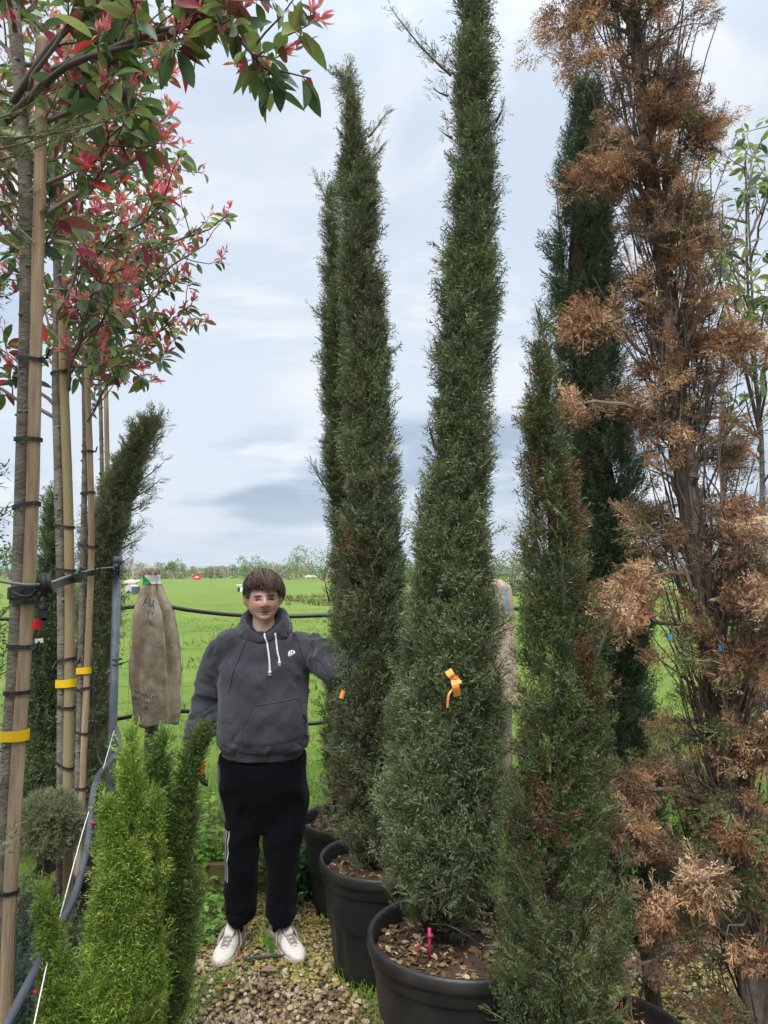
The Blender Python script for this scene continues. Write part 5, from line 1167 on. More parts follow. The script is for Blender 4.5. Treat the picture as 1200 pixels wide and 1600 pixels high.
# joints
SHL, ELL, WRL = np.array([-0.185, 0.01, 1.385]), np.array(lp(321, 1096, 0.0)), np.array(lp(306, 1172, -0.10))
SHR, ELR, WRR = np.array([0.19, 0.01, 1.375]), np.array([0.36, -0.17, 1.318]), np.array([0.51, -0.24, 1.333])
ELL[1] = 0.03; WRL[1] = -0.08
HIP_L, HIP_R = np.array([-0.105, 0.0, 0.84]), np.array([0.10, 0.0, 0.84])
KN_L, KN_R = np.array([-0.100, 0.012, 0.46]), np.array([0.098, 0.014, 0.46])
AN_L, AN_R = np.array([-0.118, 0.03, 0.09]), np.array([0.090, 0.035, 0.09])

# ---- head and neck: one displaced sphere, the neck drawn down out of its underside
HC = np.array([0.002, -0.015, 1.6195]); YAW, ROLL = math.radians(13), math.radians(-2)
bm = bmesh.new(); bmesh.ops.create_icosphere(bm, subdivisions=6, radius=1); U = np.array([v.co[:] for v in bm.verts]); HT = np.array([[v.index for v in f.verts] for f in bm.faces]); bm.free()
def sst(a, b, x): t = np.clip((x - a) / (b - a), 0, 1); return t * t * (3 - 2 * t)
def head_shape(U, ears=True):
    x, y, z = U[:, 0].copy(), U[:, 1].copy(), U[:, 2].copy()
    P = np.stack([x * 0.077, y * 0.096, z * 0.117], -1)
    P[:, 1] += np.where(P[:, 1] > 0, 0.012 * sst(-0.02, 0.06, P[:, 2]), 0)
    low = sst(0.0, -0.105, P[:, 2]); P[:, 0] *= 0.98 + 0.05 * sst(-0.01, -0.05, P[:, 2]) - 0.22 * low
    P[:, 0] *= 1 + 0.05 * np.exp(-((P[:, 2] + 0.06) / 0.03) ** 2)              # full jaw
    fr = sst(0.1, 0.75, -y); P[:, 1] += fr * 0.010                              # flatter face
    P[:, 1] -= fr * 0.016 * sst(-0.05, -0.10, P[:, 2])                          # chin forward
    X, Z = P[:, 0], P[:, 2]
    ga = lambda cx_, cz_, sx_, sz_: np.exp(-((X - cx_) / sx_) ** 2 - ((Z - cz_) / sz_) ** 2)
    d = np.zeros(len(P))
    nose_w = 0.0085 + 0.006 * sst(0.01, -0.026, Z)
    nh = 0.032 * sst(0.026, -0.022, Z) * sst(-0.040, -0.029, Z) + 0.004 * sst(.03, .0, Z) * sst(-.03, -.01, Z)
    d += nh * np.exp(-(X / nose_w) ** 2)
    for sx_ in (-1, 1):
        d += 0.007 * ga(sx_ * 0.0125, -0.027, 0.006, 0.007)                      # nostril wings
        d -= 0.013 * ga(sx_ * 0.031, 0.005, 0.016, 0.010)                        # sockets
        d += 0.0055 * ga(sx_ * 0.031, 0.003, 0.012, 0.0065)                      # lid bulge
        d += 0.0045 * ga(sx_ * 0.030, 0.021, 0.020, 0.007)                       # brows
        d += 0.005 * ga(sx_ * 0.042, -0.030, 0.018, 0.018)                       # cheeks
        d -= 0.0025 * ga(sx_ * 0.024, -0.045, 0.006, 0.014)                      # folds beside the mouth
        d -= 0.0028 * ga(sx_ * 0.031, 0.0005, 0.013, 0.0016)                     # eye slit
    d += 0.0055 * ga(0, -0.0525, 0.020, 0.0045) + 0.0070 * ga(0, -0.0635, 0.018, 0.0055) - 0.0045 * ga(0, -0.0578, 0.022, 0.0020)
    d -= 0.0035 * ga(0, -0.073, 0.02, 0.005) + 0.002 * ga(0, -0.043, 0.004, 0.006)
    d += 0.010 * ga(0, -0.090, 0.022, 0.013)
    P[:, 1] -= d * fr
    for sx_ in ((-1, 1) if ears else ()):                                         # ears
        e = np.exp(-((P[:, 1] - 0.012) / 0.016) ** 2 - ((Z + 0.002) / 0.028) ** 2) * (np.sign(x) == sx_) * (np.abs(x) > 0.6)
        rim = np.exp(-((P[:, 1] - 0.012) / 0.009) ** 2 - ((Z + 0.002) / 0.016) ** 2)
        P[:, 0] += sx_ * e * (0.030 - 0.011 * rim); P[:, 1] += e * 0.008
    return P
P = head_shape(U)
# colours of the skin, with shade of sockets, nostrils and lip line painted in
X, Z = P[:, 0], P[:, 2]; fr = sst(0.2, 0.7, -U[:, 1])
skin = np.tile(np.array([0.64, 0.40, 0.31]), (len(P), 1))
def paint(mask, c): 
    global skin
    skin = skin * (1 - mask[:, None]) + np.array(c) * mask[:, None]
ga = lambda cx_, cz_, sx_, sz_: np.exp(-((X - cx_) / sx_) ** 2 - ((Z - cz_) / sz_) ** 2) * fr
for sx_ in (-1, 1):
    paint(0.75 * ga(sx_ * 0.040, -0.022, 0.026, 0.020), (0.60, 0.24, 0.20))
    paint(np.clip(1.5 * ga(sx_ * 0.031, 0.0185, 0.019, 0.0045), 0, 1) * 0.9, (0.075, 0.048, 0.036))
    paint(np.clip(2.6 * ga(sx_ * 0.031, 0.0012, 0.0150, 0.0027), 0, 1), (0.02, 0.013, 0.011))
    paint(np.clip(1.3 * ga(sx_ * 0.014, -0.034, 0.0045, 0.0026), 0, 1) * .85, (0.10, 0.03, 0.025))
    paint(0.3 * ga(sx_ * 0.031, 0.009, 0.016, 0.006), (0.36, 0.19, 0.14))
paint(0.65 * ga(0, -0.022, 0.012, 0.012), (0.55, 0.19, 0.15))
paint(0.55 * np.clip(ga(0.012, -0.0475, 0.016, 0.0045) + ga(-0.012, -0.0475, 0.016, 0.0045) + ga(0.026, -0.052, .006, .006) + ga(-0.026, -0.052, .006, .006), 0, 1), (0.16, 0.085, 0.06))
paint(np.clip(1.1 * ga(0, -0.0535, 0.019, 0.003), 0, 1), (0.42, 0.16, 0.14))
paint(np.clip(1.1 * ga(0, -0.0632, 0.016, 0.004), 0, 1), (0.50, 0.20, 0.18))
paint(np.clip(2.4 * ga(0, -0.0578, 0.021, 0.0025), 0, 1), (0.06, 0.012, 0.012))
paint(0.5 * sst(.6, .75, np.abs(U[:, 0])) * np.exp(-((Z + .002) / .03) ** 2) * (P[:, 1] > -.01), (0.52, 0.18, 0.14))
# neck: cap of the underside pulled down into the collar
ax = np.array([0, 0.25, -0.97]); ca = U @ ax; PHI = 0.80
cap = ca > PHI; tt = np.clip((ca - PHI) / (1 - PHI), 0, 1)
az_ = np.arctan2(P[:, 0], -(P[:, 1] - 0.02)); nr = 0.062 * np.ones(len(P))
edge = sst(PHI - 0.10, PHI, ca)
tgt = np.stack([np.sin(az_) * 0.064, 0.022 - np.cos(az_) * 0.062, np.minimum(P[:, 2], -0.098)], -1)
P = P * (1 - edge[:, None] * (~cap)[:, None] * 0.45) + tgt * (edge * (~cap) * 0.45)[:, None]
rr_ = 0.064 + 0.035 * sst(0.5, 1, tt) - 0.098 * sst(0.93, 1.0, tt)
P[cap] = np.stack([np.sin(az_[cap]) * rr_[cap], 0.022 + 0.012 * tt[cap] - np.cos(az_[cap]) * rr_[cap] * .97, -0.098 - 0.15 * tt[cap]], -1)
# relax the join under the jaw
E = np.unique(np.sort(np.concatenate([HT[:, [0, 1]], HT[:, [1, 2]], HT[:, [2, 0]]]), 1), axis=0); deg = np.bincount(E.ravel(), minlength=len(P))[:, None]
wj = (np.exp(-((ca - PHI) / 0.13) ** 2) * sst(-0.066, -0.085, P[:, 2]))[:, None]
for _ in range(40):
    S_ = np.zeros_like(P); np.add.at(S_, E[:, 0], P[E[:, 1]]); np.add.at(S_, E[:, 1], P[E[:, 0]]); P = P + 0.5 * wj * (S_ / deg - P)
def Rz(a): c, s_ = math.cos(a), math.sin(a); return np.array([[c, -s_, 0], [s_, c, 0], [0, 0, 1.0]])
def Ry(a): c, s_ = math.cos(a), math.sin(a); return np.array([[c, 0, s_], [0, 1.0, 0], [-s_, 0, c]])
RH = Rz(YAW) @ Ry(ROLL)
kz = sst(-0.17, -0.09, P[:, 2])[:, None]                        # the neck stays straight, the head turns
PH_ = (P @ RH.T) * kz + P * (1 - kz)
body = Geo(); body.add(PH_ + HC + PO, HT, C=skin)

# ---- hands
def hand_parts(wr, d, side, up_, curl, sc_=1.0):
    """palm and five unequal bent fingers; d = along the hand, side = towards the thumb, up_ = back of the hand"""
    d, side, up_ = nrmz(d), nrmz(side), nrmz(up_); parts = []
    parts.append(limb_t([wr - d * .03, wr + d * .025, wr + d * .065, wr + d * .092], np.array([.026, .033, .039, .036]) * sc_, 16, 12, np.array([.019, .018, .016, .013]) * sc_) if False else tube(np.array([wr - d * .03, wr + d * .02, wr + d * .06, wr + d * .09]), np.array([.022, .026, .026, .020]) * sc_, 14))
    for i, (o_, L_) in enumerate(((.027, .068), (.009, .078), (-.009, .072), (-.026, .055))):
        b0 = wr + d * (.082 - .006 * abs(i - 1.2)) + side * o_; P_ = [b0 - d * .03]; dd = d; c_ = curl * (1 + .15 * i); P_.append(b0)
        for k, f in enumerate((.45, .32, .23)):
            a = c_ * (k + .5); dd = d * math.cos(a) - up_ * math.sin(a); P_.append(P_[-1] + dd * L_ * f)
        parts.append(limb_t(P_, np.array([.0098, .0095, .0088, .0082, .0066]) * sc_, 10, 14))
    b0 = wr + d * .025 + side * .022
    parts.append(limb_t([b0 - side * .015, b0 + side * .014 + d * .018, b0 + side * .022 + d * .045 - up_ * .01, b0 + side * .014 + d * .068 - up_ * .022], np.array([.014, .0125, .0105, .008]) * sc_, 10, 12))
    for o_ in (-.018, 0, .018): parts.append(limb_t([wr + d * .0 + side * o_ * .7, wr + d * .05 + side * o_, wr + d * .085 + side * o_], np.array([.017, .018, .0135]) * sc_, 12, 8))
    return parts
hL = (WRL + np.array([0.0, -0.005, -0.02]), np.array([0.16, -0.10, -1.0]), np.array([0.25, -0.95, 0.1]), np.array([-1, -.2, -.1]))
hR = (WRR + np.array([0.01, -.01, .01]), np.array([0.30, 0.05, 0.8]), np.array([-.8, .1, .3]), np.array([-.1, -1, .1]))
hand_r = hand_parts(*hR, 0.5)
SK = np.array([0.64, 0.39, 0.30])
for hp, wr in ((hand_parts(*hL, 0.35, 0.94), WRL), (hand_r, WRR)):
    V, F, lap = fuse(hp, 0.0042, 3); body.add(V + PO, Q=F, C=SK)
# ---- torso, arms and legs under the clothes (same mesh)
under = [rings([(0, 0.01, 0.78, .15, .10), (0, 0.01, 0.90, .165, .115), (0, .0, 1.05, .165, .12), (0, .0, 1.22, .17, .115), (0, .01, 1.34, .165, .095), (0, .01, 1.40, .10, .07), (0, .01, 1.45, .065, .06)]),
         limb_t([SHL + [.03, 0, 0], SHL, ELL, WRL], [.055, .052, .040, .027]), limb_t([SHR - [.03, 0, 0], SHR, ELR, WRR], [.055, .052, .040, .027]),
         limb_t([HIP_L, KN_L, AN_L, AN_L - [0, 0, .03]], [.068, .048, .036, .034]), limb_t([HIP_R, KN_R, AN_R, AN_R - [0, 0, .03]], [.068, .048, .036, .034])]
V, F, lap = fuse(under, 0.014, 4); body.add(V + PO, Q=F, C=SK)
body.build('body', M['skin'], man, smooth=True)
# eyes
for sx_ in (-1, 1):
    c = np.array([sx_ * 0.031, -0.0650, 0.0008]) @ RH.T + HC + PO
    g = Geo(); g.add(ICO2 * np.array([.0125, .009, .0105]) + c, ICO2T, C=(0.07, 0.05, 0.045)); g.build('eye', M['plain'], man, smooth=True)

# ---- hair: a cap with overlapping locks, brushed forward into a fringe
def lift(U_): return head_shape(U_)
g = Geo()
hm = (U[:, 2] > 0.32 - 0.30 * sst(0.05, -0.3, -U[:, 1]) - 0.55 * sst(0.1, 0.6, U[:, 1])) & (U[:, 2] > -0.45)
side_ok = (np.abs(U[:, 0]) > 0.80) & (U[:, 2] > 0.02) & (U[:, 1] > -0.50)
hm = hm | side_ok
keep = hm[HT].all(1); cap_P = head_shape(U, False); nn_ = nrmz(cap_P - np.array([0, 0.02, 0.0])); ld = np.array([0.011 + 0.004 * fbm(v * 5) for v in U])
capV = cap_P + nn_ * ld[:, None]; capV[:, 2] += 0.003
g.add(capV @ RH.T + HC + PO, HT[keep], C=np.array([0.04, 0.026, 0.017]))  # darker than the locks: shade between them put into the cap colour
crown_d = np.array([0.12, 0.45, 0.88]); crown_d /= np.linalg.norm(crown_d)
HCOL = np.array([(0.066, 0.043, 0.028), (0.09, 0.06, 0.04), (0.05, 0.032, 0.021), (0.12, 0.083, 0.056)])
def lock(az, L_ang, off, wd, colr, sweep=0.0, droop=0.0, n=9):
    """a tapering lock following the skull from the crown outward"""
    a0 = np.array([1.0, 0, 0]); a0 = a0 - crown_d * a0.dot(crown_d); a0 /= np.linalg.norm(a0); b0 = np.cross(crown_d, a0)
    Ps = []
    for k in range(n):
        u = k / (n - 1); th = L_ang * (0.12 + 0.88 * u); aa = az + sweep * u * u
        dd = crown_d * math.cos(th) + (a0 * math.cos(aa) + b0 * math.sin(aa)) * math.sin(th); Ps.append(dd)
    Ps = np.array(Ps); S0 = np.stack([Ps[:, 0] * .077, Ps[:, 1] * .100 + .006 * (Ps[:, 1] > 0), Ps[:, 2] * .113], -1); nn = nrmz(S0 / np.array([.077, .1, .113]) ** 2)
    h_ = off * np.sin(np.linspace(0.5, 2.6, n)) + 0.006
    S1 = S0 + nn * h_[:, None]; T_ = nrmz(np.gradient(S1, axis=0)); sd = nrmz(np.cross(T_, nn)); w_ = wd * np.sin(np.linspace(0.5, math.pi - 0.12, n))
    ridge = S1 + nn * (wd * .35); V = np.stack([S1 - sd * w_[:, None] / 2, ridge, S1 + sd * w_[:, None] / 2], 1).reshape(-1, 3); Q = []
    for k in range(n - 1):
        for j in range(2): Q.append([k * 3 + j, k * 3 + j + 1, k * 3 + 4 + j, k * 3 + 3 + j])
    g.add(V @ RH.T + HC + PO, Q=Q, C=colr)
for i in range(900):
    az = rng.uniform(-math.pi, math.pi); dirv = (math.cos(az), math.sin(az))
    a0 = np.array([1.0, 0, 0]); a0 = a0 - crown_d * a0.dot(crown_d); a0 /= np.linalg.norm(a0); b0 = np.cross(crown_d, a0); d_ = a0 * math.cos(az) + b0 * math.sin(az)
    front_ = max(0, -d_[1]); side_ = abs(d_[0])
    mx = 1.55 + 0.25 * front_ - 0.0 * side_ if front_ > 0.3 else 1.75
    if front_ > 0.70: mx = 1.77 - 0.65 * abs(d_[0] + .10) ** 1.4 + 0.06 * math.sin(d_[0] * 23) + rng.normal(0, .03)
    elif side_ > 0.6 and front_ > -.1: mx = 1.50
    elif side_ > 0.4: mx = 1.55
    lock(az, mx * (rng.uniform(0.45, 1.0) if rng.random() < 0.6 else rng.uniform(.88, 1.02)), rng.uniform(0.009, 0.031), rng.uniform(0.005, 0.012), HCOL[rng.choice(4, p=[.4, .3, .2, .1])] * rng.uniform(.75, 1.2), rng.normal(0.22, 0.28))
g.build('hair', M['hair'], man, smooth=True)

# ---- hoodie
tor = [(0.005, 0.0, 0.868, .196, .140), (0.005, 0, 0.885, .204, .147), (0.006, 0, 0.93, .209, .152), (0.006, -.008, 0.99, .217, .163), (0.007, -.012, 1.08, .214, .166), (0.008, -.006, 1.2, .212, .155), (0.008, .0, 1.30, .212, .145), (0.005, .005, 1.365, .195, .125), (0.003, .008, 1.41, .155, .108), (0.002, .01, 1.445, .11, .092), (0, .01, 1.475, .085, .08)]
hood_parts = [rings(tor, 48, 2.35), limb_t([SHL + [.07, 0, .01], SHL + [.01, 0, 0], (SHL + ELL) / 2 + [-.012, 0, .01], ELL, (ELL + WRL) / 2 + [0, -.01, 0], WRL + [0, 0, .035], WRL + [0, 0, .012], WRL], [.085, .088, .072, .066, .063, .058, .044, .040], 28, 40),
              limb_t([SHR - [.07, 0, -.01], SHR - [.01, 0, 0], (SHR + ELR) / 2 + [.0, .01, .012], ELR + [0, 0, .0], (ELR + WRR) / 2, WRR], [.085, .09, .082, .078, .066, .045], 28, 36)]
V, F, lap = fuse(hood_parts, 0.0085, 6); Nn = vnormals(V, F)
def seg_t(p, a, b): 
    d = b - a; t_ = np.clip(((p - a) @ d) / (d @ d), 0, 1); return t_, np.linalg.norm(p - (a + t_[:, None] * d), axis=1)
disp = np.zeros(len(V))
for i, (p, nrm) in enumerate(zip(V, Nn)):
    arm_l = p[0] < -0.215 - 0.0 * p[2]; arm_r = p[0] > 0.235
    if arm_l:
        e = math.exp(-((p[2] - ELL[2] + .02) / .13) ** 2); w2 = math.exp(-((p[2] - WRL[2] - .06) / .06) ** 2)
        disp[i] = (0.007 + 0.011 * e + .009 * w2) * ridged((p[0] * 7, p[1] * 7, p[2] * (17 + 6 * w2) + p[0] * 9), 2) - .004
    elif arm_r:
        q = p[0] * 13 + p[2] * 9; disp[i] = 0.018 * ridged((q, p[1] * 7, p[2] * 5 - p[0] * 3), 2) - .005
    else:
        hem = math.exp(-((p[2] - .95) / .05) ** 2); low = sst(1.25, .95, np.array([p[2]]))[0]
        disp[i] = 0.0055 * ridged((p[0] * 3.6 + 4, p[1] * 3, p[2] * 6.5 - abs(p[0]) * 4), 3) + 0.012 * hem * ridged((p[0] * 13, p[1] * 9, p[2] * 5), 2) + 0.004 * low * fbm((p[0] * 6, p[1] * 5, p[2] * 9), 2) - .004
        ap = math.exp(-((abs(p[0]) - .19) / .06) ** 2 - ((p[2] - 1.27) / .09) ** 2); disp[i] += .009 * ap * ridged((p[0] * 12 + p[2] * 10, p[1] * 6, p[2] * 4), 2)
        if p[2] < 0.925: disp[i] = disp[i] * .5 - 0.010 * sst(.93, .915, np.array([p[2]]))[0] + 0.0025 * math.sin(math.atan2(p[1], p[0]) * 70) * 0.2
for i, p in enumerate(V):          # sharp creases: elbows, armpits, waist
    k_ = 0.003 + 0.006 * math.exp(-((p[2] - .97) / .07) ** 2) + (0.006 if (p[0] < -.215 or p[0] > .225) else 0)
    v_ = fbm((p[0] * 5 + 3, p[1] * 5, p[2] * 9 + abs(p[0]) * 8), 2); disp[i] -= k_ * math.exp(-(v_ / .07) ** 2)
V = lap(V + Nn * disp[:, None], 1, 0.3)
g = Geo(); g.add(V + PO, Q=F); hoodie = g.build('hoodie', M['hoodie'], man, smooth=True, colors=False)
HB = BVHTree.FromPolygons([tuple(v) for v in V], [tuple(map(int, f)) for f in F])
def front(x, z, off=0.0, tree=None, y0=-1.0):
    h = (tree or HB).ray_cast(Vector((x, y0, z)), Vector((0, 1, 0)))
    y = h[0].y if h[0] is not None else -0.1
    return np.array([x, y - off, z])
def px_local(px, py): q = lp(px, py, -0.14); return q[0], q[2]
# hood lying round the neck, its front edges crossing at the throat
def hood_loop(kx, kf, zlo, zhi, r, th0=0.0, n=40, back=0.03):
    th = np.linspace(-math.pi, math.pi, n); P = np.stack([0.002 + kx * np.sin(th), back - kf * np.cos(th), zlo + (zhi - zlo) * (0.5 - 0.5 * np.cos(th)) ** 0.75], -1)
    return P, np.interp(np.abs(th), [0, .6, 1.5, math.pi], r)
P1, r1 = hood_loop(0.090, 0.100, 1.432, 1.556, [.018, .023, .029, .040], back=0.018)
P2, r2 = hood_loop(0.076, 0.084, 1.448, 1.566, [.013, .016, .020, .026], back=0.018)
P3, r3 = hood_loop(0.104, 0.102, 1.424, 1.500, [.014, .026, .035, .05], back=0.026)
Vh, Fh, laph = fuse([tube(P1, r1, 18), tube(P3, r3, 18)], 0.006, 4); Nh = vnormals(Vh, Fh)
dh = np.array([0.007 * ridged((math.atan2(p[0], -p[1]) * 1.6, p[2] * 16, np.hypot(p[0], p[1]) * 16), 2) - .004 for p in Vh]); Vh = Vh + Nh * dh[:, None]
g = Geo(); g.add(Vh + PO, Q=Fh); hood = g.build('hood', M['hoodie'], man, smooth=True, colors=False)
g = Geo(); g.add(*[a if i else a + PO for i, a in enumerate(tube(P2, r2, 14))]); g.build('hood_lining', M['hoodie_dark'], man, smooth=True, colors=False)
# cuffs
g = Geo(); dW = nrmz(WRL - (ELL + WRL) / 2); g.add(*[a if i else a + PO for i, a in enumerate(limb_t([WRL - dW * .012, WRL + dW * .02, WRL + dW * .045], [.042, .040, .036], 20, 10))]); g.build('cuff', M['hoodie_dark'], man, smooth=True, colors=False)
# seams
def seam(pts, r=0.0022, off=0.0005):
    P = spline([np.array([*px_local(*p_), 0]) for p_ in pts], 26); Q = np.array([front(p[0], p[1], off) for p in P]); g = Geo(); g.add(*[a if i else a + PO for i, a in enumerate(tube(Q, r, 5))]); g.build('seam', M['hoodie_dark'], man, smooth=True, colors=False)
seam([(385, 992), (378, 1012), (368, 1040), (361, 1062), (357, 1085)]); seam([(452, 985), (462, 1005), (474, 1030), (482, 1046)]); seam([(346, 1164), (380, 1175), (416, 1177), (450, 1170), (484, 1152)], 0.002)
# pouch pocket
def pocket():
    n, m_ = 26, 20; V_ = []
    for j in range(m_):
        v = j / (m_ - 1)                              # 0 bottom, 1 top
        zl = 1167 + (1099 - 1167) * v; zr = 1157 + (1088 - 1157) * v
        cut = sst(0.32, 1.0, np.array([v]))[0]; xl = 377 + (395 - 377) * cut; xr = 479 + (466 - 479) * cut
        for i in range(n):
            u = i / (n - 1); x, z = px_local(xl + (xr - xl) * u, zl + (zr - zl) * u + 3.0 * math.sin(u * math.pi) * (1 - v))
            e = min(u, 1 - u, v, 1 - v); V_.append(front(x, z, -0.003 + 0.0085 * min(1, e * 14) + 0.004 * max(0, ridged((x * 14, z * 9, 3), 2)) * min(1, e * 5)))
    Q = [[j * n + i, j * n + i + 1, (j + 1) * n + i + 1, (j + 1) * n + i] for j in range(m_ - 1) for i in range(n - 1)]
    g = Geo(); g.add(np.array(V_) + PO, Q=Q); pk = g.build('pocket', M['hoodie'], man, smooth=True, colors=False)
    g = Geo(); V3 = np.array(V_).reshape(m_, n, 3)
    for line in (V3[1:-1, 1], V3[1:-1, -2], V3[-2, 1:-1]): g.add(*[a if i else a + PO for i, a in enumerate(tube(line - np.array([0, .0008, 0]), .0017, 5))])
    g.build('pocket_edge', M['hoodie_dark'], pk, smooth=True, colors=False)
pocket()
# drawstrings
HDB = BVHTree.FromPolygons([tuple(v) for v in Vh], [tuple(map(int, f)) for f in Fh])
def both(x, z, off):
    a, b_ = HB.ray_cast(Vector((x, -1, z)), Vector((0, 1, 0))), HDB.ray_cast(Vector((x, -1, z)), Vector((0, 1, 0))); ys_ = [h[0].y for h in (a, b_) if h[0] is not None]; return np.array([x, (min(ys_) if ys_ else -.12) - off, z])
for pts in ([(410, 992), (415, 1006), (419, 1025), (421, 1040), (422, 1050)], [(427, 991), (429, 1004), (432, 1020), (435, 1030), (436, 1036)]):
    P = spline([np.array([*px_local(*p_), 0]) for p_ in pts], 18); Q = np.array([both(p[0], p[1], 0.004) for p in P]); g = Geo(); g.add(*[a if i else a + PO for i, a in enumerate(tube(Q, .0042, 8))]); ds = g.build('drawstring', M['cord'], man, smooth=True, colors=False)
    g = Geo(); e = Q[-1]; g.add(ICO2 * np.array([.0085, .0065, .0075]) + e + PO - np.array([0, .003, 0]), ICO2T)
    for k in (-1, 1): g.add(*[a if i else a + PO for i, a in enumerate(tube([e, e + np.array([k * .005, -.003, -.016])], np.array([.004, .003]), 6))])
    g.build('knot', M['cord'], ds, smooth=True, colors=False)
# chest emblem: white bordered curved tick in red under small navy and green shapes
def emblem(poly, off, nm, mt):
    bmx = bmesh.new(); vs_ = []
    cx0, cz0 = px_local(453.5, 1022); S1 = 1 / 24.0
    for (ex, ey) in poly:
        x, z = px_local(425 + ex * 50 / 1200, 1000 + ey * 50 / 1200); vs_.append(bmx.verts.new((x, 0, z)))
    bmx.faces.new(vs_); bmesh.ops.triangulate(bmx, faces=bmx.faces[:]); V_ = np.array([front(v.co.x, v.co.z, off) for v in bmx.verts]); T_ = np.array([[v.index for v in f.verts] for f in bmx.faces]); bmx.free()
    n = len(V_); rim = [[i, (i + 1) % n, n + (i + 1) % n, n + i] for i in range(n)]; g = Geo(); g.add(np.concatenate([V_, V_ + np.array([0, .003, 0])]) + PO, T_, rim); return g.build(nm, mt, man if nm == 'emblem' else emb, smooth=False, colors=False)
M['navy'] = mat('navy_thread', (0.05, 0.08, 0.22), None, 5, .8); M['greenthread'] = mat('green_thread', (0.05, 0.14, 0.11), None, 5, .8); M['redthread'] = mat('red_thread', (0.70, 0.05, 0.10), None, 5, .8)
emb = emblem([(545, 560), (580, 465), (640, 455), (680, 415), (715, 450), (775, 455), (825, 515), (800, 550), (700, 610), (620, 655), (570, 640)], 0.002, 'emblem', M['white'])
emblem([(575, 560), (598, 545), (612, 580), (650, 580), (760, 530), (690, 585), (625, 625), (590, 615)], 0.0034, 'tick', M['redthread'])
emblem([(665, 500), (690, 455), (715, 480), (750, 485), (735, 520), (690, 530)], 0.0034, 'shape', M['navy']); emblem([(600, 490), (625, 475), (655, 505), (650, 535), (620, 530)], 0.0034, 'shape', M['greenthread'])

# ---- trousers
def leg_rings(px_l, px_r, ys_, cy, ry):
    o = []
    for a, b_, y in zip(px_l, px_r, ys_): L1, R1 = lp(a, y), lp(b_, y); o.append(((L1[0] + R1[0]) / 2, cy, L1[2], (R1[0] - L1[0]) / 2, ry))
    return o
LL = [(-.100, .015, .90, .10, .12), (-.103, .01, .75, .103, .125)] + leg_rings([347, 350, 353, 352, 350, 350, 353, 358], [416, 410, 403, 402, 401, 398, 395, 388], [1250, 1285, 1315, 1345, 1380, 1415, 1432, 1442], 0.012, 0.088)
RL = [(.105, .015, .90, .105, .12), (.108, .01, .75, .106, .125)] + leg_rings([416, 413, 413, 415, 416, 417, 420, 424], [483, 478, 469, 464, 462, 461, 458, 452], [1250, 1285, 1315, 1345, 1380, 1415, 1432, 1442], 0.015, 0.086)
pel = [(0.0, .012, .54, .09, .06), (0.003, .012, .60, .16, .088), (0.005, .01, .70, .200, .122), (0.005, .01, .80, .204, .14), (.005, .01, .88, .19, .13), (.005, .01, .92, .18, .12)]
V, F, lap = fuse([rings(LL, 32, 2.2), rings(RL, 32, 2.2), rings(pel, 40, 2.4)], 0.0085, 14); Nn = vnormals(V, F); disp = np.zeros(len(V))
for i, p in enumerate(V):
    an = math.exp(-((p[2] - .16) / .07) ** 2); kn = math.exp(-((p[2] - .45) / .12) ** 2); cr = math.exp(-((p[2] - .60) / .12) ** 2 - (p[0] / .10) ** 2)
    disp[i] = 0.011 * ridged((p[0] * 6 + 9, p[1] * 6, p[2] * 4), 2) + .013 * an * ridged((p[0] * 8, p[1] * 8, p[2] * 20), 2) + .007 * kn * ridged((p[0] * 9 + p[2] * 5, p[1] * 7, p[2] * 10), 2) + .008 * cr * ridged((p[0] * 14, p[1] * 4, p[2] * 9 + abs(p[0]) * 14), 2) - .006
V = lap(V + Nn * disp[:, None], 1, .3); g = Geo(); g.add(V + PO, Q=F); tro = g.build('trousers', M['trousers'], man, smooth=True, colors=False)
TBV = BVHTree.FromPolygons([tuple(v) for v in V], [tuple(map(int, f)) for f in F])
def side_hit(ang, z, cx_, cy, off):
    d = Vector((-math.sin(ang), -math.cos(ang), 0)); o_ = Vector((cx_, cy, z)) + d * 0.6; h = TBV.ray_cast(o_, -d); q = h[0] if h[0] is not None else Vector((cx_, cy, z)) + d * .08
    return np.array(q + d * off)
zs_ = np.linspace(lp(0, 1292)[2], lp(0, 1371)[2], 22)
for k in range(3):
    V_ = []
    for z in zs_:
        cx_ = np.interp(z, [r[2] for r in LL][::-1], [r[0] for r in LL][::-1]); a0 = math.radians(33) + k * math.radians(11)
        for j in range(3): V_.append(side_hit(a0 + j * math.radians(2.1), z, cx_, .012, .0022))
    g = Geo(); g.add(np.array(V_) + PO, Q=[[i * 3 + j, i * 3 + j + 1, i * 3 + 4 + j, i * 3 + 3 + j] for i in range(21) for j in range(2)]); g.build('stripe', M['stripe'], man, smooth=True, colors=False)
V_ = []; zs_ = np.linspace(lp(0, 1190)[2], lp(0, 1280)[2], 18)
for i, z in enumerate(zs_):
    for j in range(5): V_.append(side_hit(math.radians(58 + j * 10), z, -.07, .01, .0022))
g = Geo(); g.add(np.array(V_) + PO, Q=[[i * 5 + j, i * 5 + j + 1, i * 5 + 6 + j, i * 5 + 5 + j] for i in range(17) for j in range(4)]); g.build('side_panel', M['panel'], man, smooth=True, colors=False)

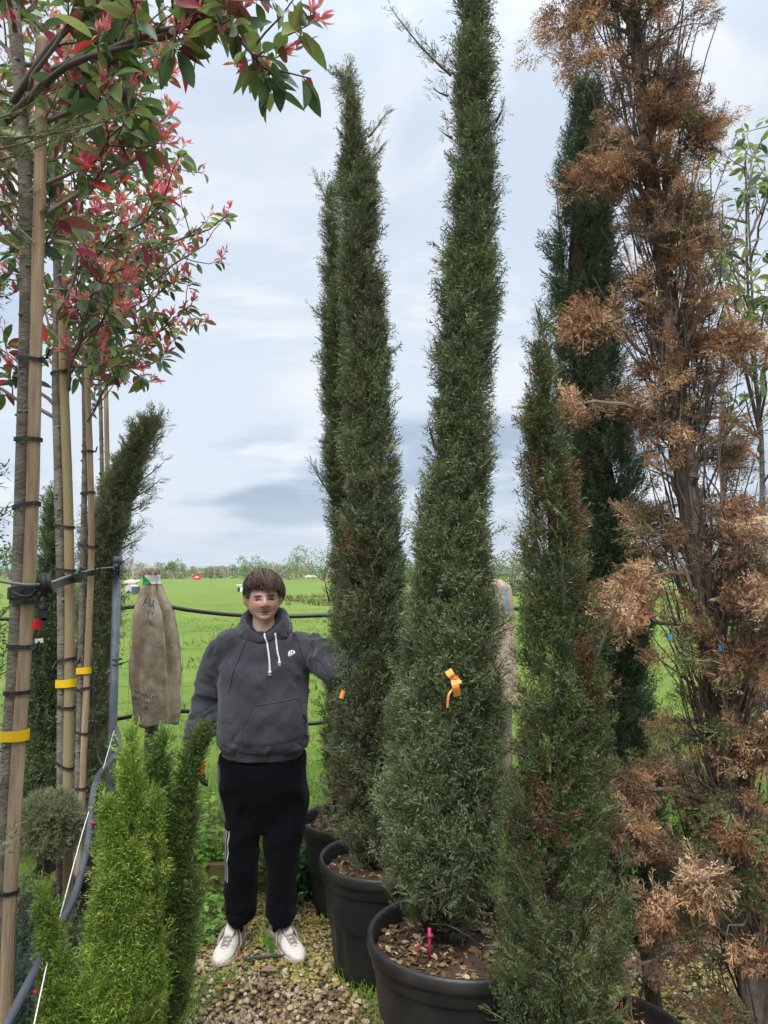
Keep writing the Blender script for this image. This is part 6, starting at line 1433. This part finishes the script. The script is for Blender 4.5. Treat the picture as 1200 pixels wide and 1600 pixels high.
# ---- shoes
def shoe(ankle, hdg, label):
    """low leather trainer pointing along hdg (0 = towards the camera)"""
    d = np.array([math.sin(hdg), -math.cos(hdg), 0.0]); sd = np.array([math.cos(hdg), math.sin(hdg), 0.0]); o_ = np.array([ankle[0], ankle[1], 0.0]) - d * 0.055
    L_ = 0.300; us = np.linspace(0, 1, 26)
    half = np.interp(us, [0, .04, .15, .35, .5, .7, .85, .95, 1], [.012, .030, .037, .037, .041, .0495, .046, .031, .010])
    topz = np.interp(us, [0, .03, .12, .3, .42, .6, .75, .87, .95, 1], [.07, .098, .100, .100, .108, .088, .068, .060, .052, .034])
    V_ = []; na = 20
    for u, h_, tz in zip(us, half, topz):
        c = o_ + d * (u * L_ - 0.02)
        for k in range(na):
            a = 2 * math.pi * k / na; cx_, sz_ = math.cos(a), math.sin(a); ex = np.sign(cx_) * abs(cx_) ** 0.75; zz = .022 + (tz - .022) * (0.5 + 0.5 * np.sign(sz_) * abs(sz_) ** 0.8); nar = 1 - 0.42 * sst(.5, 1, np.array([(zz - .022) / (tz - .022 + 1e-6)]))[0] * (0.4 if u > .7 else 1)
            V_.append(c + sd * ex * h_ * nar + np.array([0, 0, zz]))
    n = len(us); Q = [[i * na + j, i * na + (j + 1) % na, (i + 1) * na + (j + 1) % na, (i + 1) * na + j] for i in range(n - 1) for j in range(na)]
    T_ = [[0, j, j + 1] for j in range(1, na - 1)] + [[(n - 1) * na, (n - 1) * na + j + 1, (n - 1) * na + j] for j in range(1, na - 1)]
    g = Geo(); g.add(np.array(V_) + PO, T_, Q); sh = g.build('shoe', M['shoe'], man, smooth=True, colors=False); sh['label'] = label
    # sole
    out_ = np.concatenate([np.stack([us * L_ - .022, (half + .0045) * 1.0], -1), np.stack([us * L_ - .022, -(half + .0045)], -1)[::-1]]); out_[:, 0] = np.where(out_[:, 0] > .27, out_[:, 0] + .005, np.where(out_[:, 0] < -.015, out_[:, 0] - .004, out_[:, 0]))
    n2 = len(out_); V_ = []
    for z, k in ((.004, .97), (.010, 1.0), (.026, 1.0), (.031, .985)):
        for (u, v) in out_: V_.append(o_ + d * ((u - .13) * k + .13) + sd * v * k + np.array([0, 0, z + (0.012 * sst(.2, .29, np.array([u]))[0] if z < .02 else .004 * sst(.2, .29, np.array([u]))[0])]))
    Q = [[i * n2 + j, i * n2 + (j + 1) % n2, (i + 1) * n2 + (j + 1) % n2, (i + 1) * n2 + j] for i in range(3) for j in range(n2)]; V_ += [o_ + d * .13 + np.array([0, 0, .004]), o_ + d * .13 + np.array([0, 0, .031])]
    T_ = [[j, (j + 1) % n2, 4 * n2][::-1] for j in range(n2)] + [[3 * n2 + j, 3 * n2 + (j + 1) % n2, 4 * n2 + 1] for j in range(n2)]
    g = Geo(); g.add(np.array(V_) + PO, T_, Q); g.build('sole', M['sole'], sh, smooth=False, colors=False)
    # tongue, seam over the toe, crossed laces with loose bows
    at = lambda u, s_: o_ + d * (u * L_ - .02) + sd * s_ + np.array([0, 0, np.interp(u, us, topz) + .002 - abs(s_) * .30])
    g = Geo(); P = [at(.36, 0) + [0, 0, .034], at(.42, 0) + [0, 0, .018], at(.50, 0) + [0, 0, .006], at(.60, 0)]; g.add(*[a if i else a + PO for i, a in enumerate(tube(P, np.array([.020, .024, .024, .020]), 12, True, np.array([.006] * 4)))]); g.build('tongue', M['shoe'], sh, smooth=True, colors=False)
    g = Geo()
    for k in range(5):
        u = .46 + k * .065; w_ = .022 - k * .001
        for q in (-1, 1): g.add(*[a if i else a + PO for i, a in enumerate(tube(spline([at(u, -q * w_), at(u + .02, 0) + [0, 0, .006], at(u + .045, q * w_)], 7), .0034, 6))])
    for q in (-1, 1):
        g.add(*[a if i else a + PO for i, a in enumerate(tube(spline([at(.46, 0) + [0, 0, .006], at(.44, q * .03) + [0, 0, .012], at(.50, q * .052) + [0, 0, -.012], at(.55, q * .055) + [0, 0, -.035]], 12), .0036, 6))])
        g.add(*[a if i else a + PO for i, a in enumerate(tube(spline([at(.46, 0) + [0, 0, .006], at(.50, q * .028) + [0, 0, .012], at(.56, q * .040) + [0, 0, .0], at(.60, q * .046) + [0, 0, -.022]], 12), .0034, 6))])
    g.build('lace', M['lace'], sh, smooth=True, colors=False)
    g = Geo(); P = [at(.80 - .10 * (1 - math.cos(x)), .043 * math.sin(x)) - np.array([0, 0, .014 * abs(math.sin(x)) ** 3]) for x in np.linspace(-1.5, 1.5, 15)]; g.add(*[a if i else a + PO for i, a in enumerate(tube(P, .0016, 5))]); g.build('toe_seam', M['lace'], sh, smooth=True, colors=False)
    g = Geo(); V2, T2, Q2 = tube([o_ + d * .022 + np.array([0, 0, .072]), o_ + d * .022 + np.array([0, 0, .112])], np.array([.038, .036]), 16); g.add(V2 + PO, T2, Q2); g.build('collar', M['shoe'], sh, smooth=True, colors=False)
shoe(AN_L, math.radians(-8), None if False else 'scuffed white trainer pointing at the camera'); shoe(AN_R, math.radians(32), 'scuffed white trainer turned outwards')
for an in (AN_L, AN_R): g = Geo(); g.add(*[a if i else a + PO for i, a in enumerate(tube([an + [0, .0, -.02], an + [0, 0, .0], an + [0, 0, .07]], np.array([.036, .037, .045]), 16))]); g.build('sock', M['trousers'], man, smooth=True, colors=False)
# ---- orange work glove with black dipped fingers on the lowered hand
V, F, lap = fuse(hand_parts(*hL, 0.35, 1.22), 0.0045, 3); d_ = nrmz(hL[1]); tz = (V - hL[0]) @ d_; lowv = (tz > .088)[F].all(1)
g = Geo(); g.add(V + PO, Q=F[~lowv]); gl = g.build('glove', M['glove'], man, smooth=True, colors=False)
g = Geo(); g.add(V + PO, Q=F[lowv]); g.build('glove_fingers', M['gloveblack'], gl, smooth=True, colors=False)

# ------------------------------------------------------------------ far background
def gpos(px, py, Y):
    p = W(px, py, Y); return np.array([p[0], Y, float(gz(p[0], Y))])
def bare_tree(label, px, Y, h, spread, cc, leafc=None, nleaf=0, lsz=0.12, group='trees beyond the field', levels=4, name='bare_tree', cat='tree'):
    b0 = gpos(px, 900, Y); t = thing(name, label, cat, b0, group); g = Geo(); tips = []
    g0 = Geo()
    def grow(p, d, L, r, lv):
        n = 4; P = [p]
        for k in range(n): d = nrmz(d + rng.normal(0, 0.13, 3) + np.array([0, 0, .03])); P.append(P[-1] + d * L / n)
        (g0 if lv == 0 else g).add(*tube(P, np.linspace(r, r * .6, n + 1), 6 if lv == 0 else 3, cap=False), C=np.array(cc) * rng.uniform(.8, 1.15))
        tips.extend(P[2:] if lv >= 2 else [])
        if lv < levels:
            for k in range(int(rng.integers(3, 6))):
                u = rng.uniform(0.35, 1); i = min(int(u * n), n - 1); dd = nrmz(d + rng.normal(0, spread, 3) + np.array([0, 0, .15])); grow(P[i] + (P[i + 1] - P[i]) * (u * n - i), dd, L * rng.uniform(.5, .75), r * .52, lv + 1)
    grow(b0, np.array([0, 0, 1.0]), h * 0.42, h * 0.028, 0)
    g0.build('trunk', M['plain'], t); g.build('branches', M['plain'], t)
    if nleaf:
        tp = np.array(tips); P = tp[rng.integers(0, len(tp), nleaf)] + rng.normal(0, h * .03, (nleaf, 3)); gl = Geo(); leafcloud(gl, P, lsz * .7, leafc); gl.build('crown', M['needles'], t)
    return t
def leafcloud(g, P, sz, cc):
    n = len(P); a = nrmz(rng.normal(0, 1, (n, 3))); b_ = nrmz(np.cross(a, rng.normal(0, 1, (n, 3)))); S_ = (sz * rng.uniform(.5, 1.3, n))[:, None]
    V = np.stack([P, P + (a * .5 + b_ * .35) * S_, P + a * S_, P + (a * .5 - b_ * .35) * S_], 1).reshape(-1, 3); b0 = (np.arange(n) * 4)[:, None]
    g.add(V, np.concatenate([np.concatenate([b0, b0 + 1, b0 + 2], 1), np.concatenate([b0, b0 + 2, b0 + 3], 1)]), C=np.repeat(np.array(cc)[None] * rng.uniform(.6, 1.35, (n, 1)), 4, 0))
def bush_cloud(x, y, w_, d_, h_, n, seed):
    """points through a lumpy crown volume"""
    k = 14; cs = np.stack([rng.uniform(-.5, .5, k) * w_, rng.uniform(-.5, .5, k) * d_, rng.uniform(0.15, .78, k) * h_], -1); rs = rng.uniform(.16, .3, k) * h_
    i = rng.integers(0, k, n); P = cs[i] + nrmz(rng.normal(0, 1, (n, 3))) * (rs[i] * rng.uniform(.55, 1.05, n))[:, None]; P[:, 2] = np.abs(P[:, 2]); return P + np.array([x, y, float(gz(x, y))])
def bushy(label, px, Y, w_, h_, cc, n, sz, name='bush', cat='bush', group='bushes along the far hedge', d_=None):
    b0 = gpos(px, 900, Y); t = thing(name, label, cat, b0, group); g = Geo(); leafcloud(g, bush_cloud(b0[0], Y, w_, d_ or w_ * .6, h_, int(n * 2.2), px), sz * .58, cc); g.build('crown', M['needles'], t)
    g = Geo()
    for k in range(4): g.add(*tube([b0, b0 + np.array([rng.normal(0, w_ * .12), 0, h_ * .35]), b0 + np.array([rng.normal(0, w_ * .22), 0, h_ * .6])], np.array([.02, .014, .006]) * h_, 5), C=(0.12, .1, .08))
    g.build('trunk', M['plain'], t); return t
GR = (0.13, 0.20, 0.05)
# the long hedge on the far side reads as one mass
g = Geo(); n = 24000; x = rng.uniform(-95, 75, n); y = 142 + rng.normal(0, 1.1, n); hh = 1.9 + 0.7 * np.array([fbm((a * .12, 3, 1)) for a in x]); z = gz(x, y) + hh * rng.beta(1.6, 1.1, n)
cc = np.array([(0.15, .20, .06) if fbm((a * .05, 7, 2)) > 0 else (0.20, .19, .10) for a in x])
a_ = nrmz(rng.normal(0, 1, (n, 3))); b_ = nrmz(np.cross(a_, rng.normal(0, 1, (n, 3)))); P = np.stack([x, y, z], -1); S_ = rng.uniform(.18, .42, n)[:, None]
V = np.stack([P, P + (a_ * .5 + b_ * .35) * S_, P + a_ * S_, P + (a_ * .5 - b_ * .35) * S_], 1).reshape(-1, 3); b0 = (np.arange(n) * 4)[:, None]
g.add(V, np.concatenate([np.concatenate([b0, b0 + 1, b0 + 2], 1), np.concatenate([b0, b0 + 2, b0 + 3], 1)]), C=np.repeat(cc * rng.uniform(.6, 1.3, (n, 1)), 4, 0))
tag(g.build('far_hedge', M['needles'], None), kind='stuff')
for px, Y, w_, h_, c, n, sz, lab in ((15, 105, 6, 5.6, (0.13, .24, .04), 900, .5, 'bright green bush beyond the field at the left edge'), (230, 132, 9, 2.6, (0.33, .25, .18), 900, .4, 'pinkish brown leafless bush behind the sack'), (192, 134, 7, 3.4, (0.20, .22, .08), 800, .45, 'olive bush left of the sack, beyond the field'), (275, 134, 5.5, 3.4, (0.13, .21, .05), 800, .4, 'rounded green bush right of the sack top'), (312, 138, 9, 2.6, (0.36, .28, .20), 1000, .4, 'pinkish brown bush behind the red box'), (345, 140, 8, 3.0, (0.15, .21, .06), 800, .4, 'low green bush right of the pinkish brush'), (398, 128, 5, 4.2, (0.13, .22, .05), 900, .4, 'green bush above the young man\'s hair'), (428, 132, 6, 3.0, (0.16, .24, .06), 700, .4, 'low bright bush right of the man\'s head, beyond the field'), (452, 130, 6, 2.9, (0.45, .39, .29), 900, .35, 'white blossoming bush below the pylon'), (505, 122, 10, 6.5, (0.16, .22, .06), 1500, .4, 'broad green bush next to the bare spreading tree')):
    bushy(lab, px, Y, w_, h_, c, n, sz)
bare_tree('wide rounded bare tree beyond the field, left of the sack', 207, 118, 5.6, .75, (0.27, .21, .17), levels=4)
bare_tree('small bare tree just left of the man\'s head, on the far hedge', 381, 130, 4.7, .5, (0.30, .25, .20), levels=4)
bare_tree('thin bare tree in front of the pylon', 460, 128, 5.2, .4, (0.33, .29, .23), levels=4)
bare_tree('spreading bare tree at the right end of the far hedge', 512, 112, 8.2, .6, (0.30, .25, .18), (0.25, .24, .11), 500, .3, levels=4)
bare_tree('tall bare tree seen between the two tall cypresses', 655, 70, 8.5, .42, (0.34, .29, .21), (0.3, .27, .14), 500, .18, levels=4)
bare_tree('pale bare tree seen right of the nearest tall cypress', 812, 64, 9.0, .5, (0.33, .29, .22), (0.3, .28, .15), 500, .18, levels=4)
bushy('dense olive bush seen right of the nearest tall cypress', 800, 48, 4.6, 3.3, (0.15, .17, .06), 3200, .17, group='bushes behind the cypresses')
bushy('green bush between the two tall cypresses, by the far fence', 645, 56, 4.0, 2.6, (0.13, .18, .05), 2200, .18, group='bushes behind the cypresses')
bushy('bushy green tree seen past the right edge trunk', 1185, 30, 5.0, 4.6, (0.12, .20, .04), 4000, .14, name='bushy_tree', cat='tree', group='bushes behind the cypresses')
bushy('olive green bush behind the browned cypress', 1010, 42, 6.0, 3.4, (0.14, .18, .05), 3000, .16, group='bushes behind the cypresses')
bushy('low nettle clump in the field at the right edge', 1165, 16, 2.6, 0.55, (0.10, .20, .03), 1500, .09, name='nettle_clump', cat='weeds', group='weeds in the field')
# distant hills and farmland
M['hill'] = mat('haze_tinted_hills', (0.14, 0.20, 0.20), (0.10, 0.24, 0.14), 0.02, 0.95)  # bluish tint is distance haze mixed into the hill colour
xs = np.linspace(-900, 900, 120); g = Geo(); V = []
for k, (y, hf) in enumerate(((620, 0.0), (760, 1.0), (900, 0.0))):
    for x in xs: V.append((x, y, -0.5 + hf * (7.2 + 4.0 * fbm((x * .004, 2, 1)) + 1.2 * fbm((x * .05, 9, 1)))))
n = len(xs); g.add(V, Q=[[k * n + i, k * n + i + 1, (k + 1) * n + i + 1, (k + 1) * n + i] for k in range(2) for i in range(n - 1)])
tag(g.build('distant_hills', M['hill'], smooth=True, colors=False), kind='structure')
# pylon and power lines
M['pylon'] = mat('haze_tinted_pylon_steel', (0.42, .50, .55), None, 5, .6)  # steel paled towards blue, distance haze put into the colour
PYP = gpos(461, 880, 480); PH = 15.5
t = thing('electricity_pylon', 'pale lattice electricity pylon on the horizon right of the man', 'pylon', PYP, None)
for i in range(4):
    sx_, sy_ = ((-1, -1), (1, -1), (1, 1), (-1, 1))[i]; g = Geo(); g.add(*tube([PYP + np.array([sx_ * 2.2, sy_ * 2.2, 0]), PYP + np.array([sx_ * .9, sy_ * .9, PH * .7]), PYP + np.array([sx_ * .25, sy_ * .25, PH])], .16, 4)); g.build('leg', M['pylon'], t, colors=False)
for z_, wd in ((PH * .62, 4.2), (PH * .76, 3.6), (PH * .9, 2.8)): g = Geo(); g.add(*tube([PYP + np.array([-wd, 0, z_]), PYP + np.array([0, 0, z_ + .5]), PYP + np.array([wd, 0, z_])], .14, 4)); g.build('cross_arm', M['pylon'], t, colors=False)
g = Geo()
for k in range(7):
    z_ = PH * k / 8; w_ = 2.2 - 1.6 * k / 8
    for sy_ in (-1, 1): g.add(*tube([PYP + np.array([-w_, sy_ * w_, z_]), PYP + np.array([w_ * .85, sy_ * w_ * .85, z_ + PH / 8])], .1, 3)); g.add(*tube([PYP + np.array([w_, sy_ * w_, z_]), PYP + np.array([-w_ * .85, sy_ * w_ * .85, z_ + PH / 8])], .1, 3))
tag(g.build('bracing', M['pylon'], t, colors=False), kind='stuff')
for (a, b_, lab) in (((100, 858, 420), (780, 830, 520), 'upper power line crossing the sky toward the pylon'), ((100, 881, 440), (780, 866, 500), 'lower power line crossing just above the far hedge')):
    p, q = W(*a), W(*b_); tt = np.linspace(0, 1, 20)[:, None]; simple('power_line', lab, 'power line', M['pylon'], [tube(p + (q - p) * tt - np.array([0, 0, 1.0]) * 4 * tt * (1 - tt) * 1.6, .085, 4)], group='power lines')
# things standing in the field
def hut(label, px, py, Y, wd, ht, lean=0):
    p = W(px, py, Y); x, z = p[0], p[2]; t = thing('sheep_shelter', label, 'sheep shelter', (x, Y, z), 'small shelters in the field')
    a = np.linspace(0, math.pi, 9); prof = np.stack([np.cos(a) * wd / 2, np.sin(a) * ht * .45 + ht * .55], -1); prof = np.concatenate([[(wd / 2, 0)], prof, [(-wd / 2, 0)]]); V = np.concatenate([np.c_[prof[:, 0] + x, np.full(len(prof), Y - .5), prof[:, 1] + z], np.c_[prof[:, 0] + x, np.full(len(prof), Y + .8), prof[:, 1] + z]]); n = len(prof)
    g = Geo(); g.add(V, Q=[[i, i + 1, n + i + 1, n + i] for i in range(n - 1)]); c0 = len(V); g.add(np.concatenate([V[:n], [[x, Y - .5, z + ht * .4]]]), [[i, i + 1, n] for i in range(n - 1)]); g.build('shell', M['wall_grey'], t, colors=False)
    g = Geo(); g.add(*box((x + wd * .5 + .15, Y - .3, z + ht * .4), (.28, .8, ht * .8))); g.build('hopper', M['hose'], t, colors=False)
    return t
M['wall_grey'] = mat('shelter_sheet', (0.5, .52, .54), (.4, .42, .44), 3, .6)
hut('grey domed sheep shelter in the field left of the sack', 205, 927, 48, 0.46, .52)
t = thing('white_trough', 'white box shelter with dark opening, by the man\'s head', 'shelter', W(377, 925, 62), 'small shelters in the field'); p = W(377, 925, 62)
g = Geo(); g.add(*box(p + np.array([0.15, 0, .28]), (.55, .5, .5))); g.build('box', M['white'], t, colors=False); g = Geo(); g.add(*box(p + np.array([-.16, -.02, .2]), (.2, .46, .36))); g.build('opening', M['rubber'], t, colors=False)  # opening is a solid black box, its inner shade given as colour
g = Geo(); g.add(*box(p + np.array([0.05, -.02, .56]), (.8, .6, .06))); g.build('lid', M['white'], t, colors=False)
t = thing('red_box', 'small red box with white lettering patch at the field edge', 'box', W(308, 905, 118), None); p = W(308, 906, 118)
g = Geo(); g.add(*box(p + np.array([0, 0, .4]), (.95, .4, .75))); g.build('body', M['red'], t, colors=False); g = Geo(); g.add(*box(p + np.array([0, -.213, .4]), (.5, .02, .2))); g.build('patch', M['white'], t, colors=False)
def sheep(label, px, py, Y, hdg, L=1.05):
    p = W(px, py, Y); p[2] = float(gz(p[0], Y)); t = thing('sheep', label, 'sheep', p, 'sheep in the field'); c, s_ = math.cos(hdg), math.sin(hdg); R = np.array([[c, -s_, 0], [s_, c, 0], [0, 0, 1]])
    V = ICO2 * np.array([L * .5, .24, .27]); V = V * (1 + .08 * np.array([fbm(v * 6) for v in V]))[:, None]; g = Geo(); g.add((V + np.array([0, 0, .58])) @ R.T + p, ICO2T)
    g.add((ICO2 * np.array([.17, .09, .11]) + np.array([L * .56, 0, .72])) @ R.T + p, ICO2T); g.add(*tube([np.array([L * .38, 0, .62]) @ R.T + p, np.array([L * .55, 0, .72]) @ R.T + p], [.15, .09], 8)); g.build('body', M['fleece'], t, smooth=True, colors=False)
    for sx_ in (-.3, .3):
        for sy_ in (-.12, .12): g = Geo(); g.add(*tube([np.array([sx_ * L, sy_, .45]) @ R.T + p, np.array([sx_ * L, sy_, 0]) @ R.T + p], [.05, .035], 6)); g.build('leg', M['fleece'], t, colors=False)
M['fleece'] = mat('sheep_fleece', (.62, .57, .48), (.5, .45, .37), 6, .95)
sheep('cream sheep standing behind the grey domed shelter', 204, 913, 62, 0.2); sheep('white sheep near the right end of the far hedge', 482, 905, 120, .1, 1.3); sheep('white sheep just right of another by the far hedge', 489, 905, 121, 3.0, 1.3)
# far field fence
t = thing('field_fence', 'thin wire fence on posts in front of the far hedge', 'fence', (0, 126, 0), None)
for x in np.arange(-70, 62, 4.4):
    p = np.array([x, 126.0, float(gz(x, 126))]); g = Geo(); g.add(*box(p + np.array([0, 0, .6]), (.09, .09, 1.2))); g.build('post', M['post'], t, colors=False)
for z_ in (.5, 1.05): g = Geo(); xs_ = np.linspace(-72, 62, 60); g.add(*tube(np.stack([xs_, np.full(60, 126.0), gz(xs_, 126.0) + z_], -1), .012, 3)); g.build('wire', M['wire'], t, colors=False)
t = thing('side_fence', 'dark rail fence in front of the bushes right of the cypresses', 'fence', (9, 40, 0), None)
for x in np.arange(0.5, 26, 2.6):
    p = np.array([x, 40.0, float(gz(x, 40))]); g = Geo(); g.add(*box(p + np.array([0, 0, .65]), (.1, .1, 1.3))); g.build('post', M['post'], t, colors=False)
for z_ in (.55, 1.0, 1.32): g = Geo(); g.add(*box((13, 40.08, float(gz(9, 40)) + z_), (26, .03, .05))); g.build('rail', M['hose'], t, colors=False)

# ------------------------------------------------------------------ haze over the field
m = bpy.data.materials.new('air'); m.use_nodes = True; t = m.node_tree; t.nodes.clear()
o_ = t.nodes.new('ShaderNodeOutputMaterial'); v = t.nodes.new('ShaderNodeVolumePrincipled')
v.inputs['Color'].default_value = (0.86, 0.92, 1.0, 1); v.inputs['Density'].default_value = 0.0005; v.inputs['Anisotropy'].default_value = 0.2
t.links.new(v.outputs[0], o_.inputs['Volume'])
g = Geo(); g.add(*box((0, 1500, 20.0), (6200, 3200, 43))); tag(g.build('haze', m, colors=False), kind='stuff')
